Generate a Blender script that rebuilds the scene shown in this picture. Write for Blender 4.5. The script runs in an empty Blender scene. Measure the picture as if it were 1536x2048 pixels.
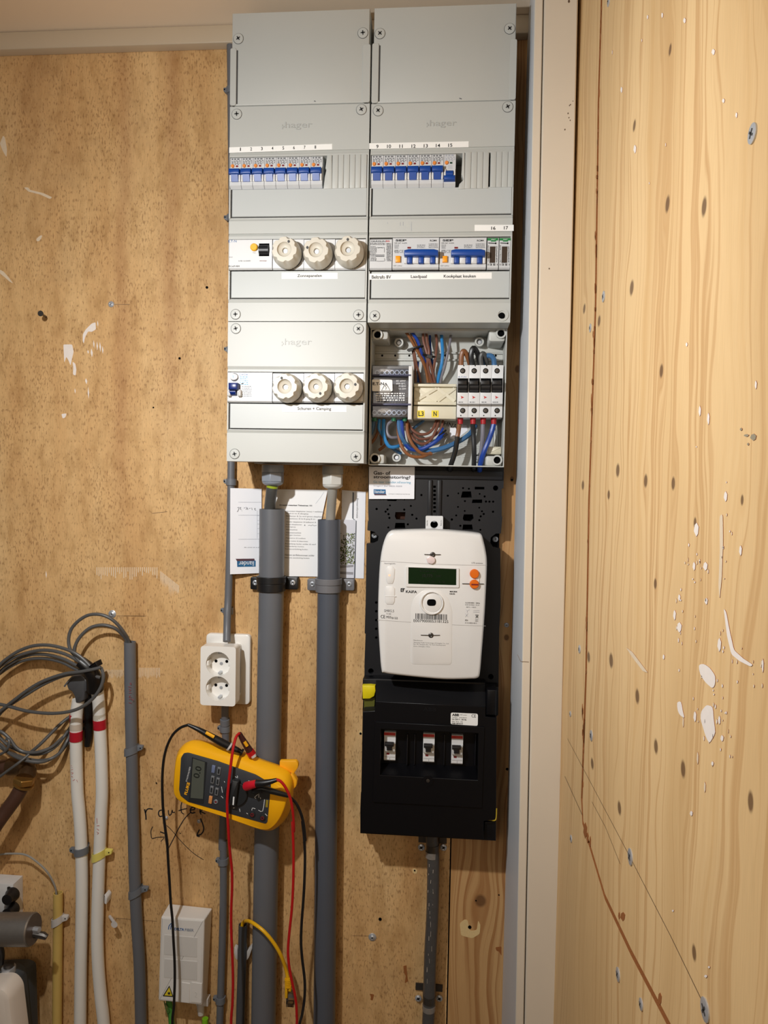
import bpy, bmesh, math, random
from mathutils import Vector, Matrix
from mathutils.geometry import tessellate_polygon

sc = bpy.context.scene
COL = sc.collection
random.seed(11)

# ------------------------------------------------------------------ camera, light, exposure
F = 1450.0
CAM = Vector((0.34402, -1.25023, 1.53124))
_p, _r, _w = math.radians(-2.28312), math.radians(1.04017), math.radians(4.63785)
FWD = Vector((-math.sin(_w) * math.cos(_p), math.cos(_w) * math.cos(_p), math.sin(_p)))
_R0 = Vector((math.cos(_w), math.sin(_w), 0))
_U0 = _R0.cross(FWD)
RIGHT = _R0 * math.cos(_r) + _U0 * math.sin(_r)
UP = -_R0 * math.sin(_r) + _U0 * math.cos(_r)
cam_d = bpy.data.cameras.new('camera')
cam = bpy.data.objects.new('camera', cam_d)
COL.objects.link(cam)
cam_d.sensor_fit = 'VERTICAL'
cam_d.sensor_height = 36.0
cam_d.lens = F / 2048 * 36.0
cam_d.clip_start = 0.01
M3 = Matrix((RIGHT, UP, -FWD)).transposed()
cam.matrix_world = Matrix.Translation(CAM) @ M3.to_4x4()
sc.camera = cam


def ray(px, py):
    return FWD + RIGHT * ((px - 768) / F) + UP * ((1024 - py) / F)


def P(px, py, d=0.0):
    """real place (x, z) of a spot of the photograph whose distance in front of the back wall is d metres"""
    v = ray(px, py)
    q = CAM + v * ((-d - CAM.y) / v.y)
    return (q.x, q.z)


world = bpy.data.worlds.new('world')
sc.world = world
world.use_nodes = True
bg = world.node_tree.nodes['Background']
bg.inputs[0].default_value = (1.0, 0.86, 0.70, 1)
bg.inputs[1].default_value = 0.065


def area(name, loc, target, size, power, color):
    l = bpy.data.lights.new(name, 'AREA')
    l.shape = 'DISK'
    l.size = size
    l.energy = power
    l.color = color
    o = bpy.data.objects.new(name, l)
    COL.objects.link(o)
    o.location = loc
    o.rotation_euler = (Vector(target) - Vector(loc)).to_track_quat('-Z', 'Y').to_euler()
    return o


_lx, _lz = P(400, 600, 0)
area('work_lamp', (_lx, -0.84, _lz), (0.33, 0, 1.22), 0.032, 7.4, (0.995, 0.99, 0.975))
area('room_fill', (-0.2, -2.4, 1.9), (0.2, 0, 0.9), 0.7, 5.0, (1.0, 0.84, 0.68))  # unseen warm fill, aimed low to brighten the lower wall

sc.view_settings.view_transform = 'Standard'
sc.view_settings.look = 'None'
sc.view_settings.gamma = 1.0
sc.view_settings.exposure = 0.05
sc.view_settings.use_curve_mapping = False


# ------------------------------------------------------------------ zoom frames of measurement
class Z:
    def __init__(s, ox, oy, k):
        s.ox, s.oy, s.k = ox, oy, k

    def __call__(s, X, Y):
        return (s.ox + X / s.k, s.oy + Y / s.k)


Z0 = Z(0, 0, 1)
Z2 = Z(440, 0, 4.8); Z2b = Z(730, 0, 4.6545)
Z3 = Z(440, 200, 4.955); Z4 = Z(730, 200, 4.955); Z5 = Z(440, 430, 4.955); Z6 = Z(730, 430, 4.955)
Z7 = Z(440, 630, 4.955); ZA = Z(730, 640, 4.8); ZB = Z(440, 900, 4.955); ZC = Z(720, 920, 4.453)
ZD = Z(700, 1340, 4.8); ZE = Z(300, 1180, 3.9375); ZF = Z(0, 1200, 4.8); ZG = Z(0, 1600, 4.572)
ZH = Z(300, 1640, 4.8); ZR1 = Z(1000, 0, 2.866); ZR2 = Z(1000, 700, 2.866); ZR3 = Z(980, 1350, 2.763)
ZM = Z(600, 1640, 3.339); ZL = Z(0, 450, 2.561); ZK = Z(740, 1080, 6.4); ZW = Z(250, 1560, 6.678)
ZS = Z(340, 1470, 5.908); ZP = Z(540, 980, 7.68); ZQ = Z(450, 970, 10.78); ZX = Z(780, 470, 6.144)
ZY = Z(740, 300, 8.084); ZCd = Z(720, 920, 9.6); ZDa = Z(450, 740, 15.36); ZGa = Z(0, 1680, 5.564)


def W(cv, X, Y, d):
    x, z = P(*cv(X, Y), d)
    return Vector((x, -d, z))


def xz(cv, X, Y, d):
    return P(*cv(X, Y), d)


def mpp(cv, X, Y, d):
    """metres per zoom pixel there"""
    a = P(*cv(X, Y), d); b = P(*cv(X + 10, Y), d)
    return math.hypot(a[0] - b[0], a[1] - b[1]) / 10


# ------------------------------------------------------------------ materials
def lin(c):
    return tuple(((v / 255) / 12.92 if v / 255 <= 0.04045 else ((v / 255 + 0.055) / 1.055) ** 2.4) for v in c) + (1,)


MATS = {}


def mat(name, rgb, rough=0.5, metal=0.0, vary=0.06, scale=60.0, bump=0.0, emit=None, alpha=1.0, spec=0.5, stretch=(1, 1, 1)):
    if name in MATS:
        return MATS[name]
    m = bpy.data.materials.new(name)
    m.use_nodes = True
    nt = m.node_tree
    b = nt.nodes['Principled BSDF']
    b.inputs['Roughness'].default_value = rough
    b.inputs['Metallic'].default_value = metal
    b.inputs['Specular IOR Level'].default_value = spec
    b.inputs['Alpha'].default_value = alpha
    c = lin(rgb)
    if vary > 0 or bump > 0:
        g = nt.nodes.new('ShaderNodeNewGeometry')
        mp = nt.nodes.new('ShaderNodeVectorMath'); mp.operation = 'MULTIPLY'
        mp.inputs[1].default_value = stretch
        nt.links.new(g.outputs['Position'], mp.inputs[0])
        n = nt.nodes.new('ShaderNodeTexNoise')
        n.inputs['Scale'].default_value = scale
        n.inputs['Detail'].default_value = 4
        nt.links.new(mp.outputs[0], n.inputs['Vector'])
        mx = nt.nodes.new('ShaderNodeMix'); mx.data_type = 'RGBA'
        mx.inputs['A'].default_value = tuple(v * (1 - vary) for v in c[:3]) + (1,)
        mx.inputs['B'].default_value = tuple(min(1, v * (1 + vary)) for v in c[:3]) + (1,)
        nt.links.new(n.outputs['Fac'], mx.inputs['Factor'])
        nt.links.new(mx.outputs['Result'], b.inputs['Base Color'])
        if bump > 0:
            bp = nt.nodes.new('ShaderNodeBump')
            bp.inputs['Strength'].default_value = bump
            bp.inputs['Distance'].default_value = 0.001
            nt.links.new(n.outputs['Fac'], bp.inputs['Height'])
            nt.links.new(bp.outputs[0], b.inputs['Normal'])
    else:
        b.inputs['Base Color'].default_value = c
    if emit:
        b.inputs['Emission Color'].default_value = c
        b.inputs['Emission Strength'].default_value = emit
    MATS[name] = m
    return m


COVER = mat('grey_cover_plastic', (189, 191, 187), 0.45, vary=0.03, scale=9, bump=0.03)
BODY = mat('grey_box_plastic', (156, 155, 148), 0.5, vary=0.03)
FLAP = mat('grey_flap_plastic', (189, 193, 192), 0.42, vary=0.03, scale=14)
EMB = mat('embossed_plastic', (174, 176, 173), 0.45, vary=0)
WHITE = mat('white_plastic', (222, 223, 224), 0.35, vary=0.01)
WHITE2 = mat('white_socket_plastic', (240, 238, 233), 0.28, vary=0.01)
PRINTW = mat('printed_white', (204, 206, 208), 0.45, vary=0.02)
LABEL = mat('label_paper', (246, 246, 243), 0.6, vary=0.01)
INK = mat('black_ink', (28, 28, 30), 0.6, vary=0)
GREYINK = mat('grey_ink', (110, 112, 116), 0.6, vary=0)
PALEINK = mat('pale_ink', (168, 172, 182), 0.6, vary=0)
BLUEINK = mat('blue_ink', (40, 96, 160), 0.6, vary=0)
TEALINK = mat('teal_ink', (100, 170, 200), 0.6, vary=0)
REDINK = mat('red_ink', (190, 40, 38), 0.6, vary=0)
WHITEINK = mat('white_ink', (235, 238, 240), 0.6, vary=0)
BLUE = mat('blue_toggle', (12, 66, 150), 0.38, vary=0.05)
DBLUE = mat('dark_blue_toggle', (10, 38, 110), 0.3, vary=0.05)
ORANGE = mat('orange_button', (232, 140, 62), 0.4, vary=0.03)
YELBTN = mat('yellow_button', (240, 178, 30), 0.4, vary=0.03)
DRED = mat('dark_red_flag', (120, 30, 34), 0.4, vary=0)
DGREEN = mat('dark_green_flag', (20, 60, 40), 0.4, vary=0)
BLACK = mat('black_plastic', (22, 22, 24), 0.4, vary=0.05)
BOARD = mat('black_board_plastic', (27, 27, 30), 0.45, vary=0.05, scale=30, spec=0.35)
CASE = mat('black_case_plastic', (7, 7, 11), 0.4, vary=0.05, spec=0.3)
HOLE = mat('hole_black', (5, 5, 6), 0.9, vary=0, spec=0.1)
BROWNHOLE = mat('hole_brown', (70, 48, 40), 0.9, vary=0, spec=0.1)
CREAM = mat('cream_cap', (208, 202, 188), 0.4, vary=0.02)
CREAM2 = mat('cream_bracket', (216, 210, 188), 0.45, vary=0.02)
DGREY = mat('dark_slot', (62, 62, 62), 0.6, vary=0)
STEEL = mat('zinc_steel', (196, 200, 206), 0.36, 0.55, vary=0.1, scale=300)
DSTEEL = mat('dark_steel', (88, 84, 80), 0.4, 0.8, vary=0.2, scale=200)
PIPE = mat('grey_conduit', (101, 104, 110), 0.42, vary=0.05, scale=25, bump=0.02)
PIPE2 = mat('blue_grey_conduit', (82, 87, 97), 0.4, vary=0.05, scale=25, bump=0.02)
PIPE3 = mat('dark_conduit', (92, 90, 92), 0.4, vary=0.12, scale=60, bump=0.05)
CLIP = mat('grey_clip', (108, 113, 120), 0.45, vary=0.03)
GLAND = mat('grey_gland', (138, 146, 158), 0.4, vary=0.03)
GLANDW = mat('pale_gland', (205, 206, 202), 0.4, vary=0.03)
GCABLE = mat('grey_cable', (84, 84, 84), 0.4, vary=0.05)
DCABLE = mat('dark_grey_cable', (72, 73, 72), 0.45, vary=0.08)
LCABLE = mat('light_grey_cable', (150, 148, 142), 0.45, vary=0.03)
BROWNW = mat('brown_wire', (112, 72, 58), 0.35, vary=0.04)
ORW = mat('orange_brown_wire', (132, 84, 50), 0.35, vary=0.04)
BLUEW = mat('blue_wire', (22, 62, 150), 0.3, vary=0.04)
LBLUEW = mat('light_blue_wire', (48, 130, 196), 0.3, vary=0.04)
MBLUEW = mat('mid_blue_wire', (58, 104, 150), 0.35, vary=0.04)
GREYW = mat('grey_wire', (126, 124, 134), 0.35, vary=0.04)
BLACKW = mat('black_wire', (22, 22, 23), 0.35, vary=0.04)
REDF = mat('red_ferrule', (170, 32, 40), 0.4, vary=0)
GREENF = mat('green_ferrule', (34, 110, 78), 0.4, vary=0)
REDTAPE = mat('red_tape', (176, 26, 44), 0.35, vary=0.08)
GREYTAPE = mat('grey_tape', (74, 74, 76), 0.4, vary=0.1)
BLACKTAPE = mat('black_tape', (16, 15, 16), 0.35, vary=0.1, bump=0.2)
WPIPE = mat('white_pipe', (232, 231, 226), 0.35, vary=0.03, scale=30)
YPIPE = mat('yellow_pipe', (206, 176, 100), 0.4, vary=0.05)
YCLIP = mat('yellow_clip', (226, 212, 110), 0.4, vary=0.03)
WCLIP = mat('clear_white_clip', (206, 202, 198), 0.35, vary=0.03)
BPIPE = mat('brown_pipe', (74, 48, 36), 0.45, vary=0.15, scale=60, bump=0.1)
BRASS = mat('brass', (170, 130, 70), 0.35, 0.8, vary=0.25, scale=120)
YELLOW = mat('meter_yellow', (255, 184, 10), 0.42, vary=0.03, scale=40, bump=0.03)
YSTRAP = mat('meter_strap_yellow', (250, 180, 30), 0.42, vary=0.03)
PANEL = mat('meter_panel', (54, 57, 62), 0.4, vary=0.04)
PANELD = mat('meter_panel_dark', (34, 36, 38), 0.45, vary=0.04)
LCD = mat('lcd_glass', (84, 88, 80), 0.25, vary=0.03)
LCDD = mat('lcd_digit', (30, 34, 30), 0.4, vary=0)
SMLCD = mat('green_lcd', (12, 34, 10), 0.22, vary=0.1)
RLEAD = mat('red_lead', (186, 20, 24), 0.35, vary=0.05)
RPLUG = mat('red_plug', (200, 24, 44), 0.35, vary=0.05)
BLEAD = mat('black_lead', (20, 20, 22), 0.35, vary=0.05)
YNET = mat('yellow_patch_cord', (238, 182, 20), 0.35, vary=0.04)
GREENC = mat('green_duct', (74, 150, 60), 0.45, vary=0.05)
FIBW = mat('white_fibre_box', (228, 226, 222), 0.4, vary=0.01)
FIBL = mat('white_fibre_recess', (214, 212, 208), 0.45, vary=0.01)
YSIGN = mat('yellow_sign', (236, 214, 50), 0.5, vary=0.03)
YTAG = mat('yellow_seal', (226, 208, 20), 0.4, vary=0.05)
OLIVE = mat('olive_tape', (92, 92, 24), 0.5, vary=0.05)
GREENP = mat('green_print', (24, 128, 62), 0.5, vary=0.02)
METW = mat('meter_white', (226, 225, 223), 0.32, vary=0.01)
METG = mat('meter_base_grey', (150, 152, 152), 0.3, vary=0.03)
ORB = mat('orange_push', (224, 108, 18), 0.35, vary=0.03)
LED = mat('red_led', (255, 150, 120), 0.4, vary=0, emit=1.6)
PAPER = mat('white_paper', (240, 242, 248), 0.7, vary=0.02, scale=20)
PAPER2 = mat('list_paper', (244, 245, 246), 0.7, vary=0.02, scale=20)
PAINTS = mat('white_paint_splash', (238, 228, 220), 0.6, vary=0.05, scale=200)
PAINTF = mat('thin_paint_smear', (226, 206, 178), 0.6, vary=0.08, scale=200)
TRIM = mat('cream_trim_paint', (222, 210, 192), 0.4, vary=0.04, scale=7, bump=0.03)
LEDGE_SHADE = mat('shaded_ledge_paint', (196, 180, 156), 0.4, vary=0.04, scale=7)  # trim cream darkened: the dimness of grazing light is put into the colour
HEADER_LIT = mat('lit_cream_header_paint', (246, 228, 204), 0.42, vary=0.03, scale=5)  # trim cream lifted towards white: light on the underside is put into the colour
JAMB = mat('white_jamb_paint', (205, 209, 214), 0.45, vary=0.03, scale=12)
GASW = mat('gas_meter_white', (226, 216, 205), 0.4, vary=0.02)
GASD = mat('gas_meter_grey', (62, 68, 74), 0.45, vary=0.05)
ALU = mat('cast_aluminium', (142, 138, 134), 0.42, 0.75, vary=0.12, scale=150, bump=0.1)
PENCIL = mat('pencil_line', (120, 98, 74), 0.7, vary=0)
FIBRE = mat('raw_wood_fibre', (152, 92, 44), 0.8, vary=0.3, scale=600)
GAPD = mat('dark_gap', (40, 22, 10), 0.9, vary=0, spec=0.1)


def clear_mat():
    m = bpy.data.materials.new('clear_plastic'); m.use_nodes = True
    nt = m.node_tree; nt.nodes.clear()
    o = nt.nodes.new('ShaderNodeOutputMaterial'); mx = nt.nodes.new('ShaderNodeMixShader')
    t = nt.nodes.new('ShaderNodeBsdfTransparent'); g = nt.nodes.new('ShaderNodeBsdfGlossy')
    t.inputs[0].default_value = (0.80, 0.82, 0.86, 1); g.inputs['Roughness'].default_value = 0.12
    fr = nt.nodes.new('ShaderNodeFresnel'); fr.inputs[0].default_value = 1.7
    nt.links.new(fr.outputs[0], mx.inputs[0]); nt.links.new(t.outputs[0], mx.inputs[1]); nt.links.new(g.outputs[0], mx.inputs[2])
    nt.links.new(mx.outputs[0], o.inputs[0])
    return m


CLEAR = clear_mat()


# ------------------------------------------------------------------ mesh building
def rnd(poly, r, n=4):
    """round the corners of a polygon"""
    out = []
    N = len(poly)
    for i in range(N):
        p = Vector(poly[i]); a = Vector(poly[i - 1]) - p; b = Vector(poly[(i + 1) % N]) - p
        rr = min(r, a.length * 0.48, b.length * 0.48)
        a = p + a.normalized() * rr; b = p + b.normalized() * rr
        for k in range(n + 1):
            t = k / n
            q = a * (1 - t) ** 2 + p * (2 * t * (1 - t)) + b * t * t
            out.append((q.x, q.y))
    return out


def rect(x0, x1, z0, z1, r=0, n=4):
    p = [(x0, z0), (x1, z0), (x1, z1), (x0, z1)]
    return rnd(p, r, n) if r else p


def circ(cx, cz, r, n=24, rz=None):
    rz = rz or r
    return [(cx + r * math.cos(2 * math.pi * k / n), cz + rz * math.sin(2 * math.pi * k / n)) for k in range(n)]


def sarea(poly):
    return sum(poly[i - 1][0] * poly[i][1] - poly[i][0] * poly[i - 1][1] for i in range(len(poly))) / 2


def inset(poly, c):
    if sarea(poly) < 0:
        c = -c
    out = []
    N = len(poly)
    for i in range(N):
        a = Vector(poly[i]) - Vector(poly[i - 1]); b = Vector(poly[(i + 1) % N]) - Vector(poly[i])
        if a.length < 1e-9: a = b
        if b.length < 1e-9: b = a
        na = Vector((-a.y, a.x)).normalized(); nb = Vector((-b.y, b.x)).normalized()
        m = na + nb
        if m.length < 1e-6: m = na
        m.normalize()
        k = c / max(0.5, m.dot(na))
        out.append((poly[i][0] + m.x * k, poly[i][1] + m.y * k))
    return out


def quad(cv, pts, d):
    return [xz(cv, X, Y, d) for X, Y in pts]


def smooth_path(pts, sub=6, closed=False):
    pts = [Vector(p) for p in pts]
    if len(pts) < 3:
        return pts
    out = []
    N = len(pts)
    rng = range(N if closed else N - 1)
    for i in rng:
        if closed:
            p0, p1, p2, p3 = pts[i - 1], pts[i], pts[(i + 1) % N], pts[(i + 2) % N]
        else:
            p1, p2 = pts[i], pts[i + 1]
            p0 = pts[i - 1] if i else p1 * 2 - p2
            p3 = pts[i + 2] if i + 2 < N else p2 * 2 - p1
        for k in range(sub):
            t = k / sub
            out.append(0.5 * ((2 * p1) + (p2 - p0) * t + (2 * p0 - 5 * p1 + 4 * p2 - p3) * t * t + (3 * p1 - p0 - 3 * p2 + p3) * t ** 3))
    if not closed:
        out.append(pts[-1])
    return out


class G:
    def __init__(s):
        s.v = []; s.f = []

    def add(s, vs, fs):
        o = len(s.v)
        s.v += [Vector(v) for v in vs]
        s.f += [tuple(i + o for i in f) for f in fs]
        return s

    def loft(s, rings, cap0=True, cap1=True, closed=False):
        n = len(rings[0]); vs = [p for r in rings for p in r]; fs = []
        m = len(rings)
        for i in range(m if closed else m - 1):
            a = i * n; b = ((i + 1) % m) * n
            for k in range(n):
                k2 = (k + 1) % n
                fs.append((a + k, a + k2, b + k2, b + k))
        if cap0 and not closed: fs.append(tuple(range(n))[::-1])
        if cap1 and not closed: fs.append(tuple(range((m - 1) * n, m * n)))
        return s.add(vs, fs)

    def prism(s, poly, d0, d1, ch=0, back=None):
        b = back or poly
        rings = [[(x, -d0, z) for x, z in b]]
        if ch:
            rings.append([(x, -(d1 - ch), z) for x, z in poly])
            q = inset(poly, ch * 0.4)
            rings.append([(x, -(d1 - ch * 0.3), z) for x, z in q])
            q = inset(poly, ch)
            rings.append([(x, -d1, z) for x, z in q])
        else:
            rings.append([(x, -d1, z) for x, z in poly])
        return s.loft(rings)

    def box(s, x0, x1, z0, z1, d0, d1, ch=0):
        return s.prism(rect(x0, x1, z0, z1), d0, d1, ch)

    def strip(s, x0, x1, zh, zl, dh, dl, db):
        q = [(-db, zh), (-dh, zh), (-dl, zl), (-db, zl)]
        return s.loft([[(x0, y, z) for y, z in q], [(x1, y, z) for y, z in q]])

    def lathe(s, cx, cz, prof, n=24, fn=None, cap0=True, cap1=True):
        rings = []
        for r, d in prof:
            rings.append([(cx + r * (fn(a, d) if fn else 1) * math.cos(a), -d, cz + r * (fn(a, d) if fn else 1) * math.sin(a)) for a in [2 * math.pi * k / n for k in range(n)]])
        return s.loft(rings, cap0, cap1)

    def cyl(s, cx, cz, r, d0, d1, n=20, ch=0):
        pr = [(r, d0), (r, d1 - ch), (r - ch, d1)] if ch else [(r, d0), (r, d1)]
        return s.lathe(cx, cz, pr, n)

    def tube(s, pts, r, n=10, sub=6, closed=False, smooth=True, r_in=None, caps=True):
        p = smooth_path(pts, sub, closed) if smooth else [Vector(q) for q in pts]
        N = len(p)
        rad = r if callable(r) else (lambda t: r)
        T = []
        for i in range(N):
            a = p[(i + 1) % N] if closed or i < N - 1 else p[i]
            b = p[i - 1] if closed or i > 0 else p[i]
            T.append((a - b).normalized())
        nrm = T[0].orthogonal().normalized()
        rings = []
        for i in range(N):
            nrm = (nrm - T[i] * nrm.dot(T[i])).normalized()
            bn = T[i].cross(nrm)
            rr = rad(i / max(1, N - 1))
            rings.append([p[i] + (nrm * math.cos(2 * math.pi * k / n) + bn * math.sin(2 * math.pi * k / n)) * rr for k in range(n)])
        if r_in is not None:
            # hollow at both ends: walls turned inside
            inner = []
            for i in (0, min(2, N - 1)):
                c = p[i]
                inner.append([c + (q - c) * (r_in / rad(i / max(1, N - 1))) for q in rings[i]])
            rings = [inner[1], inner[0]] + rings
            return s.loft(rings, True, True)
        return s.loft(rings, caps, caps, closed)

    def rod(s, p0, p1, r0, r1=None, n=16):
        return s.tube([p0, p1], (lambda t: r0 + ((r1 if r1 is not None else r0) - r0) * t), n, smooth=False)

    def plate(s, outer, holes, d0, d1):
        bm = bmesh.new()
        loops = []
        for lp in [outer] + holes:
            vs = [bm.verts.new((x, -d1, z)) for x, z in lp]
            for i in range(len(vs)):
                bm.edges.new((vs[i - 1], vs[i]))
            loops.append(vs)
        bmesh.ops.triangle_fill(bm, edges=bm.edges[:], use_beauty=True, use_dissolve=False, normal=(0, -1, 0))
        bm.verts.index_update()
        vs = [v.co.copy() for v in bm.verts]
        fs = [tuple(v.index for v in f.verts) for f in bm.faces]
        n = len(vs)
        back = [Vector((v.x, -d0, v.z)) for v in vs]
        allf = list(fs) + [tuple(i + n for i in f[::-1]) for f in fs]
        for lp in loops:
            ii = [v.index for v in lp]
            for i in range(len(ii)):
                allf.append((ii[i - 1], ii[i], ii[i] + n, ii[i - 1] + n))
        bm.free()
        return s.add(vs + back, allf)


ORG = {}


def tag(o, label=None, cat=None, group=None, kind=None):
    if label: o['label'] = label
    if cat: o['category'] = cat
    if group: o['group'] = group
    if kind: o['kind'] = kind
    return o


def root(name, loc, label=None, cat=None, group=None, kind=None):
    o = bpy.data.objects.new(name, None)
    o.empty_display_size = 0.01
    COL.objects.link(o)
    o.location = loc
    ORG[o.name] = Vector(loc)
    return tag(o, label, cat, group, kind)


def build(name, g, m, parent=None, bev=0, ang=32, label=None, cat=None, group=None, kind=None, flat=False):
    me = bpy.data.meshes.new(name)
    if parent is None:
        xs = [v.x for v in g.v]; ys = [v.y for v in g.v]; zs = [v.z for v in g.v]
        org = Vector(((min(xs) + max(xs)) / 2, max(ys), min(zs)))
    else:
        org = ORG[parent.name]
    me.from_pydata([v - org for v in g.v], [], g.f)
    bm = bmesh.new(); bm.from_mesh(me)
    bmesh.ops.recalc_face_normals(bm, faces=bm.faces)
    bm.to_mesh(me); bm.free()
    me.materials.append(m)
    if not flat:
        me.shade_smooth()
        me.set_sharp_from_angle(angle=math.radians(ang))
    o = bpy.data.objects.new(name, me)
    COL.objects.link(o)
    if parent is None:
        o.location = org
    else:
        o.parent = parent
    ORG[o.name] = org
    if bev:
        b = o.modifiers.new('bevel', 'BEVEL'); b.width = bev; b.segments = 2; b.limit_method = 'ANGLE'; b.angle_limit = math.radians(40)
    return tag(o, label, cat, group, kind)


def copy_tree(o, off=None, parent=None):
    c = o.copy(); COL.objects.link(c)
    c.parent = parent
    if off is not None:
        c.location = o.location + Vector(off)
        ORG[c.name] = ORG[o.name] + Vector(off)
    for ch in list(o.children):
        copy_tree(ch, None, c)
    return c


_tc = {}


def glyphs(s, bold):
    k = (s, bold)
    if k not in _tc:
        cu = bpy.data.curves.new('t', 'FONT'); cu.body = s; cu.offset = bold; cu.resolution_u = 3
        ob = bpy.data.objects.new('t', cu)
        me = bpy.data.meshes.new_from_object(ob)
        vs = [(v.co.x, v.co.y) for v in me.vertices]; fs = [tuple(p.vertices) for p in me.polygons]
        x0 = min(v[0] for v in vs); x1 = max(v[0] for v in vs); y0 = min(v[1] for v in vs); y1 = max(v[1] for v in vs)
        _tc[k] = ([((v[0] - x0) / (x1 - x0), (v[1] - y0) / (y1 - y0)) for v in vs], fs)
        bpy.data.objects.remove(ob); bpy.data.curves.remove(cu); bpy.data.meshes.remove(me)
    return _tc[k]


def letters(g, s, cv, X, Y, w, h, d, ang=0, bold=0.0, ext=0):
    """flat lettering whose box, w by h zoom pixels, is centred at (X, Y) of the zoom frame"""
    vs, fs = glyphs(s, bold)
    cx, cz = xz(cv, X, Y, d); k = mpp(cv, X, Y, d)
    w *= k; h *= k
    ca, sa = math.cos(math.radians(ang)), math.sin(math.radians(ang))
    out = []
    for u, v in vs:
        a, b = (u - 0.5) * w, (v - 0.5) * h
        out.append((cx + a * ca - b * sa, cz + a * sa + b * ca))
    n = len(out)
    if ext:
        V = [(x, -(d + ext), z) for x, z in out] + [(x, -d, z) for x, z in out]
        edges = {}
        for f in fs:
            for i in range(len(f)):
                e = (f[i - 1], f[i])
                edges[e] = 1
        Fs = list(fs) + [(a, b, b + n, a + n) for (a, b) in edges if (b, a) not in edges]
        g.add(V, Fs)
    else:
        g.add([(x, -(d + 0.00035), z) for x, z in out], [tuple(f) for f in fs])
    return g


def text(s, cv, X, Y, w, h, d, m, parent, ang=0, bold=0.0, ext=0, name='lettering'):
    return build(name, letters(G(), s, cv, X, Y, w, h, d, ang, bold, ext), m, parent, flat=True)


def fine(g, cv, x0, y0, x1, y1, rows, d, seed=1, fill=0.55, word=10):
    """rows of print too small to read: short dashes"""
    rr = random.Random(seed)
    for i in range(rows):
        y = y0 + (y1 - y0) * (i + 0.5) / rows
        hh = (y1 - y0) / rows * fill / 2
        x = x0 + rr.random() * word * 0.5
        while x < x1 - 2:
            w = min(word * (0.4 + rr.random()), x1 - x)
            q = quad(cv, [(x, y + hh), (x + w, y + hh), (x + w, y - hh), (x, y - hh)], d)
            g.add([(a, -(d + 0.0003), b) for a, b in q], [(0, 1, 2, 3)])
            x += w + word * (0.25 + 0.3 * rr.random())
    return g


def flatq(g, cv, pts, d):
    g.add([(a, -(d + 0.0003), b) for a, b in quad(cv, pts, d)], [tuple(range(len(pts)))])
    return g


def stroke(g, cv, pts, w, d, sub=5):
    """a pen or pencil stroke lying on a surface"""
    p = smooth_path([Vector((xz(cv, X, Y, d)[0], 0, xz(cv, X, Y, d)[1])) for X, Y in pts], sub)
    w = w * mpp(cv, pts[0][0], pts[0][1], d) / 2
    L, R_ = [], []
    for i in range(len(p)):
        t = (p[min(i + 1, len(p) - 1)] - p[max(i - 1, 0)]).normalized()
        n = Vector((-t.z, 0, t.x)) * w
        L.append((p[i].x + n.x, -(d + 0.0004), p[i].z + n.z)); R_.append((p[i].x - n.x, -(d + 0.0004), p[i].z - n.z))
    k = len(p)
    g.add(L + R_, [(i, i + 1, k + i + 1, k + i) for i in range(k - 1)])
    return g


def screw_head(g, gs, cx, cz, d, r, slot=True, ang=0.5):
    g.lathe(cx, cz, [(r, d), (r, d + r * 0.25), (r * 0.55, d + r * 0.5), (r * 0.25, d + r * 0.35)], 14)
    for a in (ang, ang + math.pi / 2):
        c, s_ = math.cos(a) * r * 0.5, math.sin(a) * r * 0.5
        n_ = r * 0.1
        nx, nz = -math.sin(a) * n_, math.cos(a) * n_
        gs.prism([(cx - c - nx, cz - s_ - nz), (cx + c - nx, cz + s_ - nz), (cx + c + nx, cz + s_ + nz), (cx - c + nx, cz - s_ + nz)], d + r * 0.3, d + r * 0.53)


# ------------------------------------------------------------------ wood
def node(nt, t, **kw):
    n = nt.nodes.new(t)
    for k, v in kw.items():
        setattr(n, k, v)
    return n


def mth(nt, op, a, b=None, c=None):
    n = nt.nodes.new('ShaderNodeMath'); n.operation = op
    for i, v in enumerate((a, b, c)):
        if v is None: continue
        if isinstance(v, (int, float)): n.inputs[i].default_value = v
        else: nt.links.new(v, n.inputs[i])
    return n.outputs[0]


def ramp(nt, fac, stops):
    r = nt.nodes.new('ShaderNodeValToRGB')
    el = r.color_ramp.elements
    while len(el) < len(stops): el.new(0.5)
    for e, (p, c) in zip(el, stops):
        e.position = p; e.color = c
    nt.links.new(fac, r.inputs[0])
    return r.outputs[0]


def mixc(nt, f, a, b, mode='MIX'):
    m = nt.nodes.new('ShaderNodeMix'); m.data_type = 'RGBA'; m.blend_type = mode
    for k, v in (('Factor', f), ('A', a), ('B', b)):
        s = [i for i in m.inputs if i.identifier.startswith(k) and (i.type == ('VALUE' if k == 'Factor' else 'RGBA'))][0]
        if isinstance(v, (int, float)): s.default_value = v
        elif isinstance(v, tuple): s.default_value = v
        else: nt.links.new(v, s)
    return [o for o in m.outputs if o.type == 'RGBA'][0]


def noise(nt, vec, scale=1.0, detail=2.0, rough=0.5):
    n = nt.nodes.new('ShaderNodeTexNoise')
    n.inputs['Scale'].default_value = scale; n.inputs['Detail'].default_value = detail; n.inputs['Roughness'].default_value = rough
    nt.links.new(vec, n.inputs['Vector'])
    return n.outputs['Fac']


def comb(nt, x, y, z=0.0):
    c = nt.nodes.new('ShaderNodeCombineXYZ')
    for i, v in enumerate((x, y, z)):
        if isinstance(v, (int, float)): c.inputs[i].default_value = v
        else: nt.links.new(v, c.inputs[i])
    return c.outputs[0]


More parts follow.
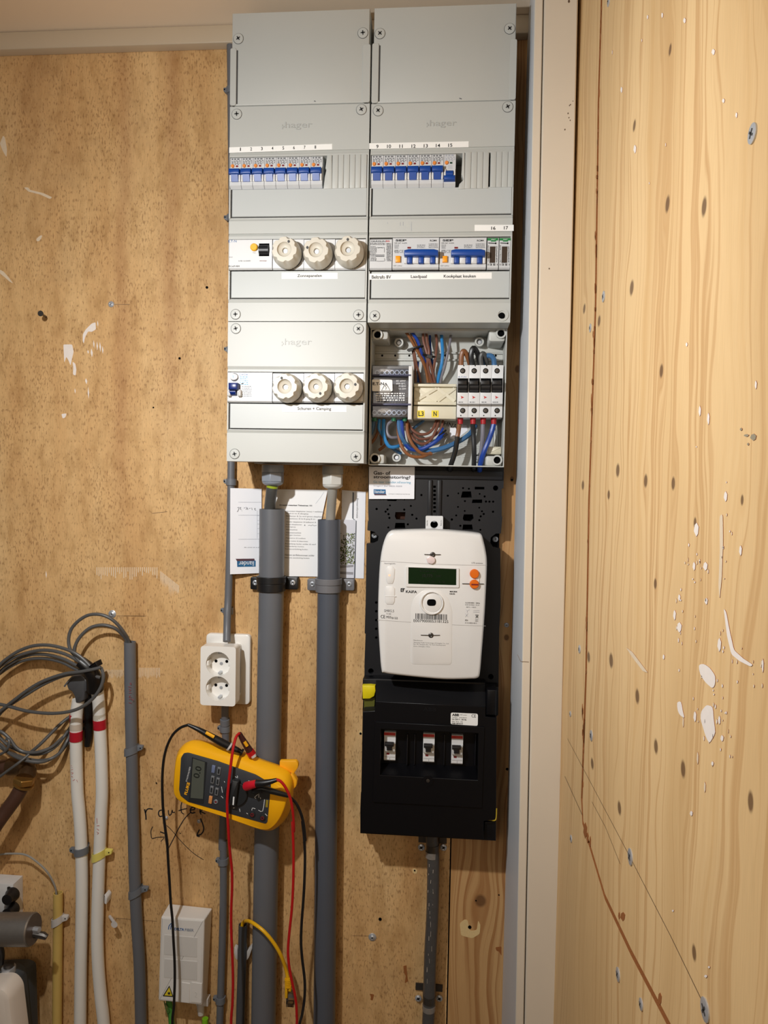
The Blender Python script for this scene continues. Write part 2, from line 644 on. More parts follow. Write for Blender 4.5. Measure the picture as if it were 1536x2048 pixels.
def birch_ply():
    m = bpy.data.materials.new('flecked_plywood'); m.use_nodes = True
    nt = m.node_tree; b = nt.nodes['Principled BSDF']
    g = nt.nodes.new('ShaderNodeNewGeometry'); sp = nt.nodes.new('ShaderNodeSeparateXYZ')
    nt.links.new(g.outputs['Position'], sp.inputs[0])
    x, z = sp.outputs['X'], sp.outputs['Z']
    base = noise(nt, comb(nt, mth(nt, 'MULTIPLY', x, 9), mth(nt, 'MULTIPLY', z, 1.6)), 1, 4, 0.6)
    col = ramp(nt, base, [(0.3, lin((200, 154, 101))), (0.5, lin((217, 176, 122))), (0.72, lin((229, 192, 139)))])
    mo = noise(nt, comb(nt, mth(nt, 'MULTIPLY', x, 42), mth(nt, 'MULTIPLY', z, 17)), 1, 5, 0.65)
    col = mixc(nt, 1.0, col, ramp(nt, mo, [(0.34, (0.80, 0.76, 0.70, 1)), (0.52, (1, 1, 1, 1)), (0.7, (1.06, 1.06, 1.05, 1))]), 'MULTIPLY')
    # fine vertical fibre
    fib = noise(nt, comb(nt, mth(nt, 'MULTIPLY', x, 700), mth(nt, 'MULTIPLY', z, 60)), 1, 3, 0.6)
    col = mixc(nt, 0.5, col, ramp(nt, fib, [(0.3, (0.72, 0.69, 0.65, 1)), (0.62, (1.06, 1.06, 1.05, 1))]), 'MULTIPLY')
    # flecks
    fl = noise(nt, comb(nt, mth(nt, 'MULTIPLY', x, 380), mth(nt, 'MULTIPLY', z, 130)), 1, 1.5, 0.5)
    patch = noise(nt, comb(nt, mth(nt, 'MULTIPLY', x, 14), mth(nt, 'MULTIPLY', z, 9)), 1, 3, 0.6)
    flm = ramp(nt, mth(nt, 'ADD', fl, mth(nt, 'MULTIPLY', mth(nt, 'SUBTRACT', patch, 0.5), 0.28)), [(0.565, (0, 0, 0, 1)), (0.68, (1, 1, 1, 1))])
    col = mixc(nt, mth(nt, 'MULTIPLY', flm, 0.5), col, lin((122, 82, 46)))
    # brown vertical streaks near the boxes
    for (px, wd, amt, z0, z1) in ((245, 0.014, 0.32, 1.35, 2.3), (342, 0.016, 0.36, 1.5, 2.3), (60, 0.06, 0.2, 1.85, 2.4)):
        cx = P(px, 400)[0]
        wv = mth(nt, 'MULTIPLY', mth(nt, 'SUBTRACT', noise(nt, comb(nt, 0.0, mth(nt, 'MULTIPLY', z, 4)), 1, 2), 0.5), 0.035)
        dx = mth(nt, 'DIVIDE', mth(nt, 'SUBTRACT', mth(nt, 'ADD', x, wv), cx), wd)
        gs = mth(nt, 'EXPONENT', mth(nt, 'MULTIPLY', mth(nt, 'MULTIPLY', dx, dx), -1.0))
        mr = nt.nodes.new('ShaderNodeMapRange'); mr.interpolation_type = 'SMOOTHSTEP'
        nt.links.new(z, mr.inputs[0]); mr.inputs[1].default_value = z0; mr.inputs[2].default_value = z0 + 0.3
        mr.inputs[3].default_value = 0; mr.inputs[4].default_value = amt
        col = mixc(nt, mth(nt, 'MULTIPLY', gs, mr.outputs[0]), col, lin((150, 96, 56)))
    # grey dirt in the lower part
    dirt = noise(nt, comb(nt, mth(nt, 'MULTIPLY', x, 7), mth(nt, 'MULTIPLY', z, 7), 3.0), 1, 4, 0.6)
    col = mixc(nt, ramp(nt, dirt, [(0.55, (0, 0, 0, 1)), (0.75, (0.28, 0.28, 0.28, 1))]), col, lin((160, 132, 96)))
    nt.links.new(col, b.inputs['Base Color'])
    b.inputs['Roughness'].default_value = 0.58
    b.inputs['Specular IOR Level'].default_value = 0.3
    bp = nt.nodes.new('ShaderNodeBump'); bp.inputs['Strength'].default_value = 0.15; bp.inputs['Distance'].default_value = 0.001
    nt.links.new(fib, bp.inputs['Height']); nt.links.new(bp.outputs[0], b.inputs['Normal'])
    return m


def pine(name, axis, knots, light, mid, dark, kcol, amp=1.0, freq=1.0):
    """softwood: grain runs up; knots = (u, z, half width, half height) of oval knots that the grain bends around"""
    m = bpy.data.materials.new(name); m.use_nodes = True
    nt = m.node_tree; b = nt.nodes['Principled BSDF']
    g = nt.nodes.new('ShaderNodeNewGeometry'); sp = nt.nodes.new('ShaderNodeSeparateXYZ')
    nt.links.new(g.outputs['Position'], sp.inputs[0])
    u, z = sp.outputs[axis], sp.outputs['Z']
    disp = None; kn = None
    for (ku, kz, a, h) in knots:
        du = mth(nt, 'SUBTRACT', u, ku); dz = mth(nt, 'SUBTRACT', z, kz)
        e = mth(nt, 'ADD', mth(nt, 'POWER', mth(nt, 'ABSOLUTE', mth(nt, 'DIVIDE', du, a * 3.2)), 2), mth(nt, 'POWER', mth(nt, 'ABSOLUTE', mth(nt, 'DIVIDE', dz, h * 5.5)), 2))
        ex = mth(nt, 'EXPONENT', mth(nt, 'MULTIPLY', e, -1.0))
        t = mth(nt, 'MULTIPLY', mth(nt, 'MULTIPLY', du, ex), -0.95)
        disp = t if disp is None else mth(nt, 'ADD', disp, t)
        r2 = mth(nt, 'ADD', mth(nt, 'POWER', mth(nt, 'ABSOLUTE', mth(nt, 'DIVIDE', du, a)), 2), mth(nt, 'POWER', mth(nt, 'ABSOLUTE', mth(nt, 'DIVIDE', dz, h)), 2))
        k = mth(nt, 'EXPONENT', mth(nt, 'MULTIPLY', mth(nt, 'MULTIPLY', r2, r2), -0.7))
        kn = k if kn is None else mth(nt, 'MAXIMUM', kn, k)
    uu = mth(nt, 'ADD', u, disp) if disp is not None else u
    wob = mth(nt, 'MULTIPLY', mth(nt, 'SUBTRACT', noise(nt, comb(nt, mth(nt, 'MULTIPLY', u, 5), mth(nt, 'MULTIPLY', z, 2.2)), 1, 3, 0.5), 0.5), 0.13 * amp)
    uu = mth(nt, 'ADD', uu, wob)
    ln = noise(nt, comb(nt, mth(nt, 'MULTIPLY', uu, 34 * freq), mth(nt, 'MULTIPLY', z, 0.35)), 1, 3, 0.55)
    col = ramp(nt, ln, [(0.3, mid), (0.42, light), (0.485, light), (0.52, dark), (0.56, light), (0.64, light), (0.69, dark), (0.75, mid)])
    big = noise(nt, comb(nt, mth(nt, 'MULTIPLY', uu, 9), mth(nt, 'MULTIPLY', z, 0.9), 7.0), 1, 3, 0.5)
    col = mixc(nt, ramp(nt, big, [(0.42, (0, 0, 0, 1)), (0.66, (0.75, 0.75, 0.75, 1))]), col, tuple(v * .9 for v in mid[:3]) + (1,))
    fib = noise(nt, comb(nt, mth(nt, 'MULTIPLY', u, 900), mth(nt, 'MULTIPLY', z, 25)), 1, 2, 0.5)
    col = mixc(nt, 0.5, col, ramp(nt, fib, [(0.3, (0.9, 0.88, 0.86, 1)), (0.65, (1.04, 1.04, 1.04, 1))]), 'MULTIPLY')
    if kn is not None:
        col = mixc(nt, ramp(nt, kn, [(0.08, (0, 0, 0, 1)), (0.75, (0.82, 0.82, 0.82, 1))]), col, kcol)
    nt.links.new(col, b.inputs['Base Color'])
    b.inputs['Roughness'].default_value = 0.55
    b.inputs['Specular IOR Level'].default_value = 0.35
    return m


# ------------------------------------------------------------------ the setting
DJ = 0.17                                             # how far the door jamb stands in front of the back wall
XW = (P(1158, 0, DJ + .004)[0] + P(1113, 2048, DJ + .004)[0]) / 2      # inner face of the right wall


def PR(px, py, off=0.0):
    """real place on the right wall plane (x = XW - off)"""
    v = ray(px, py)
    q = CAM + v * ((XW - off - CAM.x) / v.x)
    return (q.y, q.z)


BIRCH = birch_ply()
xs_ = P(902, 1670, 0)[0]
PINEB = pine('stained_softwood', 'X', [(P(*ZM(1205, 540))[0], P(*ZM(1205, 540))[1], .009, .010), (P(1013, 1275)[0], P(1013, 1275)[1], .004, .005), (P(1035, 738)[0], P(1035, 738)[1], .004, .006), (P(1024, 958)[0], P(1024, 958)[1], .003, .004)],
              lin((205, 163, 111)), lin((184, 136, 84)), lin((164, 114, 68)), lin((100, 66, 38)), 0.5, 1.2)
wall = root('wall_back', (0, 0, 0), kind='structure')
build('plywood_panel', G().box(-1.3, xs_ - .0012, 0, 2.6, -.02, 0), BIRCH, wall)
build('softwood_panel', G().box(xs_ + .0012, .75, 0, 2.6, -.02, 0), PINEB, wall)
build('backing', G().box(-1.3, .75, 0, 2.6, -.04, -.02), GAPD, wall)

# paint, tape remains, pencil and drill marks on the back wall
def splash(pts, cv, m, d=0.0, name='paint_splash', par=wall, th=.0005, r=.002):
    q = rnd(quad(cv, pts, d), r, 2)
    build(name, G().prism(q, d - .0002, d + th), m, par)


splash([(325, 612), (370, 612), (378, 650), (368, 690), (362, 720), (350, 690), (340, 675), (330, 705)], ZL, PAINTS)
splash([(372, 700), (386, 710), (392, 740), (388, 772), (374, 766), (376, 730)], ZL, PAINTS)
splash([(425, 560), (440, 535), (470, 505), (490, 498), (492, 535), (470, 548), (452, 545), (436, 575), (430, 608), (424, 595)], ZL, PAINTS)
for x, y, w, h in ((468, 655, 8, 45), (480, 610, 5, 40), (497, 620, 5, 45), (512, 625, 6, 50), (525, 640, 5, 40), (500, 505, 4, 30), (450, 650, 6, 20), (384, 850, 4, 26), (452, 860, 5, 60), (440, 800, 8, 30), (236, 1790, 4, 36)):
    splash([(x, y - h / 2), (x + w, y), (x + w * .5, y + h / 2), (x - w * .4, y)], ZL, PAINTS, r=.0005)
splash([(315, 968), (342, 965), (336, 985), (322, 992)], ZL, PAINTS)
splash([(0, 228), (20, 240), (45, 268), (68, 300), (50, 290), (25, 268), (0, 248)], ZL, PAINTF)
splash([(186, 72), (205, 55), (218, 52), (212, 70), (200, 84), (188, 84)], ZL, PAINTF)
splash([(0, 960), (22, 905), (34, 920), (48, 1000), (44, 1050), (20, 1010)], Z(0, 0, 3.339), PAINTF)
splash([(160, 1252), (190, 1252), (200, 1268), (290, 1290), (350, 1318), (335, 1330), (270, 1300), (190, 1280)], Z(0, 0, 3.339), PAINTF)
for k in range(30):
    x = 495 + k * 10.6
    h = random.uniform(22, 66)
    splash([(x, 1752), (x + 4, 1754), (x + 4, 1752 + h), (x, 1750 + h)], ZL, PAINTF, name='tape_residue', r=.0003)
for k in range(14):
    x = 822 + k * 7; y = 1772 + k * 5.5
    splash([(x, y), (x + 4, y + 3), (x + 4, y + random.uniform(40, 95)), (x, y + 35)], ZL, PAINTF, name='tape_residue', r=.0003)
for k in range(13):
    x = 1010 + k * 14
    splash([(x, 670), (x + 6, 668), (x + 6, 668 + random.uniform(40, 90)), (x, 740)], ZF, PAINTF, name='tape_residue', r=.0003)
for k in range(14):
    x = 1335 + k * 15
    splash([(x, 650), (x + 6, 650), (x + 6, 650 + random.uniform(60, 115)), (x, 740)], ZF, PAINTF, name='tape_residue', r=.0003)
mark = G()
for pts, w in (([(262, 388), (272, 430), (280, 480), (282, 530)], 14), ([(275, 440), (290, 400), (320, 382), (372, 388)], 12),
               ([(495, 400), (460, 410), (448, 450), (465, 485), (500, 480)], 12), ([(580, 400), (582, 440), (595, 470), (620, 450), (632, 400), (636, 430), (668, 430)], 10),
               ([(760, 295), (748, 360), (757, 430), (790, 455)], 10), ([(715, 410), (770, 392), (828, 380)], 10),
               ([(875, 400), (925, 392), (930, 368), (895, 365), (872, 400), (890, 440), (940, 432)], 13), ([(1010, 360), (1002, 420), (1018, 460)], 12),
               ([(1005, 425), (1040, 385)], 10), ([(1010, 420), (1075, 450)], 12),
               ([(370, 620), (348, 680), (350, 740), (365, 780), (430, 765), (530, 760)], 8), ([(470, 690), (545, 718)], 12), ([(480, 820), (525, 770)], 6),
               ([(1010, 510), (1040, 590), (1052, 660), (1020, 720), (965, 738)], 13), ([(995, 660), (962, 740), (1000, 752)], 13),
               ([(555, 605), (620, 665), (700, 760), (800, 870), (920, 980), (1050, 1065)], 6), ([(880, 430), (800, 510), (720, 640), (650, 780), (585, 905)], 9)):
    stroke(mark, ZW, pts, w * 1.3, 0.0)
build('handwriting', mark, INK, wall, flat=True)
pm = G()
stroke(pm, ZL, [(583, 407), (665, 408)], 2, 0); stroke(pm, ZF, [(1120, 152), (1400, 154)], 3, 0); stroke(pm, ZM, [(350, 772), (455, 774)], 2, 0)
stroke(pm, ZL, [(780, 1477), (857, 1468)], 2, 0); stroke(pm, ZG, [(1060, 1080), (1435, 1108)], 3, 0); stroke(pm, ZL, [(635, 2002), (740, 2003)], 2, 0)
build('pencil_mark', pm, PENCIL, wall, flat=True)
dh = G()
for cv, X, Y, r in ((ZM, 535, 662, 11), (ZM, 766, 337, 6), (ZM, 1133, 715, 12), (ZM, 1328, 500, 5), (ZM, 1175, 538, 5), (ZF, 1500, 1755, 6), (ZL, 920, 683, 6), (ZL, 786, 935, 4), (ZW, 740, 712, 7), (ZW, 425, 48, 7), (ZD, 102, 610, 12), (ZL, 1060, 320, 7), (ZR2, 68, 745, 7), (ZR3, 95, 520, 8)):
    x, z = xz(cv, X, Y, 0); r *= mpp(cv, X, Y, 0)
    dh.cyl(x, z, r, -.0002, .0006, 10)
build('drill_hole', dh, HOLE, wall)
wear = G()
for cv, pts in ((ZM, [(750, 325), (768, 320), (785, 335), (780, 358), (760, 358), (750, 345)]), (ZM, [(1066, 690), (1100, 662), (1120, 668), (1135, 740), (1180, 735), (1190, 668), (1205, 700), (1200, 760), (1150, 790), (1075, 770)]),
                (ZD, [(85, 580), (110, 575), (118, 600), (112, 630), (90, 625)])):
    q = rnd(quad(cv, pts, 0), .003, 2)
    wear.prism(q, -.0002, .0004)
build('raw_wood_scar', wear, mat('raw_wood', (226, 196, 140), .7, vary=.1, scale=300), wall)
chip = G()
for cv, pts in ((ZM, [(690, 975), (712, 970), (715, 1030), (722, 1075), (700, 1090), (706, 1040), (695, 1020)]), (ZM, [(1305, 850), (1345, 845), (1345, 905), (1330, 880), (1310, 870)]),
                (ZM, [(465, 1160), (495, 1165), (485, 1205), (470, 1200), (474, 1180)])):
    chip.prism(rnd(quad(cv, pts, 0), .001, 2), -.0002, .0003)
build('brown_chip_mark', chip, FIBRE, wall)

# screws driven into the back wall
for cv, X, Y, r in ((ZL, 568, 405, 15), (ZF, 1075, 135, 36), (ZM, 483, 785, 26), (ZA, 0, 0, 0), (ZR2, 38, 1577, 14), (ZW, 985, 555, 26), (ZW, 548, 510, 24)):
    if not r: continue
    g, gs = G(), G()
    x, z = xz(cv, X, Y, .002); k = mpp(cv, X, Y, .002) * r
    g.lathe(x, z, [(k, -.001), (k, .0012), (k * .8, .002)], 18)
    screw_head(g, gs, x, z, .002, k * .62)
    s = build('screw', g, STEEL, wall)
    build('screw_slot', gs, DGREY, s)
g = G(); a = W(ZL, 212, 455, .03); b = W(ZL, 236, 470, 0)          # a long screw half driven in
g.rod(b, a, .0018); g.rod(a, a + Vector((0, -.003, 0)), .0042, .005)
build('screw', g, DSTEEL, wall)
g = G(); a = W(ZG, 1052, 1130, .025); b = W(ZG, 1005, 1065, 0)
g.rod(b, a, .0028); g.rod(a, a + Vector((0, -.003, 0)), .0034, .006)
build('wall_plug', g, WCLIP, wall)

# header over the boxes
zt0 = P(230, 92, .02)[1]; zt1 = P(230, 56, .02)[1]
xj_top0, xj_bot0 = P(1057, 0, 0), P(1003, 2048, 0)
xj_top1, xj_bot1 = P(1070, 0, DJ), P(1031, 2048, DJ)
hd = root('trim_1', (0, 0, zt0), kind='structure')
build('ledge', G().box(-1.3, xj_top0[0], zt0, zt1, 0, .02, .002), LEDGE_SHADE, hd, bev=.0015)
build('header_board', G().box(-1.3, .75, zt1 + .0008, zt1 + .16, 0, DJ + .02), HEADER_LIT, hd)


def lean(p0, p1, z):
    t = (z - p1[1]) / (p0[1] - p1[1])
    return p1[0] + (p0[0] - p1[0]) * t


jb = root('trim_2', (xj_bot0[0], 0, 0), kind='structure')
zt = zt1 + .0006
def lboard(name, a0, a1, b0, b1, m, da, db, e=.0012):
    """upright board: its left edge leans along a (d=da), right edge along b"""
    rings = []
    for z in (0.0, zt):
        rings.append([(lean(*a0, z), -da, z), (lean(*a1, z), -db, z), (lean(*b1, z), -db, z), (lean(*b0, z), -da, z)])
    return build(name, G().loft(rings), m, jb, bev=e)


w0 = ((P(1057, 0, 0)), (P(1003, 2048, 0))); w1 = (P(1070, 0, DJ), P(1031, 2048, DJ))
s0 = (P(1086.5, 0, DJ), P(1047.5, 2048, DJ))
lboard('jamb_board', w0, w1, s0, s0, JAMB, 0, DJ - .003)
lboard('jamb_strip', w1, w1, s0, s0, TRIM, DJ - .003, DJ, .0015)
s1 = (P(1089, 0, DJ + .004), P(1050, 2048, DJ + .004)); s2 = (P(1156.5, 0, DJ + .004), P(1111.5, 2048, DJ + .004))
lboard('architrave', s1, s1, s2, s2, TRIM, 0.02, DJ + .004, .002)
cr = G(); stroke(cr, ZR2, [(118, 1785), (165, 1788)], 3, DJ); stroke(cr, ZR2, [(100, 1745), (118, 1785)], 2, DJ)
build('crack', cr, PENCIL, jb, flat=True)
cg = G()
for X, Y, r in ((395, 8, 9), (404, 600, 4), (398, 605, 4), (390, 650, 5), (395, 675, 4), (402, 690, 4), (372, 743, 5), (418, 580, 3), (282, 1540, 5)):
    x, z = xz(ZR1, X, Y, DJ + .004); cg.prism(circ(x, z, r * mpp(ZR1, X, Y, DJ) * .7, 8, r * mpp(ZR1, X, Y, DJ)), DJ + .0038, DJ + .0043)
build('paint_chip', cg, mat('chip_brown', (96, 76, 58), .7, vary=.2, scale=400), jb)

# right wall
KN = []
for cv, X, Y, s in ((ZR1, 960, 1170, 1.2), (ZR1, 1170, 1185, 1.4), (ZR1, 755, 1650, 1.1), (ZR1, 770, 720, .8), (ZR1, 975, 285, .8), (ZR1, 568, 1840, .8), (ZR1, 483, 1770, .7),
                    (ZR2, 925, 120, 1.0), (ZR2, 675, 690, 1.0), (ZR2, 835, 750, 1.0), (ZR2, 993, 765, 1.0), (ZR2, 623, 830, .7), (ZR2, 1118, 990, .8), (ZR2, 1388, 860, .8),
                    (ZR2, 890, 1340, .8), (ZR2, 637, 1780, 1.1), (ZR2, 787, 1985, 1.1), (ZR2, 475, 775, .7), (ZR2, 508, 1760, .8),
                    (ZR3, 917, 395, 1.1), (ZR3, 1067, 520, 1.3), (ZR3, 715, 735, 1.0), (ZR3, 1440, 700, 1.6), (ZR3, 1128, 1535, 1.2), (ZR3, 565, 490, .8)):
    y, z = PR(*cv(X, Y)); px, py = cv(X, Y)
    mp_ = (y - CAM.y) / F
    KN.append((y, z, 11 / 2.87 * mp_ / max(.12, (px - 887) / F) * s * .82, 40 / 2.87 * mp_ * s * .85))
PINE = pine('pine_plywood', 'Y', KN, lin((229, 194, 142)), lin((217, 177, 122)), lin((205, 163, 111)), lin((86, 54, 32)), 1.0, 1.0)
wr = root('wall_right', (XW, 0, 0), kind='structure')
gr = [PR(1203, 0), PR(1197, 200), PR(1191, 620), PR(1178, 1000), PR(1172, 1350), PR(1163.5, 1600), PR(1165, 1640), PR(1210, 1790), PR(1262, 1900), PR(1340, 2048)]
hw = .005
far, near = -(DJ - .03), -1.9
gr = [(gr[0][0], 2.6)] + gr + [(near, gr[-1][1] + .01)]
nk = 6                                               # the cut turns from upright to level here
A_ = [(far, 2.6)] + [(y + (hw if i <= nk else 0), z - (0 if i <= nk else hw)) for i, (y, z) in enumerate(gr)] + [(near, 0.0), (far, 0.0)]
B_ = [(near, 2.6)] + [(y - (hw if i <= nk + 1 else 0), z + (0 if i < nk else .0012)) for i, (y, z) in enumerate(gr)]


def sideplate(name, poly, m, par, t=.018, off=0.0):
    V = [Vector((XW - off, y, z)) for y, z in poly]; n = len(V)
    fs = [tuple(f) for f in tessellate_polygon([[Vector((y, z, 0)) for y, z in poly]])]
    g = G()
    g.add(V + [v + Vector((t, 0, 0)) for v in V], fs + [tuple(i + n for i in f[::-1]) for f in fs] + [((i - 1) % n, i, i + n, (i - 1) % n + n) for i in range(n)])
    o = build(name, g, m, par, flat=True)
    o.data.materials.append(FIBRE)
    for p in o.data.polygons:
        if abs(p.normal.x) < .5: p.material_index = 1
    return o


sideplate('plywood_panel', A_, PINE, wr)
sideplate('plywood_panel', B_, PINE, wr)
build('saw_cut_edge', G().add([(XW + .006, -.18, 0), (XW + .006, -1.9, 0), (XW + .006, -1.9, 2.6), (XW + .006, -.18, 2.6)], [(0, 1, 2, 3)]), FIBRE, wr)
build('backing', G().add([(XW + .03, -1.9, 0), (XW + .03, 0, 0), (XW + .03, 0, 2.6), (XW + .03, -1.9, 2.6)], [(0, 1, 2, 3)]), GAPD, wr)


def rpatch(cv, pts, m, name, off=.0004, r=.0):
    q = [PR(*cv(X, Y)) for X, Y in pts]
    if r: q = rnd(q, r, 2)
    sideplate(name, q, m, wr, t=.0004 + off, off=off)


def rdrop(cv, X, Y, w, h, m=PAINTS, name='paint_splash'):
    rpatch(cv, [(X - w / 2, Y + h * .1), (X - w * .3, Y - h * .35), (X + w * .1, Y - h / 2), (X + w / 2, Y - h * .2), (X + w * .35, Y + h * .3), (X, Y + h / 2)], m, name)


for X, Y, w, h in ((848, 98, 9, 26), (932, 88, 11, 32), (1060, 118, 16, 32), (815, 232, 5, 18), (698, 515, 13, 36), (645, 300, 4, 26), (775, 855, 16, 50), (1225, 298, 20, 36), (1283, 578, 16, 26), (1358, 660, 12, 32), (952, 830, 4, 22), (858, 1050, 5, 14), (1072, 1975, 12, 24)):
    rdrop(ZR1, X, Y, w, h)
for X, Y, w, h in ((1148, 350, 14, 60), (1197, 395, 14, 70), (1128, 555, 8, 8), (1128, 1030, 28, 80), (1296, 840, 20, 60), (1030, 1590, 28, 60), (1003, 1520, 16, 60), (1382, 1150, 16, 60), (1470, 200, 12, 50), (1260, 1690, 22, 80), (1115, 1240, 16, 50), (1180, 1240, 26, 50), (1030, 1420, 14, 40), (1185, 1440, 18, 40), (1510, 1810, 10, 80), (940, 1760, 12, 30)):
    rdrop(ZR2, X, Y, w, h)
rpatch(ZR2, [(1140, 1805), (1170, 1798), (1205, 1820), (1240, 1870), (1235, 1925), (1220, 1940), (1180, 1905), (1150, 1860)], PAINTS, 'paint_splash', r=.004)
rpatch(ZR2, [(1285, 1480), (1300, 1500), (1318, 1600), (1345, 1720), (1400, 1770), (1455, 1805), (1440, 1815), (1380, 1785), (1330, 1745), (1305, 1640)], PAINTS, 'paint_splash', r=.002)
rpatch(ZR2, [(1262, 950), (1280, 940), (1282, 1100), (1275, 1300), (1262, 1430), (1256, 1350), (1264, 1150)], PAINTF, 'paint_smear', r=.002)
rpatch(ZR2, [(725, 1705), (760, 1730), (835, 1830), (850, 1850), (820, 1840), (760, 1760)], PAINTF, 'paint_smear', r=.002)
rpatch(ZR3, [(1170, 200), (1200, 165), (1235, 175), (1240, 250), (1250, 320), (1215, 380), (1195, 340), (1180, 290), (1165, 240)], PAINTS, 'paint_splash', r=.003)
rpatch(ZR3, [(1035, 150), (1060, 145), (1068, 200), (1080, 240), (1055, 225), (1040, 200)], PAINTS, 'paint_splash', r=.003)
for X, Y, w, h in ((1270, 250, 14, 50), (1232, 490, 14, 26), (1115, 765, 16, 30), (1013, 1303, 12, 12), (1195, 1665, 18, 18), (1213, 1615, 12, 14), (1150, 460, 10, 70), (1135, 230, 16, 60), (1190, 620, 10, 60), (1285, 350, 18, 36), (1070, 260, 8, 60)):
    rdrop(ZR3, X, Y, w, h, PAINTS if w > 10 else PAINTF)
for X, Y, w, h in ((1415, 490, 30, 16), (1455, 500, 36, 40), (1385, 455, 14, 18), (1425, 540, 12, 16)):
    rdrop(ZR2, X, Y, w, h, mat('grey_smudge', (150, 140, 118), .6, vary=.2, scale=300), 'smudge')


def rstroke(cv, pts, w, m, name):
    q = [PR(*cv(X, Y)) for X, Y in pts]
    g = G(); k = len(q)
    t = Vector((q[-1][0] - q[0][0], q[-1][1] - q[0][1])).normalized() * w * .35
    L = [(XW - .0006, y - t.y, z + t.x) for y, z in q] + [(XW - .0006, y + t.y, z - t.x) for y, z in q]
    g.add(L, [(i, i + 1, k + i + 1, k + i) for i in range(k - 1)])
    build(name, g, m, wr, flat=True)


rstroke(ZR3, [(430, 352), (540, 560), (760, 975), (1000, 1440), (1170, 1790)], .0009, PENCIL, 'pencil_line')
rstroke(ZR3, [(415, 560), (510, 770)], .0014, PENCIL, 'pencil_line')
rstroke(ZR3, [(565, 700), (640, 840), (722, 1045)], .0008, PENCIL, 'pencil_line')
for X, Y, a, b in ((527, 860, 20, 90), (540, 900, 12, 60), (735, 1335, 26, 50), (715, 1330, 10, 40), (555, 920, 8, 60), (940, 1790, 20, 70)):
    rdrop(ZR3, X, Y, a, b, FIBRE, 'splinter')
rr = random.Random(21)
for cx_, cy_, sx, sy, n_ in ((1425, 1440, 22, 45, 26), (1400, 1130, 18, 50, 14), (1370, 1250, 14, 40, 12), (1450, 1180, 8, 120, 14), (1500, 1330, 25, 25, 10)):
    for k in range(n_):
        rdrop(Z0, cx_ + rr.gauss(0, sx), cy_ + rr.gauss(0, sy), rr.uniform(1, 3), rr.uniform(3, 10), PAINTS if rr.random() < .5 else PAINTF)
rr = random.Random(4)
for k in range(60):
    t = rr.random()
    X = 1203 - t * 39 if t < .85 else 1166; Y = t * 1620
    rdrop(Z0, X + rr.uniform(-1.2, 1.6), Y, rr.uniform(.8, 1.8), rr.uniform(8, 30), FIBRE, 'splinter')
for cv, X, Y, r in ((ZR1, 625, 8, .0055), (ZR1, 1452, 765, .006), (ZR1, 596, 1700, .0065), (ZR1, 520, 1880, .0055), (ZR2, 458, 1715, .0055), (ZR3, 562, 335, .0065), (ZR3, 778, 1005, .0075), (ZR3, 1192, 1850, .0075), (ZR3, 710, 1655, .0065), (ZR3, 838, 1820, .005), (ZR3, 450, 905, .005), (ZR3, 446, 215, .004)):
    y, z = PR(*cv(X, Y))
    g, gs = G(), G()
    g.tube([(XW + .001, y, z), (XW - .0010, y, z), (XW - .0014, y, z)], lambda t: r if t < .9 else r * .8, 18, smooth=False)
    for a in (.6, .6 + math.pi / 2):
        c, s_ = math.cos(a) * r * .5, math.sin(a) * r * .5
        nx, nz = -math.sin(a) * r * .12, math.cos(a) * r * .12
        q = [(y - c - nx, z - s_ - nz), (y + c - nx, z + s_ - nz), (y + c + nx, z + s_ + nz), (y - c + nx, z - s_ + nz)]
        gs.add([(XW - .0017, a_, b_) for a_, b_ in q], [(0, 1, 2, 3)])
    s = build('screw', g, STEEL, wr)
    build('screw_slot', gs, DGREY, s)
build('floor', G().box(-1.3, .56, -.05, 0, 0, 2.6), mat('concrete_floor', (150, 142, 132), .8, vary=.1, scale=8), kind='structure')


# ------------------------------------------------------------------ meter cabinet boxes
D, RIM = .120, .075
NUM = 'one two three four five six seven eight nine ten eleven twelve thirteen fourteen fifteen sixteen seventeen'.split()
XL0, XL1, XR0, XR1 = .0, .2190, .2214, .4404
zL = lambda y: P(600, y, D)[1]
zR = lambda y: P(880, y, D)[1]


def cover_screw(par, cv, X, Y, ang=20, hole=False):
    x, z = xz(cv, X, Y, D)
    if hole:
        g = G().plate(circ(x, z, .0098, 28), [circ(x, z, .0062, 24)], D, D + .0012)
        s = build('screw_well', g, COVER, par)
        build('screw_hole', G().cyl(x - .0006, z - .0016, .0052, D + .0001, D + .0004, 22), HOLE, s)
        return
    s = build('cover_screw', G().lathe(x, z, [(.0077, D - .001), (.0077, D + .0008), (.0071, D + .0014), (.003, D + .0016)], 26), COVER, par)
    build('screw_gap', G().lathe(x, z, [(.0083, D - .001), (.0083, D + .0002)], 26), DGREY, s)
    g = G()
    for a in (ang, ang + 90):
        a = math.radians(a); c, s_ = math.cos(a) * .0034, math.sin(a) * .0034; nx, nz = -math.sin(a) * .00075, math.cos(a) * .00075
        g.prism([(x - c - nx, z - s_ - nz), (x - nx * 1.4, z - nz * 1.4), (x + c - nx, z + s_ - nz), (x + c + nx, z + s_ + nz), (x + nx * 1.4, z + nz * 1.4), (x - c + nx, z - s_ + nz)], D + .001, D + .0019)
    build('screw_slot', g, DGREY, s)


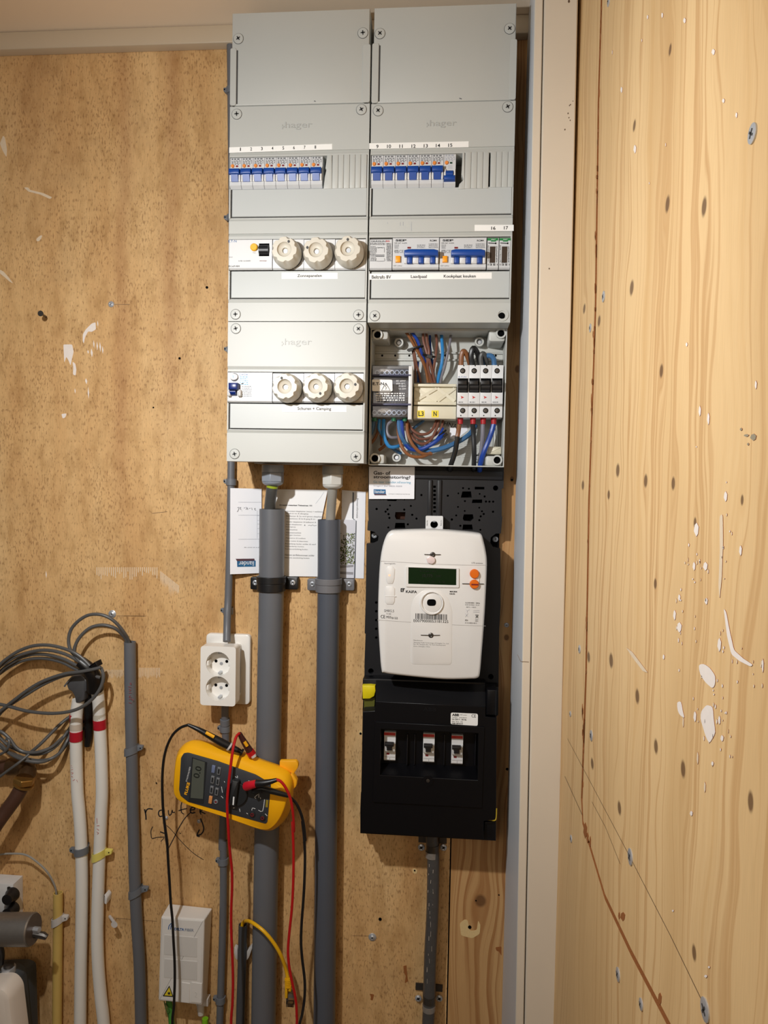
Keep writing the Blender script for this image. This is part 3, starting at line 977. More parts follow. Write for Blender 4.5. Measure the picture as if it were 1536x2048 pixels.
def rail_cover(par, x0, x1, zf, parts):
    """parts: list of (kind, y0, y1) down the front; kind flat / up / down / flap / window"""
    g = G()
    lo = D - .0022
    for kind, a, b in parts:
        za, zb = zf(a), zf(b)
        if kind == 'flat': g.strip(x0, x1, za, zb, D, D, RIM + .001)
        if kind == 'up': g.strip(x0, x1, za, zb, lo, D, RIM + .001)
        if kind == 'down': g.strip(x0, x1, za, zb, D, lo, RIM + .001)
        if kind == 'dip': g.strip(x0, x1, za, zb, lo, lo, RIM + .001)
        if kind == 'window':
            g.strip(x0, x0 + .0007, za, zb, D, D, RIM + .001); g.strip(x1 - .0022, x1, za, zb, D, D, RIM + .001)
        if kind == 'flap':
            g.strip(x0, x0 + .0022, za, zb - .001, D, D, RIM + .001); g.strip(x1 - .0022, x1, za, zb - .001, D, D, RIM + .001)
            build('hinged_flap', G().strip(x0 + .0048, x1 - .0024, za - .0006, zb + .0016, D - .0002, D + .0002, D - .004), FLAP, par, bev=.0006)
            build('flap_gap', G().strip(x0 + .002, x1 - .002, za, zb - .001, D - .0035, D - .0035, D - .02), DGREY, par)
    return build('cover', g, COVER, par)


tl = root('blank_cover_box', (XL0 + .11, 0, zL(209)), 'blank grey cover box at the top of the left column, under the header', 'cabinet', 'grey enclosure boxes')
zt_l = zL(21.5)
build('enclosure_body', G().box(XL0 + .001, XL1 - .001, zL(209) + .0005, zt_l - .003, 0.0, RIM, .001), BODY, tl)


def blank_cover(par, x0, x1, z0, z1, cv, L, R):
    g = G().box(x0 + .0022, x1 - .0022, z0 + .0007, z1, RIM + .001, D, .0015)
    build('cover', g, COVER, par)
    zz = xz(cv, L, 465 if cv is Z2 else 405, D)[1]
    xa = xz(cv, L, 500, D)[0]; xb = xz(cv, R, 500, D)[0]
    build('side_latch', G().prism(rnd([(x0, z0 + .0007), (xa, z0 + .0007), (xa, zz), (x0, zz)], .003, 3), RIM + .01, D + .0014), COVER, par, bev=.0005)
    build('side_latch', G().prism(rnd([(xb, z0 + .0007), (x1, z0 + .0007), (x1, zz), (xb, zz)], .003, 3), RIM + .01, D + .0010), COVER, par, bev=.0005)
    build('latch_slot', G().box(xa, xa + .0022, z0 + .003, zz - .003, D - .004, D + .0003), DGREY, par)


blank_cover(tl, XL0, XL1, zL(209), zt_l, Z2, 160, 1372)
cover_screw(tl, Z2, 177, 372, 35); cover_screw(tl, Z2, 1372, 318, 5)
tr = root('blank_cover_box', (XR0 + .11, 0, zR(204)), 'blank grey cover box at the top of the right column, beside the white jamb', 'cabinet', 'grey enclosure boxes')
build('enclosure_body', G().box(XR0 + .001, XR1 - .001, zR(204) + .0005, zR(11) - .003, 0.0, RIM, .001), BODY, tr)
blank_cover(tr, XR0, XR1, zR(204), zR(11), Z2b, 130, 1350)
cover_screw(tr, Z2b, 140, 313, 45); cover_screw(tr, Z2b, 1347, 268, 40)

bl = root('breaker_box', (XL0 + .11, 0, zL(643)), 'tall grey breaker box in the left column with one breaker row and one fuse row', 'cabinet', 'grey enclosure boxes')
build('enclosure_body', G().box(XL0 + .001, XL1 - .001, zL(643) + .0005, zL(209), 0, RIM, .001), BODY, bl)
rail_cover(bl, XL0, XL1, zL, [('flat', 210.5, 301), ('up', 301, 309), ('flat', 309, 312), ('window', 312, 376.5), ('flap', 376.5, 434), ('dip', 434, 436), ('up', 436, 441), ('flat', 441, 466.5), ('up', 466.5, 471.5), ('flat', 471.5, 477.5),
                             ('window', 477.5, 541), ('flap', 541, 597.5), ('dip', 597.5, 599), ('down', 599, 605.5), ('flat', 605.5, 642.5)])
cover_screw(bl, Z3, 167, 141, 3); cover_screw(bl, Z3, 1402, 96, 30); cover_screw(bl, Z5, 155, 985, 3); cover_screw(bl, Z5, 1373, 991, 3)
br = root('breaker_box', (XR0 + .11, 0, zR(645)), 'tall grey breaker box in the right column, above the opened box', 'cabinet', 'grey enclosure boxes')
build('enclosure_body', G().box(XR0 + .001, XR1 - .001, zR(645) + .002, zR(204), 0, RIM, .001), BODY, br)
rail_cover(br, XR0, XR1, zR, [('flat', 205, 295), ('up', 295, 305), ('flat', 305, 307), ('window', 307, 374), ('flap', 374, 430.5), ('dip', 430.5, 432.5), ('up', 432.5, 438), ('flat', 438, 464), ('up', 464, 471), ('flat', 471, 474),
                             ('window', 474, 542), ('flap', 542, 598), ('dip', 598, 599.5), ('down', 599.5, 606.5), ('flat', 606.5, 645)])
cover_screw(br, Z4, 131, 107, 40); cover_screw(br, Z4, 1415, 69, 30); cover_screw(br, Z6, 98, 1000, 50); cover_screw(br, Z6, 1358, 990, hole=True)
fl = root('fuse_box', (XL0 + .11, 0, zL(924)), 'short grey fuse box at the foot of the left column, over the two thick conduits', 'cabinet', 'grey enclosure boxes')
build('enclosure_body', G().box(XL0 + .001, XL1 - .001, zL(924) + .002, zL(643), 0, RIM, .001), BODY, fl)
build('cable_entry_plate', G().box(.03, .2, zL(924) - .002, zL(924) + .002, .008, RIM - .01, .001), BODY, fl)
rail_cover(fl, XL0, XL1, zL, [('flat', 644, 733), ('down', 733, 739.5), ('flat', 739.5, 744), ('window', 744, 807.5), ('flap', 807.5, 860), ('dip', 860, 861.5), ('down', 861.5, 867.5), ('flat', 867.5, 924.5)])
cover_screw(fl, Z7, 158, 135, 15); cover_screw(fl, Z7, 1373, 138, 45); cover_screw(fl, Z7, 146, 1377, 12); cover_screw(fl, Z7, 1347, 1404, 12)
for par, cv, X, Y in ((bl, Z3, 770, 250), (br, Z4, 765, 232), (fl, Z7, 765, 268)):
    text('hager', cv, X + 10, Y + 6, 268, 78, D, EMB, par, ext=.0007)
    g = G()
    for k in range(3):
        x, z = xz(cv, X - 150 + (k % 2) * 12, Y + 30 - k * 14, D); g.box(x - .0007, x + .0007, z - .0012, z + .0012, D, D + .0006)
    build('emblem', g, EMB, par)
# small marks on the covers
sm = G(); stroke(sm, Z2, [(903, 970), (918, 975)], 9, D); build('scuff', sm, GREYINK, tl, flat=True)
sm = G(); stroke(sm, Z2b, [(878, 915), (900, 922)], 9, D); build('scuff', sm, GREYINK, tr, flat=True)
for p_ in ([(222, 70), (224, 90)], [(350, 70), (350, 105)], [(378, 70), (378, 105)], [(460, 68), (460, 160)]): build('scuff', stroke(G(), Z6, p_, 3, D), PALEINK, br, flat=True)


# label strips stuck on the covers
def strip_label(par, cv, pts, words, name='label_strip'):
    s = build(name, G().prism(quad(cv, pts, D), D, D + .0003), LABEL, par)
    for w_, X, Y, ww, hh in words:
        text(w_, cv, X, Y, ww, hh, D + .0003, INK, s, bold=.014)


strip_label(bl, Z3, [(92, 525), (1112, 490), (1112, 435), (92, 470)], [(str(i + 1), 203 + i * 106, 489 - i * 3.2, 16 if i else 9, 31) for i in range(8)])
strip_label(br, Z4, [(42, 487), (1027, 468), (1027, 410), (42, 430)], [(w_, X, Y, ww, 33) for w_, X, Y, ww in (('9', 123, 461, 21), ('10', 238, 460, 38), ('11', 357, 459, 33), ('12', 481, 458, 40), ('13', 602, 455, 40), ('14', 723, 452, 42), ('15', 845, 449, 40))])
strip_label(bl, Z5, [(612, 634), (1167, 634), (1167, 572), (612, 572)], [('Zonnepanelen', 887, 606, 243, 36)])
strip_label(fl, Z7, [(618, 962), (1255, 962), (1255, 902), (618, 902)], [('Schuren + Camping', 935, 932, 333, 38)])
strip_label(br, Z6, [(1086, 158), (1473, 158), (1473, 98), (1086, 98)], [('16', 1272, 131, 42, 33), ('17', 1397, 128, 40, 33)])
strip_label(br, Z6, [(47, 642), (1257, 632), (1257, 570), (47, 582)], [('Beltrafo 8V', 162, 615, 190, 34), ('Laadpaal', 533, 614, 158, 38), ('Kookplaat keuken', 938, 611, 316, 38)])


# ------------------------------------------------------------------ small circuit breakers
def breaker(par, x0, w, zt, zb, off=False):
    h = zt - zb
    zz = lambda f: zt - h * f
    sec = [(-(RIM + .002), zz(0)), (-.1180, zz(0)), (-.1190, zz(.02)), (-.1190, zz(.335)), (-.1215, zz(.35)), (-.1215, zz(.91)), (-.1165, zz(1)), (-(RIM + .002), zz(1))]
    a, b = x0 + .0003, x0 + w - .0003
    build('breaker_body', G().loft([[(a, y, z) for y, z in sec], [(b, y, z) for y, z in sec]]), PRINTW, par)
    fl_ = G()
    ys = (.57, .80) if not off else (.50, .72)
    for q in ((.03, .19), (.81, .97)):
        fl_.box(x0 + w * q[0], x0 + w * q[1], zz(ys[1]), zz(ys[0]), .1215, .1245, .0008)
    build('toggle_guard', fl_, WHITE, par)
    g = G()
    if not off:
        g.box(x0 + w * .03, x0 + w * .96, zz(.60), zz(.43), .1195, .1305, .0015)
    else:
        g.box(x0 + w * .03, x0 + w * .96, zz(.87), zz(.73), .1195, .1305, .0015)
    z0, z1 = (zz(.80), zz(.56)) if not off else (zz(.76), zz(.52))
    arc = [(-.1195, z0)] + [(-(.1195 + .0075 * math.sin(math.pi * (k + 1) / 8)) , z0 + (z1 - z0) * (1 - math.cos(math.pi * (k + 1) / 8)) / 2) for k in range(7)] + [(-.1195, z1)]
    if not off: arc = [(-.1195, z0)] + [(-(.1235 + .004 * k / 6), z0 + (z1 - z0) * k / 6) for k in range(7)] + [(-.1195, z1)]
    g.loft([[(x0 + w * .2, y, z) for y, z in arc], [(x0 + w * .78, y, z) for y, z in arc]])
    build('toggle', g, BLUE, par)
    build('test_button', G().cyl(x0 + w * .23, zz(.275), w * .145, .118, .1215, 16, .0006), ORANGE, par)
    build('indicator', G().box(x0 + w * .5, x0 + w * .7, zz(.30), zz(.25), .118, .1194), DRED if not off else DGREEN, par)
    g = G()
    rr = random.Random(3)
    for row, (f, hh) in enumerate(((.05, .022), (.105, .012), (.14, .012), (.18, .012), (.215, .012))):
        X = .12
        while X < .85:
            ww = rr.uniform(.06, .2) if row else rr.uniform(.1, .26)
            g.add([(x0 + w * X, -.1193, zz(f + hh)), (x0 + w * min(.9, X + ww), -.1193, zz(f + hh)), (x0 + w * min(.9, X + ww), -.1193, zz(f - hh)), (x0 + w * X, -.1193, zz(f - hh))], [(0, 1, 2, 3)])
            X += ww + rr.uniform(.05, .13)
    if off:
        for k in range(4):
            g.add([(x0 + w * .34, -.1218, zz(.37 + k * .03)), (x0 + w * .72, -.1218, zz(.37 + k * .03)), (x0 + w * .72, -.1218, zz(.38 + k * .03)), (x0 + w * .34, -.1218, zz(.38 + k * .03))], [(0, 1, 2, 3)])
    build('lettering', g, PALEINK if off else GREYINK, par, flat=True)


zt, zb = zL(312.5), zL(375.5)
xa, xb = .0009, P(645, 345, .12)[0]
wd = (xb - xa) / 8
o = root('circuit_breaker', (xa + wd / 2, -RIM, zb), 'slim white breaker with blue toggle under number one on the left strip', 'breaker', 'breakers numbered 1 to 8')
breaker(o, xa, wd, zt, zb)
for k in range(1, 8):
    c = copy_tree(o, (wd * k, 0, 0))
    c['label'] = 'slim white breaker with blue toggle under number %s on the left strip' % NUM[k]
zt, zb = zR(307.5), zR(373.5)
xa, xb = xz(Z4, 62, 700, .12)[0], xz(Z4, 900, 700, .12)[0]
wd = (xb - xa) / 7
o = root('circuit_breaker', (xa + wd / 2, -RIM, zb), 'slim white breaker with raised blue toggle under number nine', 'breaker', 'breakers numbered 9 to 15')
breaker(o, xa, wd, zt, zb)
for k in range(1, 6):
    c = copy_tree(o, (wd * k, 0, 0))
    c['label'] = 'slim white breaker with raised blue toggle under number %s' % NUM[k + 8]
o = root('circuit_breaker', (xa + wd * 6.5, -RIM, zb), 'slim breaker switched off, its blue toggle down, under number fifteen', 'breaker', 'breakers numbered 9 to 15')
breaker(o, xa + wd * 6, wd, zt, zb, True)


# ribbed blanking strips that fill the rest of the two upper windows
def blanking(cv, edges, top, bot, label, first=None):
    xs = [xz(cv, e, (top + bot) / 2, D)[0] for e in edges]
    z1, z0 = xz(cv, edges[0], top, D)[1], xz(cv, edges[0], bot, D)[1]
    o = root('blanking_strip', ((xs[0] + xs[-1]) / 2, -.10, z0), label, 'blank', 'ribbed blanking strips')
    if first:
        q = quad(cv, first, D)
        build('torn_rib', G().prism(q, .10, D + .0012, .0006), COVER, o)
    for a, b in zip(xs, xs[1:]):
        build('rib', G().box(a + .0002, b - .0002, z0, z1, .10, D + .0010, .0005), COVER, o)
    build('strip_back', G().box(xs[0], xs[-1], z0 + .001, z1 - .001, .095, D - .0005), COVER, o)


blanking(Z3, [1112, 1172, 1225, 1285, 1340, 1395, 1455], 545, 878, 'ribbed grey blanking strip filling the window right of breaker number eight', [(1025, 885), (1110, 880), (1110, 545), (1062, 550), (1045, 680), (1056, 690), (1040, 760)])
blanking(Z4, [990, 1050, 1110, 1168, 1226], 518, 880, 'wider ribbed grey blanking strip with a torn edge beside breaker number fifteen', [(922, 886), (988, 883), (988, 520), (966, 522), (960, 660), (955, 740), (978, 790), (955, 815), (935, 835)])
blanking(Z4, [1242, 1300, 1355, 1415, 1472], 515, 868, 'narrow ribbed grey blanking strip at the right end of its window')


# ------------------------------------------------------------------ wide rail devices
def dev(name, label, cat, cv, x0, x1, y0, y1, m, d=.1205, group=None, db=None, mid=None):
    a, b = xz(cv, x0, (y0 + y1) / 2, d)[0], xz(cv, x1, (y0 + y1) / 2, d)[0]
    m_ = (x0 + x1) / 2 if mid is None else mid
    if cv in (Z5, Z7): a, b = max(a, XL0 + .0009), min(b, XL1 - .0024)
    if cv is Z6: a, b = max(a, XR0 + .0009), min(b, XR1 - .0024)
    z1, z0 = xz(cv, m_, y0, d)[1], xz(cv, m_, y1, d)[1]
    o = root(name, ((a + b) / 2, -(db or RIM + .002), z0), label, cat, group)
    h = z1 - z0
    sec = [(-(db or RIM + .002), z1), (-(d - .0006), z1), (-d, z1 - .0006), (-d, z0 + h * .05), (-(d - .003), z0), (-(db or RIM + .002), z0)]
    build('device_body', G().loft([[(a + .0002, y, z) for y, z in sec], [(b - .0002, y, z) for y, z in sec]]), m, o)
    return o


def barrel(par, cv, x0, x1, y0, y1, d, r, m, name='toggle'):
    a, b = xz(cv, x0, y0, d)[0], xz(cv, x1, y0, d)[0]
    z1, z0 = xz(cv, x0, y0, d)[1], xz(cv, x0, y1, d)[1]
    n = 8
    arc = [(-(d - .001), z0)] + [(-(d + r * math.sin(math.pi * k / n)), z0 + (z1 - z0) * (1 - math.cos(math.pi * k / n)) / 2) for k in range(n + 1)] + [(-(d - .001), z1)]
    return build(name, G().loft([[(a, y, z) for y, z in arc], [(b, y, z) for y, z in arc]]), m, par)


def pbox(cv, x0, y0, x1, y1, d0, d1, ch=0, r=0):
    q = quad(cv, [(x0, y1), (x1, y1), (x1, y0), (x0, y0)], d1)
    xs = sorted(p[0] for p in q); zs = sorted(p[1] for p in q)
    X0, X1 = (xs[0] + xs[1]) / 2, (xs[2] + xs[3]) / 2
    Z_0, Z_1 = (zs[0] + zs[1]) / 2, (zs[2] + zs[3]) / 2
    return G().prism(rect(X0, X1, Z_0, Z_1, r, 4), d0, d1, ch)


o = dev('residual_current_device', 'white residual current device with yellow test button left of the upper three caps', 'switch', Z5, 84, 517, 242, 540, WHITE)
x, z = xz(Z5, 333, 315, .125); build('test_button', G().cyl(x, z, .0058, .12, .125, 22, .0012), YELBTN, o)
build('toggle_recess', pbox(Z5, 386, 282, 488, 408, .119, .1207), HOLE, o)
barrel(o, Z5, 390, 484, 300, 395, .1207, .006, BLACK)
text('E.T-N', Z5, 124, 260, 80, 22, .1205, BLUEINK, o)
text('Test', Z5, 340, 374, 30, 10, .1205, GREYINK, o)
text('nicht betätigen', Z5, 428, 455, 70, 14, .1205, DRED, o)
text('30 mA', Z5, 108, 418, 34, 9, .1205, GREYINK, o); text('In=40A  Un=230/400V', Z5, 245, 455, 120, 12, .1205, GREYINK, o); text('FRCmM-40/4', Z5, 138, 508, 110, 16, .1205, INK, o)


def fuse(cv, x0, x1, y0, y1, cx, cy, ang, label, grp):
    o = dev('fuse_holder', label, 'fuse', cv, x0, x1, y0, y1, WHITE, d=.1195, group=grp)
    x, z = xz(cv, cx, cy, .149)
    build('seal_ring', G().cyl(x + .0003, z, .0222, .1203, .125, 36), BLACK, o)
    fn = lambda a, d: (1 - .085 * max(0, math.cos(3.5 * (a - .3))) ** 6 - 0) if d > .128 else 1
    def fn2(a, d):
        if d < .127: return 1
        c = abs(math.cos(3.5 * (a - .35)))
        return 1 - (.10 if d > .14 else .05) * max(0, c - .55) / .45
    g = G()
    n = 84
    rings = []
    for r, d, f in ((.0222, .121, 0), (.0226, .130, 0), (.0220, .137, .3), (.0205, .145, .8), (.0188, .149, 1), (.0112, .1492, 0), (.0108, .1462, 0), (.0075, .1440, 0), (.0045, .1432, 0), (.0040, .1395, 0), (.001, .1395, 0)):
        ring = []
        for k in range(n):
            a = 2 * math.pi * k / n
            c = math.cos(7 * (a - .35) / 1)
            s_ = 1 - .13 * f * max(0, c - .25) / .75
            ring.append((x + r * s_ * math.cos(a), -d, z + r * s_ * math.sin(a)))
        rings.append(ring)
    g.loft(rings)
    cap = build('screw_cap', g, CREAM, o, ang=50)
    build('contact', G().cyl(x, z, .0034, .139, .1405, 16), STEEL, cap)
    a = math.radians(ang)
    kx, kz = x + math.cos(a) * .0135, z + math.sin(a) * .0135
    build('sight_hole', G().prism(rnd([(kx - .0026, kz), (kx, kz - .003), (kx + .0026, kz), (kx, kz + .003)], .002, 3), .148, .1497), DGREY, cap)


for i, (x0, x1, cx, cy, ang, w_) in enumerate(((523, 829, 637, 340, 60, 'beside the yellow-button switch'), (831, 1139, 950, 345, 165, 'in the middle'), (1141, 1450, 1265, 333, 90, 'at the end'))):
    fuse(Z5, x0, x1, 240, 540, cx, cy, ang, 'cream fluted screw cap fuse %s of the upper row of three' % w_, 'screw cap fuses of the upper row')
for i, (x0, x1, cx, cy, ang, w_) in enumerate(((523, 827, 640, 708, 110, 'nearest the blue toggle'), (829, 1134, 945, 705, -55, 'in the middle'), (1136, 1441, 1255, 703, 10, 'beside the opened box'))):
    fuse(Z7, x0, x1, 578, 868, cx, cy, ang, 'cream fluted screw cap fuse %s of the lower row of three' % w_, 'screw cap fuses of the lower row')

o = dev('residual_current_device', 'white switch with one blue toggle left of the lower three caps', 'switch', Z7, 77, 517, 568, 866, WHITE)
x, z = xz(ZDa, 262, 208, .124)
build('button_well', G().cyl(x + .0005, z - .0003, .0068, .12, .1209, 24), BLACK, o)
bt = build('test_button', G().prism(circ(x, z, .0066, 24, .0052), .1205, .124, .0008), WHITE, o)
text('T', ZDa, 255, 208, 60, 65, .124, TEALINK, bt)
build('toggle', pbox(ZDa, 95, 385, 375, 600, .119, .134, .002), DBLUE, o)
barrel(o, ZDa, 160, 355, 560, 790, .121, .007, DBLUE, 'toggle_barrel')
for a, b in ((55, 158), (362, 480)):
    build('toggle_guard', pbox(ZDa, a, 590, b, 805, .12, .128, .002, .002), WHITE, o)
text('DACIA', ZDa, 577, 140, 265, 56, .1205, BLUEINK, o)
g = G(); fine(g, ZDa, 440, 185, 715, 470, 5, .1205, 5, .4, 50); build('fine_print', g, TEALINK, o, flat=True)
g = G(); fine(g, ZDa, 510, 480, 820, 830, 7, .1205, 6, .4, 34); build('wiring_print', g, GREYINK, o, flat=True)
g = G(); flatq(g, ZDa, [(500, 410), (580, 405), (575, 420), (530, 440), (505, 440)], .1205); build('arrow_print', g, INK, o, flat=True)

o = dev('bell_transformer', 'white bell transformer with printed wiring diagram at the left end of its row', 'transformer', Z6, 46, 267, 240, 541, PRINTW)
text('GRÄSSLIN', Z6, 130, 260, 145, 18, .1205, INK, o, bold=.02); text('8VA', Z6, 226, 260, 38, 18, .1205, REDINK, o, bold=.02)
g = G(); fine(g, Z6, 52, 274, 200, 300, 2, .1205, 3, .5, 12); fine(g, Z6, 52, 308, 108, 460, 12, .1205, 4, .5, 8); fine(g, Z6, 212, 278, 258, 460, 13, .1205, 8, .6, 9)
for p in ([(112, 322), (192, 322)], [(112, 322), (112, 372)], [(192, 322), (192, 372)], [(112, 430), (112, 456), (192, 456), (192, 430)], [(125, 330), (150, 324), (180, 330)]): stroke(g, Z6, p, 3, .1205)
stroke(g, Z6, [(108, 398), (192, 398)], 6, .1205); stroke(g, Z6, [(108, 410), (192, 410)], 6, .1205)
build('wiring_print', g, INK, o, flat=True)


def four_pole(cv, ox, x0, x1, label):
    o = dev('four_pole_breaker', label, 'breaker', cv, x0, x1, 226, 538, PRINTW, group='wide breakers with three-legged blue toggles', mid=x0)
    text('SEP', cv, ox + 85, 252, 110, 20, .1205, INK, o, bold=.04)
    text('RCM4', cv, ox + 405, 254, 66, 17, .1205, INK, o, bold=.02)
    text('SPR B/C 4-63A', cv, ox + 82, 279, 125, 11, .1205, INK, o); text('CE', cv, ox + 88, 361, 42, 28, .1205, GREYINK, o)
    text('SEP safety', cv, ox + 52, 505, 86, 13, .1205, GREYINK, o)
    g = G(); fine(g, cv, ox + 18, 292, ox + 64, 336, 4, .1205, 3, .5, 10); fine(g, cv, ox + 240, 292, ox + 325, 330, 3, .1205, 5, .5, 14); fine(g, cv, ox + 358, 280, ox + 450, 330, 4, .1205, 7, .5, 10); fine(g, cv, ox + 18, 345, ox + 60, 378, 3, .1205, 9, .8, 14)
    build('fine_print', g, GREYINK, o, flat=True)
    build('indicator', pbox(cv, ox + 148, 316, ox + 182, 332, .12, .1212), DRED, o)
    build('test_button', pbox(cv, ox + 30, 403, ox + 78, 466, .12, .1245, .0008), mat('amber_button', (244, 160, 24), .4, vary=.02), o)
    q = quad(cv, [(ox + 115, 400), (ox + 455, 400), (ox + 455, 345), (ox + 412, 334), (ox + 160, 334), (ox + 115, 345)], .137)
    tg = build('toggle', G().prism(q, .1255, .137, .0018), BLUE, o)
    for a in (148, 262, 376):
        g = pbox(cv, ox + a, 375, ox + a + 48, 476, .1195, .1275, .001)
        build('toggle_leg', g, BLUE, o)
    for a, b in ((112, 146), (198, 260), (312, 374), (426, 456)):
        build('toggle_guard', pbox(cv, ox + a, 400, ox + b, 478, .12, .1255, .001, .0012), WHITE, o)


four_pole(Z6, 272, 272, 733, 'wide breaker above the Laadpaal label')
four_pole(Z6, 738, 738, 1202, 'wide breaker above the Kookplaat keuken label')
for i, (x0, x1) in enumerate(((1210, 1324), (1329, 1447))):
    o = dev('energy_counter', 'slim counter with green band under number %s' % NUM[15 + i], 'meter', Z6, x0, x1, 226, 538, PRINTW, group='slim counters with green bands', mid=1200)
    build('green_band', pbox(Z6, x0 + 4, 229, x1 - 4, 252, .1195, .1209), GREENP, o)
    build('badge', pbox(Z6, x0 + 38, 229, x0 + 88, 262, .1195, .1212), GREENP, o)
    text('EMAT', Z6, x0 + 63, 244, 42, 13, .1212, WHITEINK, o)
    x, z = xz(Z6, x0 + 84, 281, .1205); build('pulse_light', G().cyl(x, z, .0012, .12, .1212, 12), HOLE, o)
    g = G(); stroke(g, Z6, [(x0 + 12, 278), (x0 + 76, 281)], 8, .1205); fine(g, Z6, x0 + 6, 300, x0 + 16, 470, 14, .1205, i, .6, 8); fine(g, Z6, x0 + 86, 310, x0 + 102, 470, 14, .1205, i + 3, .6, 9)
    for k in range(4):
        stroke(g, Z6, [(x0 + 10 + k * 30, 484), (x0 + 10 + k * 30, 500)], 5, .1205)
        if k in (1, 2): stroke(g, Z6, [(x0 + 28 + (k - 1) * 34, 484), (x0 + 44 + (k - 1) * 34, 484), (x0 + 44 + (k - 1) * 34, 500), (x0 + 28 + (k - 1) * 34, 500), (x0 + 28 + (k - 1) * 34, 484)], 4, .1205, 1)
    build('fine_print', g, INK, o, flat=True)
    build('counter_window', pbox(Z6, x0 + 26, 312, x0 + 80, 474, .1195, .121), mat('counter_window', (66, 54, 46), .3, vary=.1), o)


# ------------------------------------------------------------------ the opened box at the foot of the right column
OB = RIM
z_top = P(880, 652, OB)[1]
z_top = zR(645)
z_bot = (xz(ZA, 60, 1392, OB)[1] + xz(ZA, 1320, 1412, OB)[1]) / 2
ob = root('open_box', (XR0 + .11, 0, z_bot), 'opened grey box full of loose wires above the black meter board', 'cabinet', 'grey enclosure boxes')
x0, x1 = XR0 + .0004, XR1 - .0004
t = .0016
FLR = .012
build('back_plate', G().box(x0, x1, z_bot, z_top, .002, FLR), COVER, ob)
g = G().plate(rect(x0, x1, z_bot, z_top), [rect(x0 + t, x1 - t, z_bot + t, z_top - t)], FLR, OB)
build('side_walls', g, COVER, ob)
zl = xz(ZA, 600, 105, .07)[1]
build('top_flange', G().box(x0 + .03, x1 - .03, zl, z_top - t, .055, .072, .001), COVER, ob)
# moulded ribs of the back plate
for y0, y1, d in ((305, 325, .016), (372, 392, .016)):
    build('rib', pbox(ZA, 80, y0, 1330, y1, FLR, d, .001), COVER, ob)
for X in (165, 290, 425, 770, 1255):
    x, z = xz(ZA, X, 342, FLR); build('rib_hole', G().cyl(x, z, .0018, FLR, FLR + .0004, 10), HOLE, ob)
# corner posts
for X, Y, bx, by in ((120, 142, (52, 105, 222, 185), 0), (1305, 128, (1190, 92, 1345, 205), 0), (95, 1328, (50, 1290, 185, 1380), 0), (1268, 1345, (1160, 1305, 1315, 1402), 0)):
    p = build('corner_post', pbox(ZA, bx[0], bx[1], bx[2], bx[3], FLR, .071, .002, .004), COVER, ob)
    x, z = xz(ZA, X, Y, .074)
    build('post_socket', G().plate(circ(x, z, .0082, 26), [circ(x, z, .0056, 22)], .071, .0755), COVER, p)
    build('post_hole', G().cyl(x, z, .0058, .0712, .0716, 22), HOLE, p)
for X, Y in ((325, 215), (1098, 208), (302, 1318), (1078, 1318)):
    x, z = xz(ZA, X, Y, .03)
    p = build('mounting_boss', G().plate(circ(x, z, .0075, 24), [circ(x, z, .0048, 20)], FLR, .03), COVER, ob)
    build('boss_screw', G().lathe(x, z, [(.0046, FLR), (.0046, .024), (.003, .0255)], 14), STEEL, p)
build('rail_bracket', pbox(ZA, 1180, 1215, 1310, 1290, FLR, .045, .002, .002), CREAM2, ob)
build('rail_post', pbox(ZA, 1235, 960, 1275, 1230, FLR, .03, .002, .001), COVER, ob)
# lettering moulded into the back plate, and the lit note stuck on it
note = build('back_note', G().prism(quad(ZA, [(800, 1010), (975, 1010), (985, 1060), (935, 1100), (890, 1140), (815, 1135)], FLR), FLR, FLR + .0004), PAPER, ob)
text('HNA', ZA, 822, 1008, 130, 42, FLR + .0006, INK, note, ang=-14)
g = G(); fine(g, ZA, 740, 1140, 1160, 1330, 9, FLR, 3, .3, 40); build('moulded_print', g, EMB, ob, flat=True)

# terminal block under a clear cover
tb = root('terminal_block', (xz(ZA, 240, 940, .03)[0], -FLR, xz(ZA, 240, 945, .075)[1]), 'terminal block with a clear cover and white warning sticker in the opened box', 'terminals')
build('block_body', pbox(ZA, 68, 440, 440, 940, FLR + .0008, .052, .002), mat('terminal_grey', (150, 146, 140), .5, vary=.05), tb)
build('side_plate', pbox(ZA, 415, 440, 452, 955, FLR + .0008, .074, .001), WHITE, tb)
for y0, n, xa_, st in ((505, 7, 118, 47.5), (890, 7, 92, 47)):
    build('screw_rail', pbox(ZA, 69, y0 - 38, 420, y0 + 38, .052, .058, .001), mat('rail_grey', (120, 120, 124), .45, vary=.05), tb)
    for k in range(n):
        x, z = xz(ZA, xa_ + k * st, y0, .062)
        s = build('terminal_screw', G().plate(circ(x, z, .0040, 20), [circ(x, z, .0026, 16)], .058, .063), STEEL, tb)
        build('screw_slot', G().box(x - .0024, x + .0024, z - .0004, z + .0004, .058, .0605), DSTEEL, s)
build('clear_cover', pbox(ZA, 68, 536, 420, 800, .064, .0735, .001), CLEAR, tb)
build('clear_cover', pbox(ZA, 68, 432, 440, 524, .068, .072, .001), CLEAR, tb)
build('clear_cover', pbox(ZA, 68, 812, 416, 930, .066, .070, .001), CLEAR, tb)
for y0, y1 in ((520, 535), (800, 818)):
    build('cover_ridge', pbox(ZA, 68, y0, 442, y1, .060, .0755, .001), mat('violet_ridge', (84, 86, 112), .3, vary=.05), tb)
q = rnd(quad(ZA, [(69, 570), (262, 574), (265, 684), (69, 684)], .0737), .002, 3)
st = build('warning_sticker', G().prism(q, .0736, .0741), LABEL, tb)
text('E.T-N', ZA, 128, 612, 108, 28, .0741, INK, st, bold=.03)
g = G()
for p in ([(200, 606), (242, 678), (158, 678), (200, 606)],): stroke(g, ZA, p, 7, .0741, 1)
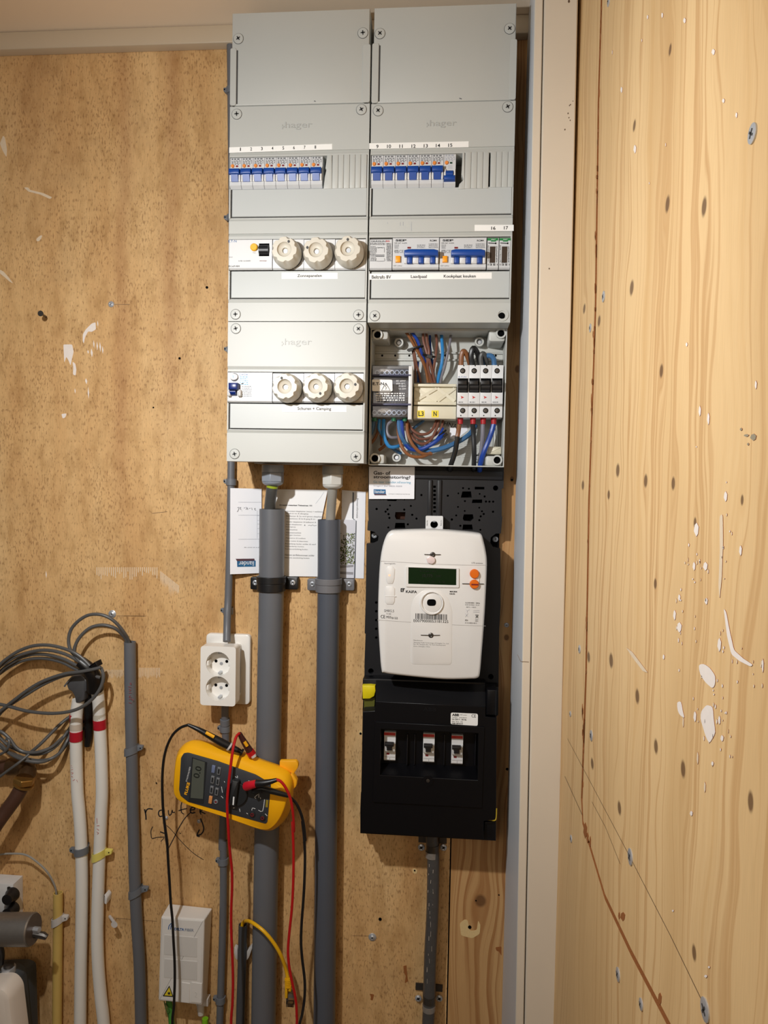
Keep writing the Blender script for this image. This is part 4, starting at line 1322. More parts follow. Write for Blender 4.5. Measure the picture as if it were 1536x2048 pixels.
stroke(g, ZA, [(205, 620), (194, 645), (206, 645), (199, 668)], 5, .0741, 1)
build('hazard_triangle', g, INK, st, flat=True)
for i, w_ in enumerate(('IEC 60947', '690V 80°C', 'M 80W', 'Ue 250V')):
    text(w_, ZA, 345 + (15 if i > 1 else 0), 585 + i * 25, 90 if i < 2 else 70, 16, .0737, WHITEINK, tb)
g = G(); fine(g, ZA, 100, 695, 380, 780, 4, .0737, 5, .5, 22); build('white_print', g, WHITEINK, tb, flat=True)

# cream bracket between block and switch
bk = root('busbar_cover', (xz(ZA, 670, 950, .05)[0], -FLR, xz(ZA, 670, 950, .055)[1]), 'cream plastic busbar cover with two crosses between terminal block and switch', 'cover')
build('cover_plate', pbox(ZA, 470, 612, 876, 812, FLR + .0008, .048, .001), CREAM2, bk)
build('lower_plate', pbox(ZA, 465, 826, 876, 950, FLR + .008, .055, .0015), CREAM2, bk)
build('top_lip', pbox(ZA, 470, 612, 876, 640, .048, .055, .001), CREAM2, bk)
build('bottom_lip', pbox(ZA, 470, 785, 876, 815, .048, .055, .001), CREAM2, bk)
for a in ((480, 655, 690, 780), (480, 780, 690, 655), (695, 655, 860, 780), (695, 780, 860, 655)):
    p0 = W(ZA, a[0], a[1], .048); p1 = W(ZA, a[2], a[3], .048)
    build('cross_rib', G().rod(p0, p1, .0034, n=4), CREAM2, bk)
for w_, X in (('L3', 540), ('N', 675)):
    s = build('phase_sticker', G().prism(quad(ZA, [(X - 36, 935), (X + 32, 935), (X + 32, 868), (X - 36, 868)], .055), .055, .0554), YSIGN, bk)
    text(w_, ZA, X - 2, 900, 50 if w_ == 'L3' else 32, 46, .0554, INK, s, bold=.02)

# four pole main switch
ms = root('main_switch', (xz(ZA, 1105, 940, .07)[0], -FLR, xz(ZA, 1105, 940, .072)[1]), 'white four pole main switch with black toggles in the opened box', 'switch')
SD = .066
for k in range(4):
    a = 886 + k * 110; b = a + 109
    p = build('pole', pbox(ZA, a, 432, b, 936, .03, SD, .0008), WHITE, ms)
    build('front_hump', pbox(ZA, a, 556, b, 806, SD, SD + .012, .001), WHITE, p)
    build('toggle_well', pbox(ZA, a + 4, 560, b - 6, 696, SD + .012, SD + .0126), HOLE, p)
    barrel(p, ZA, a + 9, b - 16, 600, 690, SD + .0126, .008, BLACK)
    build('toggle_bar', pbox(ZA, a + 6, 580, b - 16, 622, SD + .0126, SD + .022, .001), BLACK, p)
    for cy_, nm in ((488, 'a'), (870, 'b')):
        x, z = xz(ZA, a + 52, cy_, SD)
        build('terminal_hole', G().cyl(x, z, .0043, SD - .001, SD + .0005, 20), HOLE, p)
        build('terminal_screw', G().lathe(x, z, [(.003, SD - .001), (.003, SD + .0008), (.001, SD + .001)], 12), DSTEEL, p)
    g = G(); flatq(g, ZA, [(a + 30, 728), (a + 66, 742), (a + 34, 756), (a + 40, 742)], SD + .012); build('red_arrow', g, REDINK, p, flat=True)
    g = G(); fine(g, ZA, a + 8, 780, a + 60, 798, 1, SD + .012, k, .5, 12); build('fine_print', g, GREYINK, p, flat=True)
    x, z = xz(ZA, a + 62, 438, SD); build('vent_dot', G().cyl(x, z, .001, SD, SD + .0004, 8), HOLE, p)
    x, z = xz(ZA, a + 34, 918, SD); build('vent_dot', G().cyl(x, z, .001, SD, SD + .0004, 8), HOLE, p)
text('E.T-N', ZA, 935, 546, 72, 12, SD, BLUEINK, ms)


# wires of the opened box
def wire(label, pts, r, m, group=None, name='wire', sub=5, n=8):
    g = G().tube([W(ZA, X, Y, d) for X, Y, d in pts], r, n, sub)
    return build(name, g, m, label=label, cat='wire', group=group)


T_ = .016
U = .0017
wires = [
 ('orange-brown wire on the left of the upper bundle', [(395, 118, .05), (430, 170, .05), (480, 260, .047), (545, 380, .042), (585, 480, .036), (605, 600, .03)], .0024, ORW),
 ('second orange-brown wire crossing under the left cable tie', [(440, 120, .046), (500, 260, .044), (560, 390, .040), (600, 500, .034), (628, 600, .028)], .0022, ORW),
 ('dark blue wire at the top of the upper bundle', [(450, 118, .052), (500, 190, .051), (530, 270, .047), (560, 360, .040), (590, 440, .034), (600, 560, .026)], .0026, BLUEW),
 ('brown wire bowing out left of the upper bundle', [(470, 290, .047), (485, 380, .045), (500, 450, .04), (520, 520, .034), (535, 600, .028)], .0020, BROWNW),
 ('short brown wire beside the terminal block side plate', [(455, 280, .042), (470, 370, .042), (480, 450, .036), (484, 540, .03), (484, 600, .028)], .0018, BROWNW),
 ('brown wire entering above the black tie, left one', [(557, 118, .044), (562, 200, .046), (590, 300, .048), (620, 400, .046), (648, 500, .040), (672, 600, .032)], .0024, BROWNW),
 ('brown wire entering above the black tie, right one', [(588, 118, .042), (597, 210, .045), (615, 310, .048), (600, 420, .044), (620, 520, .038), (648, 600, .03)], .0024, BROWNW),
 ('thin dark blue wire behind the brown pair', [(622, 118, .03), (625, 220, .032), (630, 330, .036), (650, 430, .036), (660, 520, .032), (664, 600, .026)], .0019, BLUEW),
 ('brown wire curving right of the black tie', [(678, 118, .036), (690, 220, .04), (680, 330, .044), (665, 430, .042), (652, 520, .036), (640, 600, .028)], .0023, BROWNW),
 ('blue wire showing low beside the terminal block', [(510, 400, .03), (505, 470, .03), (512, 540, .028), (510, 600, .026)], .0020, BLUEW),
 ('bright light blue wire hanging right of the upper bundle', [(732, 118, .03), (740, 220, .036), (745, 330, .042), (735, 430, .042), (712, 520, .036), (696, 600, .028)], .0027, LBLUEW),
 ('grey wire hanging right of the light blue one', [(828, 118, .03), (815, 220, .038), (792, 330, .045), (765, 440, .042), (735, 540, .034), (722, 600, .028)], .0021, GREYW),
 ('orange-brown hooked wire over the first switch pole', [(922, 436, .052), (926, 350, .054), (945, 300, .055), (975, 330, .052), (1000, 400, .045), (1010, 440, .035)], .0042, ORW),
 ('thick black hooked wire over the second switch pole', [(1030, 436, .052), (1018, 340, .055), (1040, 270, .056), (1075, 310, .053), (1095, 380, .046), (1110, 440, .036)], .0044, BLACKW),
 ('dark grey hooked wire over the third switch pole', [(1118, 436, .052), (1112, 360, .054), (1130, 322, .055), (1155, 350, .052), (1168, 400, .045), (1172, 440, .036)], .0040, DCABLE),
 ('light blue hooked wire over the fourth switch pole', [(1242, 436, .052), (1235, 375, .054), (1205, 343, .054), (1165, 350, .05), (1150, 400, .042), (1150, 440, .036)], .0042, MBLUEW),
 ('wire under pole one that turns from orange to black', [(905, 1000, .052), (895, 1080, .05), (885, 1130, .05)], .0038, ORW),
 ('black wire running down from the middle of the switch', [(1035, 1000, .052), (1042, 1100, .05), (1048, 1250, .05), (1045, 1400, .045), (1044, 1440, .036)], .0039, BLACKW),
 ('grey wire under the third red ferrule', [(1132, 1000, .052), (1128, 1120, .05), (1118, 1240, .045), (1108, 1320, .04), (1100, 1420, .036)], .0034, GREYW),
 ('thick blue wire under the fourth red ferrule', [(1236, 1000, .052), (1215, 1080, .052), (1170, 1200, .054), (1130, 1300, .052), (1105, 1400, .045), (1100, 1445, .036)], .0042, BLUEW),
 ('thick light blue wire sweeping from below the block to the switch', [(450, 1160, .03), (500, 1215, .034), (600, 1255, .038), (750, 1230, .042), (900, 1165, .042), (1010, 1090, .036), (1060, 1010, .028)], .0042, MBLUEW),
 ('dark blue wire looping to the small black tie', [(352, 960, .05), (358, 1050, .052), (375, 1160, .05), (430, 1235, .048), (520, 1245, .046), (620, 1205, .046), (700, 1150, .045), (760, 1095, .04)], .0034, BLUEW),
 ('blue wire from the fifth lower terminal', [(322, 960, .05), (330, 1050, .052), (350, 1120, .054), (385, 1180, .05), (430, 1225, .044)], .0036, MBLUEW),
 ('light blue wire from the third lower terminal swinging right', [(180, 955, .05), (178, 1060, .054), (190, 1140, .056), (235, 1215, .054), (310, 1215, .048), (345, 1195, .04)], .0030, LBLUEW),
 ('light blue wire from the second lower terminal', [(140, 955, .05), (135, 1040, .052), (160, 1090, .05), (185, 1130, .045)], .0026, LBLUEW),
 ('blue wire in the far left corner under the block', [(85, 960, .048), (75, 1040, .045), (50, 1110, .04)], .0032, MBLUEW),
 ('blue wire leaving low left and passing under the loops', [(225, 1200, .04), (300, 1255, .036), (345, 1280, .03)], .0028, MBLUEW),
 ('grey wire bent in a hook below the block', [(262, 965, .045), (215, 1010, .048), (212, 1080, .05), (245, 1125, .05), (310, 1128, .044)], .0026, GREYW),
 ('orange-brown wire making the lowest arc', [(318, 1000, .045), (322, 1100, .05), (355, 1220, .054), (430, 1300, .054), (540, 1315, .05), (630, 1275, .042)], .0028, ORW),
 ('orange-brown wire making the inner arc', [(405, 960, .045), (408, 1080, .05), (460, 1200, .052), (545, 1280, .05), (640, 1285, .042)], .0028, ORW),
 ('orange-brown wire by the left wall of the box', [(130, 1000, .04), (120, 1080, .042), (85, 1150, .04), (45, 1195, .036)], .0026, ORW),
 ('brown wire crossing low towards the left post', [(215, 1140, .04), (195, 1200, .042), (135, 1250, .038)], .0026, ORW),
 ('orange-brown wire standing between two light blue ones', [(150, 1100, .04), (158, 1160, .04), (155, 1200, .036)], .0022, ORW),
 ('brown wire of the outer reddish loop', [(405, 1010, .04), (430, 1100, .044), (490, 1165, .046), (560, 1190, .046), (630, 1150, .044), (680, 1060, .04), (712, 960, .034)], .0024, BROWNW),
 ('brown wire of the middle reddish loop', [(410, 980, .036), (450, 1050, .04), (520, 1095, .042), (600, 1090, .042), (655, 1040, .038), (686, 960, .032)], .0024, BROWNW),
 ('brown wire of the upper reddish loop', [(450, 1085, .034), (520, 1140, .038), (610, 1135, .038), (690, 1090, .036), (735, 1030, .034), (748, 965, .03)], .0022, BROWNW),
 ('dark blue wire crossing behind the reddish loops', [(440, 1060, .026), (490, 1020, .026), (540, 985, .026), (565, 960, .026)], .0024, MBLUEW),
 ('second thin blue wire reaching the small black tie', [(640, 1200, .038), (700, 1130, .038), (740, 1060, .036), (748, 1040, .034)], .0022, BLUEW),
]
for lb, pts, r, m in wires:
    wire(lb, pts, r, m, 'loose wires in the opened box')
w = [o for o in bpy.data.objects if o.get('label', '').startswith('wire under pole one')][0]
g = G().tube([W(ZA, X, Y, d) for X, Y, d in [(887, 1120, .05), (880, 1180, .05), (862, 1280, .048), (825, 1390, .044), (812, 1440, .036)]], .0042, 10, 5)
build('black_sleeve', g, BLACKW, w)
for k, (X, lb) in enumerate(((915, 'first'), (1037, 'second'), (1135, 'third'), (1236, 'fourth'))):
    g = G(); g.rod(W(ZA, X, 940, .052), W(ZA, X, 1000, .052), .0048, .0042, 14)
    build('ferrule', g, REDF, label='red ferrule on the wire below the %s switch pole' % lb, cat='ferrule', group='red ferrules under the main switch')
for X, lb in ((92, 'first'), (277, 'middle'), (380, 'last')):
    g = G(); g.rod(W(ZA, X, 940, .056), W(ZA, X, 972, .056), .004, .0036, 12)
    build('ferrule', g, GREENF, label='green ferrule under the terminal block, %s of three' % lb, cat='ferrule', group='green ferrules under the terminal block')


def cable_tie(label, X, Y, d, rx, ang, hx, hy):
    c = W(ZA, X, Y, d)
    o = root('cable_tie', c, label, 'cable tie', 'black cable ties on the wires')
    a = math.radians(ang)
    u = Vector((math.cos(a), 0, math.sin(a))); v = Vector((0, -1, 0)); n = u.cross(v)
    pts = [c + u * rx * math.cos(t_) + v * rx * .45 * math.sin(t_) for t_ in [2 * math.pi * k / 16 for k in range(16)]]
    build('tie_band', G().tube(pts, .0016, 6, 2, closed=True), BLACK, o)
    h = W(ZA, hx, hy, d + .006)
    build('tie_head', G().rod(h - u * .004, h + u * .004, .0034, n=4), BLACK, o)


cable_tie('black cable tie slung left over the upper bundle', 485, 270, .047, .013, 15, 435, 286)
cable_tie('black cable tie binding the brown wires', 615, 345, .045, .010, -10, 620, 352)
cable_tie('small black cable tie at the end of the dark blue loop', 745, 1085, .04, .007, 40, 770, 1105)


# ------------------------------------------------------------------ black meter board
BD = .030
mb = root('meter_board', (xz(ZC, 660, 1500, 0)[0], 0, P(860, 1416, BD)[1]), 'black plastic meter board full of small holes behind the white smart meter', 'board')
outer = quad(ZC, [(75, 58), (1283, 66), (1278, 250), (1262, 258), (1262, 500), (1268, 505), (1255, 655), (1210, 655), (1165, 690), (1160, 735), (1185, 775), (1250, 790), (1252, 1300), (1240, 1500), (1232, 2100), (1228, 2185),
                   (150, 2160), (38, 2150), (40, 1790), (50, 1550), (42, 1540), (50, 1260), (58, 745), (120, 740), (160, 720), (165, 680), (130, 640), (65, 625), (70, 545), (76, 540), (72, 440)], BD)
holes = []
hp = [(547, 312, 10), (782, 318, 10), (148, 436, 11), (245, 440, 10), (267, 405, 8), (228, 460, 10), (254, 482, 10), (262, 516, 10), (394, 442, 10), (453, 409, 9), (465, 488, 10), (503, 522, 10), (426, 573, 10), (252, 601, 9),
      (918, 250, 9), (970, 256, 9), (876, 297, 8), (1066, 302, 8), (1110, 325, 10), (935, 366, 9), (1122, 370, 10), (1153, 371, 10), (1186, 371, 10), (873, 418, 8), (933, 454, 8), (1062, 425, 8), (1086, 457, 9), (1102, 481, 10), (1075, 502, 10),
      (1063, 536, 10), (1185, 461, 10), (857, 494, 9), (818, 530, 11), (894, 586, 10), (1072, 622, 9), (1208, 250, 24), (97, 1880, 25), (1165, 1930, 25), (180, 350, 7), (210, 350, 7), (395, 352, 7), (902, 130, 10), (970, 130, 10), (664, 132, 20)]
for k in range(5): hp.append((145, 1270 + k * 78, 12))
for X, Y, r in hp:
    x, z = xz(ZC, X, Y, BD); holes.append(circ(x, z, r * mpp(ZC, X, Y, BD), 10))
for q in ([(912, 280), (988, 280), (996, 335), (898, 335)], [(1002, 352), (1088, 352), (1088, 383), (996, 383)], [(1022, 238), (1108, 240), (1108, 262), (1022, 262)], [(925, 484), (1005, 484), (1012, 520), (985, 546), (925, 540), (915, 520)],
          [(316, 464), (405, 464), (398, 532), (322, 528), (310, 500)], [(316, 560), (398, 560), (404, 608), (308, 608)], [(918, 575), (998, 575), (1006, 622), (912, 620)], [(1022, 122), (1108, 124), (1110, 140), (1018, 140)], [(240, 352), (330, 352), (322, 366), (244, 364)]):
    holes.append(quad(ZC, q, BD))
for k in range(7):
    y = 228 + k * 36.5
    holes.append(quad(ZC, [(652, y), (676, y), (676, y + 21), (652, y + 21)], BD))
ob_ = build('board_plate', G().plate(outer, holes, .012, BD), BOARD, mb)
build('board_back', G().box(*[f for f in (P(742, 1000, .006)[0], P(1000, 1000, .006)[0])], P(860, 1400, .006)[1], P(860, 944, .006)[1], .001, .010), HOLE, mb)
for q in ([(316, 464), (405, 464), (398, 532), (322, 528)],):
    build('label_window', G().prism(quad(ZC, q, .012), .0105, .0125), BROWNHOLE, mb)
build('top_bar', pbox(ZC, 486, 92, 1272, 172, BD, BD + .004, .001), BOARD, mb)
build('centre_track', pbox(ZC, 606, 178, 640, 560, BD, BD + .004, .001), BOARD, mb)
build('centre_track', pbox(ZC, 686, 178, 724, 560, BD, BD + .004, .001), BOARD, mb)
for cv, X, Y in ((ZC, 128, 672), (ZC, 1205, 706)):
    g, gs = G(), G(); x, z = xz(cv, X, Y, .012)
    screw_head(g, gs, x, z, .010, .0048)
    s = build('board_screw', g, STEEL, mb); build('screw_slot', gs, DGREY, s)
g, gs = G(), G(); x, z = xz(ZC, 680, 90, BD + .001); screw_head(g, gs, x, z, BD - .001, .002); build('small_screw', g, STEEL, mb)

cd_ = build('notice_card', G().prism(quad(ZC, [(80, 347), (483, 347), (487, 62), (80, 60)], BD + .0046), BD + .004, BD + .0046), PAPER, label='white card asking Gas- of stroomstoring? at the top of the black board', cat='card')
NC = BD + .0047
text('Gas- of', ZC, 196, 115, 150, 33, NC, INK, cd_, bold=.022)
text('stroomstoring?', ZC, 285, 156, 328, 36, NC, INK, cd_, bold=.022)
text('Ga naar Liander.nl/storing', ZC, 285, 200, 332, 26, NC, TEALINK, cd_)
text('Vragen? Bel 0800-9009', ZC, 246, 234, 256, 17, NC, PALEINK, cd_)
lg = build('logo', G().prism(quad(ZC, [(122, 300), (230, 302), (228, 262), (122, 260)], NC), NC, NC + .0003), mat('logo_blue', (20, 100, 150), .5, vary=0), cd_)
build('logo_shade', G().prism(quad(ZC, [(130, 314), (237, 314), (230, 302), (124, 300)], NC), NC, NC + .0003), mat('logo_shade', (80, 50, 66), .5, vary=0), cd_)
text('liander', ZC, 176, 281, 92, 26, NC + .0003, WHITEINK, lg)
text('storing en onderhoud van het net', ZC, 350, 304, 190, 8, NC, INK, cd_)

# ------------------------------------------------------------------ smart meter
SF = .105
front = [(262, 640), (330, 630), (640, 622), (900, 640), (1040, 655), (1082, 668), (1100, 720), (1122, 820), (1132, 930), (1122, 1200), (1106, 1470), (1088, 1700), (1070, 1905), (1048, 1950), (980, 1958), (780, 1962), (600, 1950), (350, 1925), (215, 1905), (188, 1880), (172, 1700), (158, 1440), (160, 1200), (172, 950), (192, 800), (225, 690)]
fq = [(v.x, v.z) for v in smooth_path([Vector((a, 0, b)) for a, b in quad(ZC, front, SF)], 4, True)]
cxm = sum(p[0] for p in fq) / len(fq); czm = sum(p[1] for p in fq) / len(fq)
sc_ = lambda q, k: [(cxm + (a - cxm) * k, czm + (b - czm) * k) for a, b in q]
sm_ = root('smart_meter', (cxm, -BD, min(p[1] for p in fq)), 'white smart electricity meter with green display and two orange buttons', 'electricity meter')
build('meter_base', G().prism(sc_(fq, .985), BD + .0041, .075, .004), METG, sm_)
g = G()
rings = []
for k, d in ((1.0, .072), (1.003, .085), (1.002, .096), (.993, .1015), (.975, .1042), (.955, .105)):
    rings.append([(a, -d, b) for a, b in sc_(fq, k)])
g.loft(rings)
mc = build('meter_cover', g, METW, sm_, ang=60)
# hanging lug
lug = build('hanging_lug', G().plate(rnd(quad(ZC, [(583, 640), (738, 640), (740, 500), (585, 498)], .052), .002, 3), [circ(*xz(ZC, 660, 575, .052), 34 * mpp(ZC, 660, 575, .052), 24)], BD + .005, .052), WHITE, sm_)
build('lug_back', pbox(ZC, 600, 530, 722, 632, BD + .0042, BD + .006), HOLE, lug)
g, gs = G(), G(); x, z = xz(ZC, 660, 528, .055); screw_head(g, gs, x, z, .048, .0052); s = build('lug_screw', g, STEEL, sm_); build('screw_slot', gs, DGREY, s)
text('Slide 8.8x', ZC, 598, 560, 50, 9, .052, INK, lug, ang=90); text('Back fix', ZC, 722, 560, 50, 9, .052, INK, lug, ang=90)
SFt = SF + .0002
K = ZK
# raised display surround, eye recess, light guides
build('display_bezel', G().plate(rnd(quad(K, [(455, 600), (1140, 612), (1140, 358), (455, 338)], SF + .002), .002, 3), [quad(K, [(490, 562), (1104, 580), (1106, 372), (492, 350)], SF + .002)], SF - .001, SF + .002), METW, sm_, bev=.0006)
lc = build('display', G().prism(quad(K, [(488, 564), (1106, 582), (1108, 370), (490, 348)], SF + .0008), SF - .001, SF + .0008), SMLCD, sm_)
lcdink = mat('lcd_ink', (4, 16, 4), .4, vary=0)
text('Energie 1.8.1', K, 740, 400, 200, 22, SF + .0008, lcdink, lc); text('10,775', K, 735, 460, 130, 46, SF + .0008, lcdink, lc, bold=.02); text('kW', K, 880, 462, 60, 30, SF + .0008, lcdink, lc); text('L1  L2  L3', K, 790, 535, 330, 18, SF + .0008, lcdink, lc)
eye = circ(*xz(K, 798, 800, SF), 132 * mpp(K, 798, 800, SF), 40)
ey2 = circ(*xz(K, 800, 806, SF + .003), 120 * mpp(K, 800, 806, SF), 40)
build('eye_collar', G().plate(circ(*xz(K, 790, 806, SF), 150 * mpp(K, 790, 806, SF), 40), [eye], SF - .001, SF + .0035), METW, sm_, bev=.001)
ed = build('optical_eye', G().prism(ey2, SF - .001, SF + .0015, .0006), METW, sm_)
build('eye_window', G().prism(rnd(quad(K, [(730, 842), (845, 842), (845, 758), (730, 758)], SF + .0015), .005, 5), SF + .001, SF + .002), HOLE, ed)
build('centre_column', G().prism(rnd(quad(K, [(520, 1590), (1045, 1600), (1052, 900), (1000, 740), (900, 640), (680, 640), (560, 740), (525, 860)], SF), .006, 3), SF - .002, SF + .0005, .0004), METW, sm_)
for pts, th in (([(205, 520), (200, 380), (225, 335), (290, 335), (320, 370), (312, 500), (290, 560), (230, 560)], 1), ([(192, 790), (188, 640), (205, 592), (290, 590), (320, 620), (318, 780), (296, 826), (215, 822)], 1)):
    build('light_cover', G().prism(rnd(quad(K, pts, SF), .001, 2), SF - .001, SF + .0012, .0008), METW, sm_)
build('cover_step', G().box(*[P(770, 1198, SF)[0], P(792, 1198, SF)[0]], xz(K, 255, 722, SF)[1], xz(K, 255, 716, SF)[1], SF, SF + .0018), METW, sm_)
x, z = xz(K, 248, 452, SF + .0014)
build('red_light', G().cyl(x, z, .0016, SF + .0005, SF + .0014, 14), LED, sm_)
g = G(); stroke(g, K, [(130, 268), (420, 285), (760, 305), (1120, 318), (1500, 322)], 4, SF)
stroke(g, K, [(95, 1022), (500, 1050), (520, 1052)], 4, SF); stroke(g, K, [(1050, 1085), (1480, 1100)], 4, SF); build('seam', g, mat('seam_grey', (176, 172, 170), .6, vary=0), sm_, flat=True)
# push buttons
pl = build('button_bed', G().prism(rnd(quad(K, [(1285, 560), (1290, 440), (1400, 440), (1398, 580)], SF), .003, 3), SF, SF + .002, .0006), METW, sm_)
for X, Y, r, nm in ((1338, 436, 58, 'push_button'), (1336, 568, 58, 'sealed_push_button')):
    x, z = xz(K, X, Y, SF + .006); k = mpp(K, X, Y, SF)
    b_ = build(nm, G().lathe(x, z, [(r * k * 1.03, SF - .001), (r * k * 1.03, SF + .004), (r * k * .92, SF + .0048), (r * k * .9, SF + .0062), (r * k * .4, SF + .0064)], 28), ORB, sm_)
build('button_slot', pbox(K, 1298, 562, 1386, 580, SF + .006, SF + .0068), DRED, b_)
for X, Y, a, b in ((800, 185, 695, 905), (778, 1218, 650, 895), (1410, 560, 1180, 1455)):
    g = G(); g.tube([W(K, a, Y, SF + .0010), W(K, X - 30, Y + 2, SF + .0018), W(K, X + 30, Y + 2, SF + .0018), W(K, b, Y + 2, SF + .0010)], .0006, 6)
    s = build('seal_wire', g, DSTEEL, sm_)
    if X < 1200:
        g, gs = G(), G(); x, z = xz(K, X + 2, Y + 4, SF + .002); screw_head(g, gs, x, z, SF, .0042, ang=.8); q = build('seal_screw', g, DSTEEL, sm_); build('screw_slot', gs, DGREY, q)
build('seal_tag', G().prism(rnd(quad(K, [(720, 235), (770, 200), (830, 230), (835, 280), (795, 312), (735, 295)], SF + .004), .002, 3), SF + .0005, SF + .004, .001), mat('clear_pink_seal', (226, 208, 206), .25, vary=.04), sm_)
text('KAIFA', K, 530, 662, 142, 34, SFt, INK, sm_, bold=.02)
g = G()
for p in ([(392, 618), (412, 616), (412, 632), (400, 636), (410, 650), (412, 664), (392, 664)], [(416, 616), (446, 618), (444, 628), (428, 630), (440, 640), (430, 644), (428, 664), (416, 664)]): flatq(g, K, p, SFt)
build('logo', g, INK, sm_, flat=True)
for s_, X, Y, w_, h_, m_, bd in (('MA304', 1068, 660, 92, 20, INK, .02), ('DIN70', 1053, 690, 66, 18, INK, .02), ('Storing/info', 254, 302, 142, 18, GREYINK, 0), ('LTE antenna', 1372, 294, 140, 16, GREYINK, 0), ('SMR5.5', 244, 906, 126, 32, GREYINK, 0), ('T1180', 238, 945, 60, 15, GREYINK, 0),
                             ('CE', 165, 980, 56, 42, INK, 0), ('M25', 240, 986, 62, 28, INK, 0), ('0122', 316, 998, 76, 26, INK, 0), ('3x230/400V  50Hz', 1312, 805, 186, 16, INK, 0), ('0,25-5(100)A  CL.A', 1308, 832, 180, 16, INK, 0), ('-40°C ~ +70°C', 1292, 860, 130, 15, INK, 0),
                             ('2022', 1366, 1036, 40, 13, INK, 0), ('IP54', 1235, 1028, 34, 22, INK, 0), ('3110-00531813', 1290, 1062, 150, 14, INK, 0), ('Manufacturer:', 618, 1284, 120, 14, INK, 0),
                             ('Shenzhen Kaifa Technology (Chengdu) Co., Ltd.', 785, 1320, 452, 18, INK, 0), ('No. 99 Tianquan Rd., Hi-Tech Development', 762, 1342, 412, 18, INK, 0), ('Zone, Chengdu, China', 662, 1364, 212, 17, INK, 0)):
    text(s_, K, X, Y, w_, h_, SFt, m_, sm_, bold=bd)
text('E0079000053181325', K, 780, 1038, 444, 36, SF + .0005, INK, sm_)
g = G(); rr = random.Random(5); X = 582
while X < 985:
    w_ = rr.choice((3, 4, 7, 9)); y_ = 938 + (X - 582) * .035; flatq(g, K, [(X, y_ + 72), (X + w_, y_ + 72), (X + w_, y_), (X, y_)], SF + .0005); X += w_ + rr.choice((3, 4, 6, 8))
build('bar_code', g, INK, sm_, flat=True)
g = G()
for p in ([(1225, 890), (1245, 905), (1275, 890)], [(1245, 905), (1245, 930)], [(1320, 905), (1400, 900)], [(1320, 925), (1400, 922)], [(1220, 940), (1255, 985)], [(1255, 940), (1220, 985)]): stroke(g, K, p, 3, SFt, 1)
build('wiring_print', g, PALEINK, sm_, flat=True)
g = G()
for p in ([(1350, 955), (1386, 1000)], [(1386, 955), (1350, 1000)], [(1348, 958), (1388, 958)], [(1356, 960), (1360, 992), (1378, 992), (1382, 960)], [(1346, 1014), (1386, 1016)]): stroke(g, K, p, 4, SFt, 1)
build('bin_symbol', g, INK, sm_, flat=True)

# ------------------------------------------------------------------ black connection case under the meter
CF = .085
cc = root('connection_case', (xz(ZD, 750, 1600, 0)[0], -.0, (P(721, 1666, CF)[1] + P(993, 1682, CF)[1]) / 2), 'black connection case with three small breakers behind its window, under the smart meter', 'meter case')


def casepoly(pts, d): return quad(ZD, pts, d)


build('case_back', G().prism(casepoly([(100, 1568), (1402, 1640), (1408, 460), (1425, 440), (1428, 170), (1300, 160), (1300, 130), (260, 92), (120, 95), (112, 290), (122, 300), (118, 400)], .06), .0312, .055, .001), CASE, cc)
build('case_foot', G().prism(casepoly([(110, 1560), (1390, 1630), (1390, 420), (130, 400)], .03), .0008, .0312), CASE, cc)
# sloping shoulder from the board down to the case front
sh_t = [(250, 98), (1300, 140)]; sh_b = [(245, 300), (1302, 352)]
tp = [W(ZD, X, Y, .056) for X, Y in sh_t]; bt_ = [W(ZD, X, Y, CF) for X, Y in sh_b]
bk_ = [Vector((v.x, -.055, v.z)) for v in bt_]
build('case_shoulder', G().add([tp[0], tp[1], bt_[1], bt_[0], bk_[0], bk_[1]], [(0, 1, 2, 3), (3, 2, 5, 4), (0, 3, 4), (1, 5, 2), (0, 4, 5, 1)]), CASE, cc)
win = casepoly([(290, 1005), (1225, 1055), (1232, 612), (296, 570)], CF)
build('case_front', G().plate(casepoly([(100, 1560), (1280, 1628), (1284, 1450), (1402, 1440), (1408, 458), (1300, 448), (1302, 352), (245, 300), (238, 392), (122, 400)], CF), [win], .055, CF), CASE, cc, bev=.0008)
build('lid', G().plate(casepoly([(220, 1270), (1265, 1325), (1290, 550), (242, 498)], CF + .003), [casepoly([(288, 1010), (1225, 1060), (1232, 606), (294, 565)], CF + .003)], CF + .0002, CF + .003), CASE, cc, bev=.0006)
build('window_well', G().prism(casepoly([(280, 1020), (1240, 1070), (1245, 600), (286, 556)], .058), .052, .0575), CASE, cc)
build('window_sill', G().add([W(ZD, 290, 1003, CF), W(ZD, 1224, 1052, CF), W(ZD, 1210, 930, .058), W(ZD, 300, 890, .058)], [(0, 1, 2, 3)]), CASE, cc)
for X in (549, 1204, 620, 905):
    build('well_rib', pbox(ZD, X - 5, 620, X + 5, 915, .0576, .066 if X in (549, 1204) else .062, .0006), mat('case_rib', (26, 26, 30), .35, vary=.05), cc)
build('bottom_flange', G().prism(casepoly([(98, 1570), (1400, 1642), (1402, 1452), (1290, 1462), (1284, 1540), (215, 1480), (215, 1180), (104, 1180), (98, 1340)], CF - .01), .055, CF - .01, .001), CASE, cc)
g, gs = G(), G(); x, z = xz(ZD, 748, 1065, CF + .004); g.plate(circ(x, z, .0085, 28), [circ(x, z, .0045, 20)], CF + .003, CF + .0042); build('lid_screw_collar', g, CASE, cc)
build('lid_screw', G().lathe(x, z, [(.003, CF), (.003, CF + .0035), (.001, CF + .0038)], 12), DSTEEL, cc)
build('latch', pbox(ZD, 1310, 190, 1405, 435, .055, CF + .004, .002), CASE, cc)
text('ABB', ZD, 765, 378, 120, 34, CF, mat('case_emboss', (18, 19, 24), .3, vary=0), cc, ext=.0004)
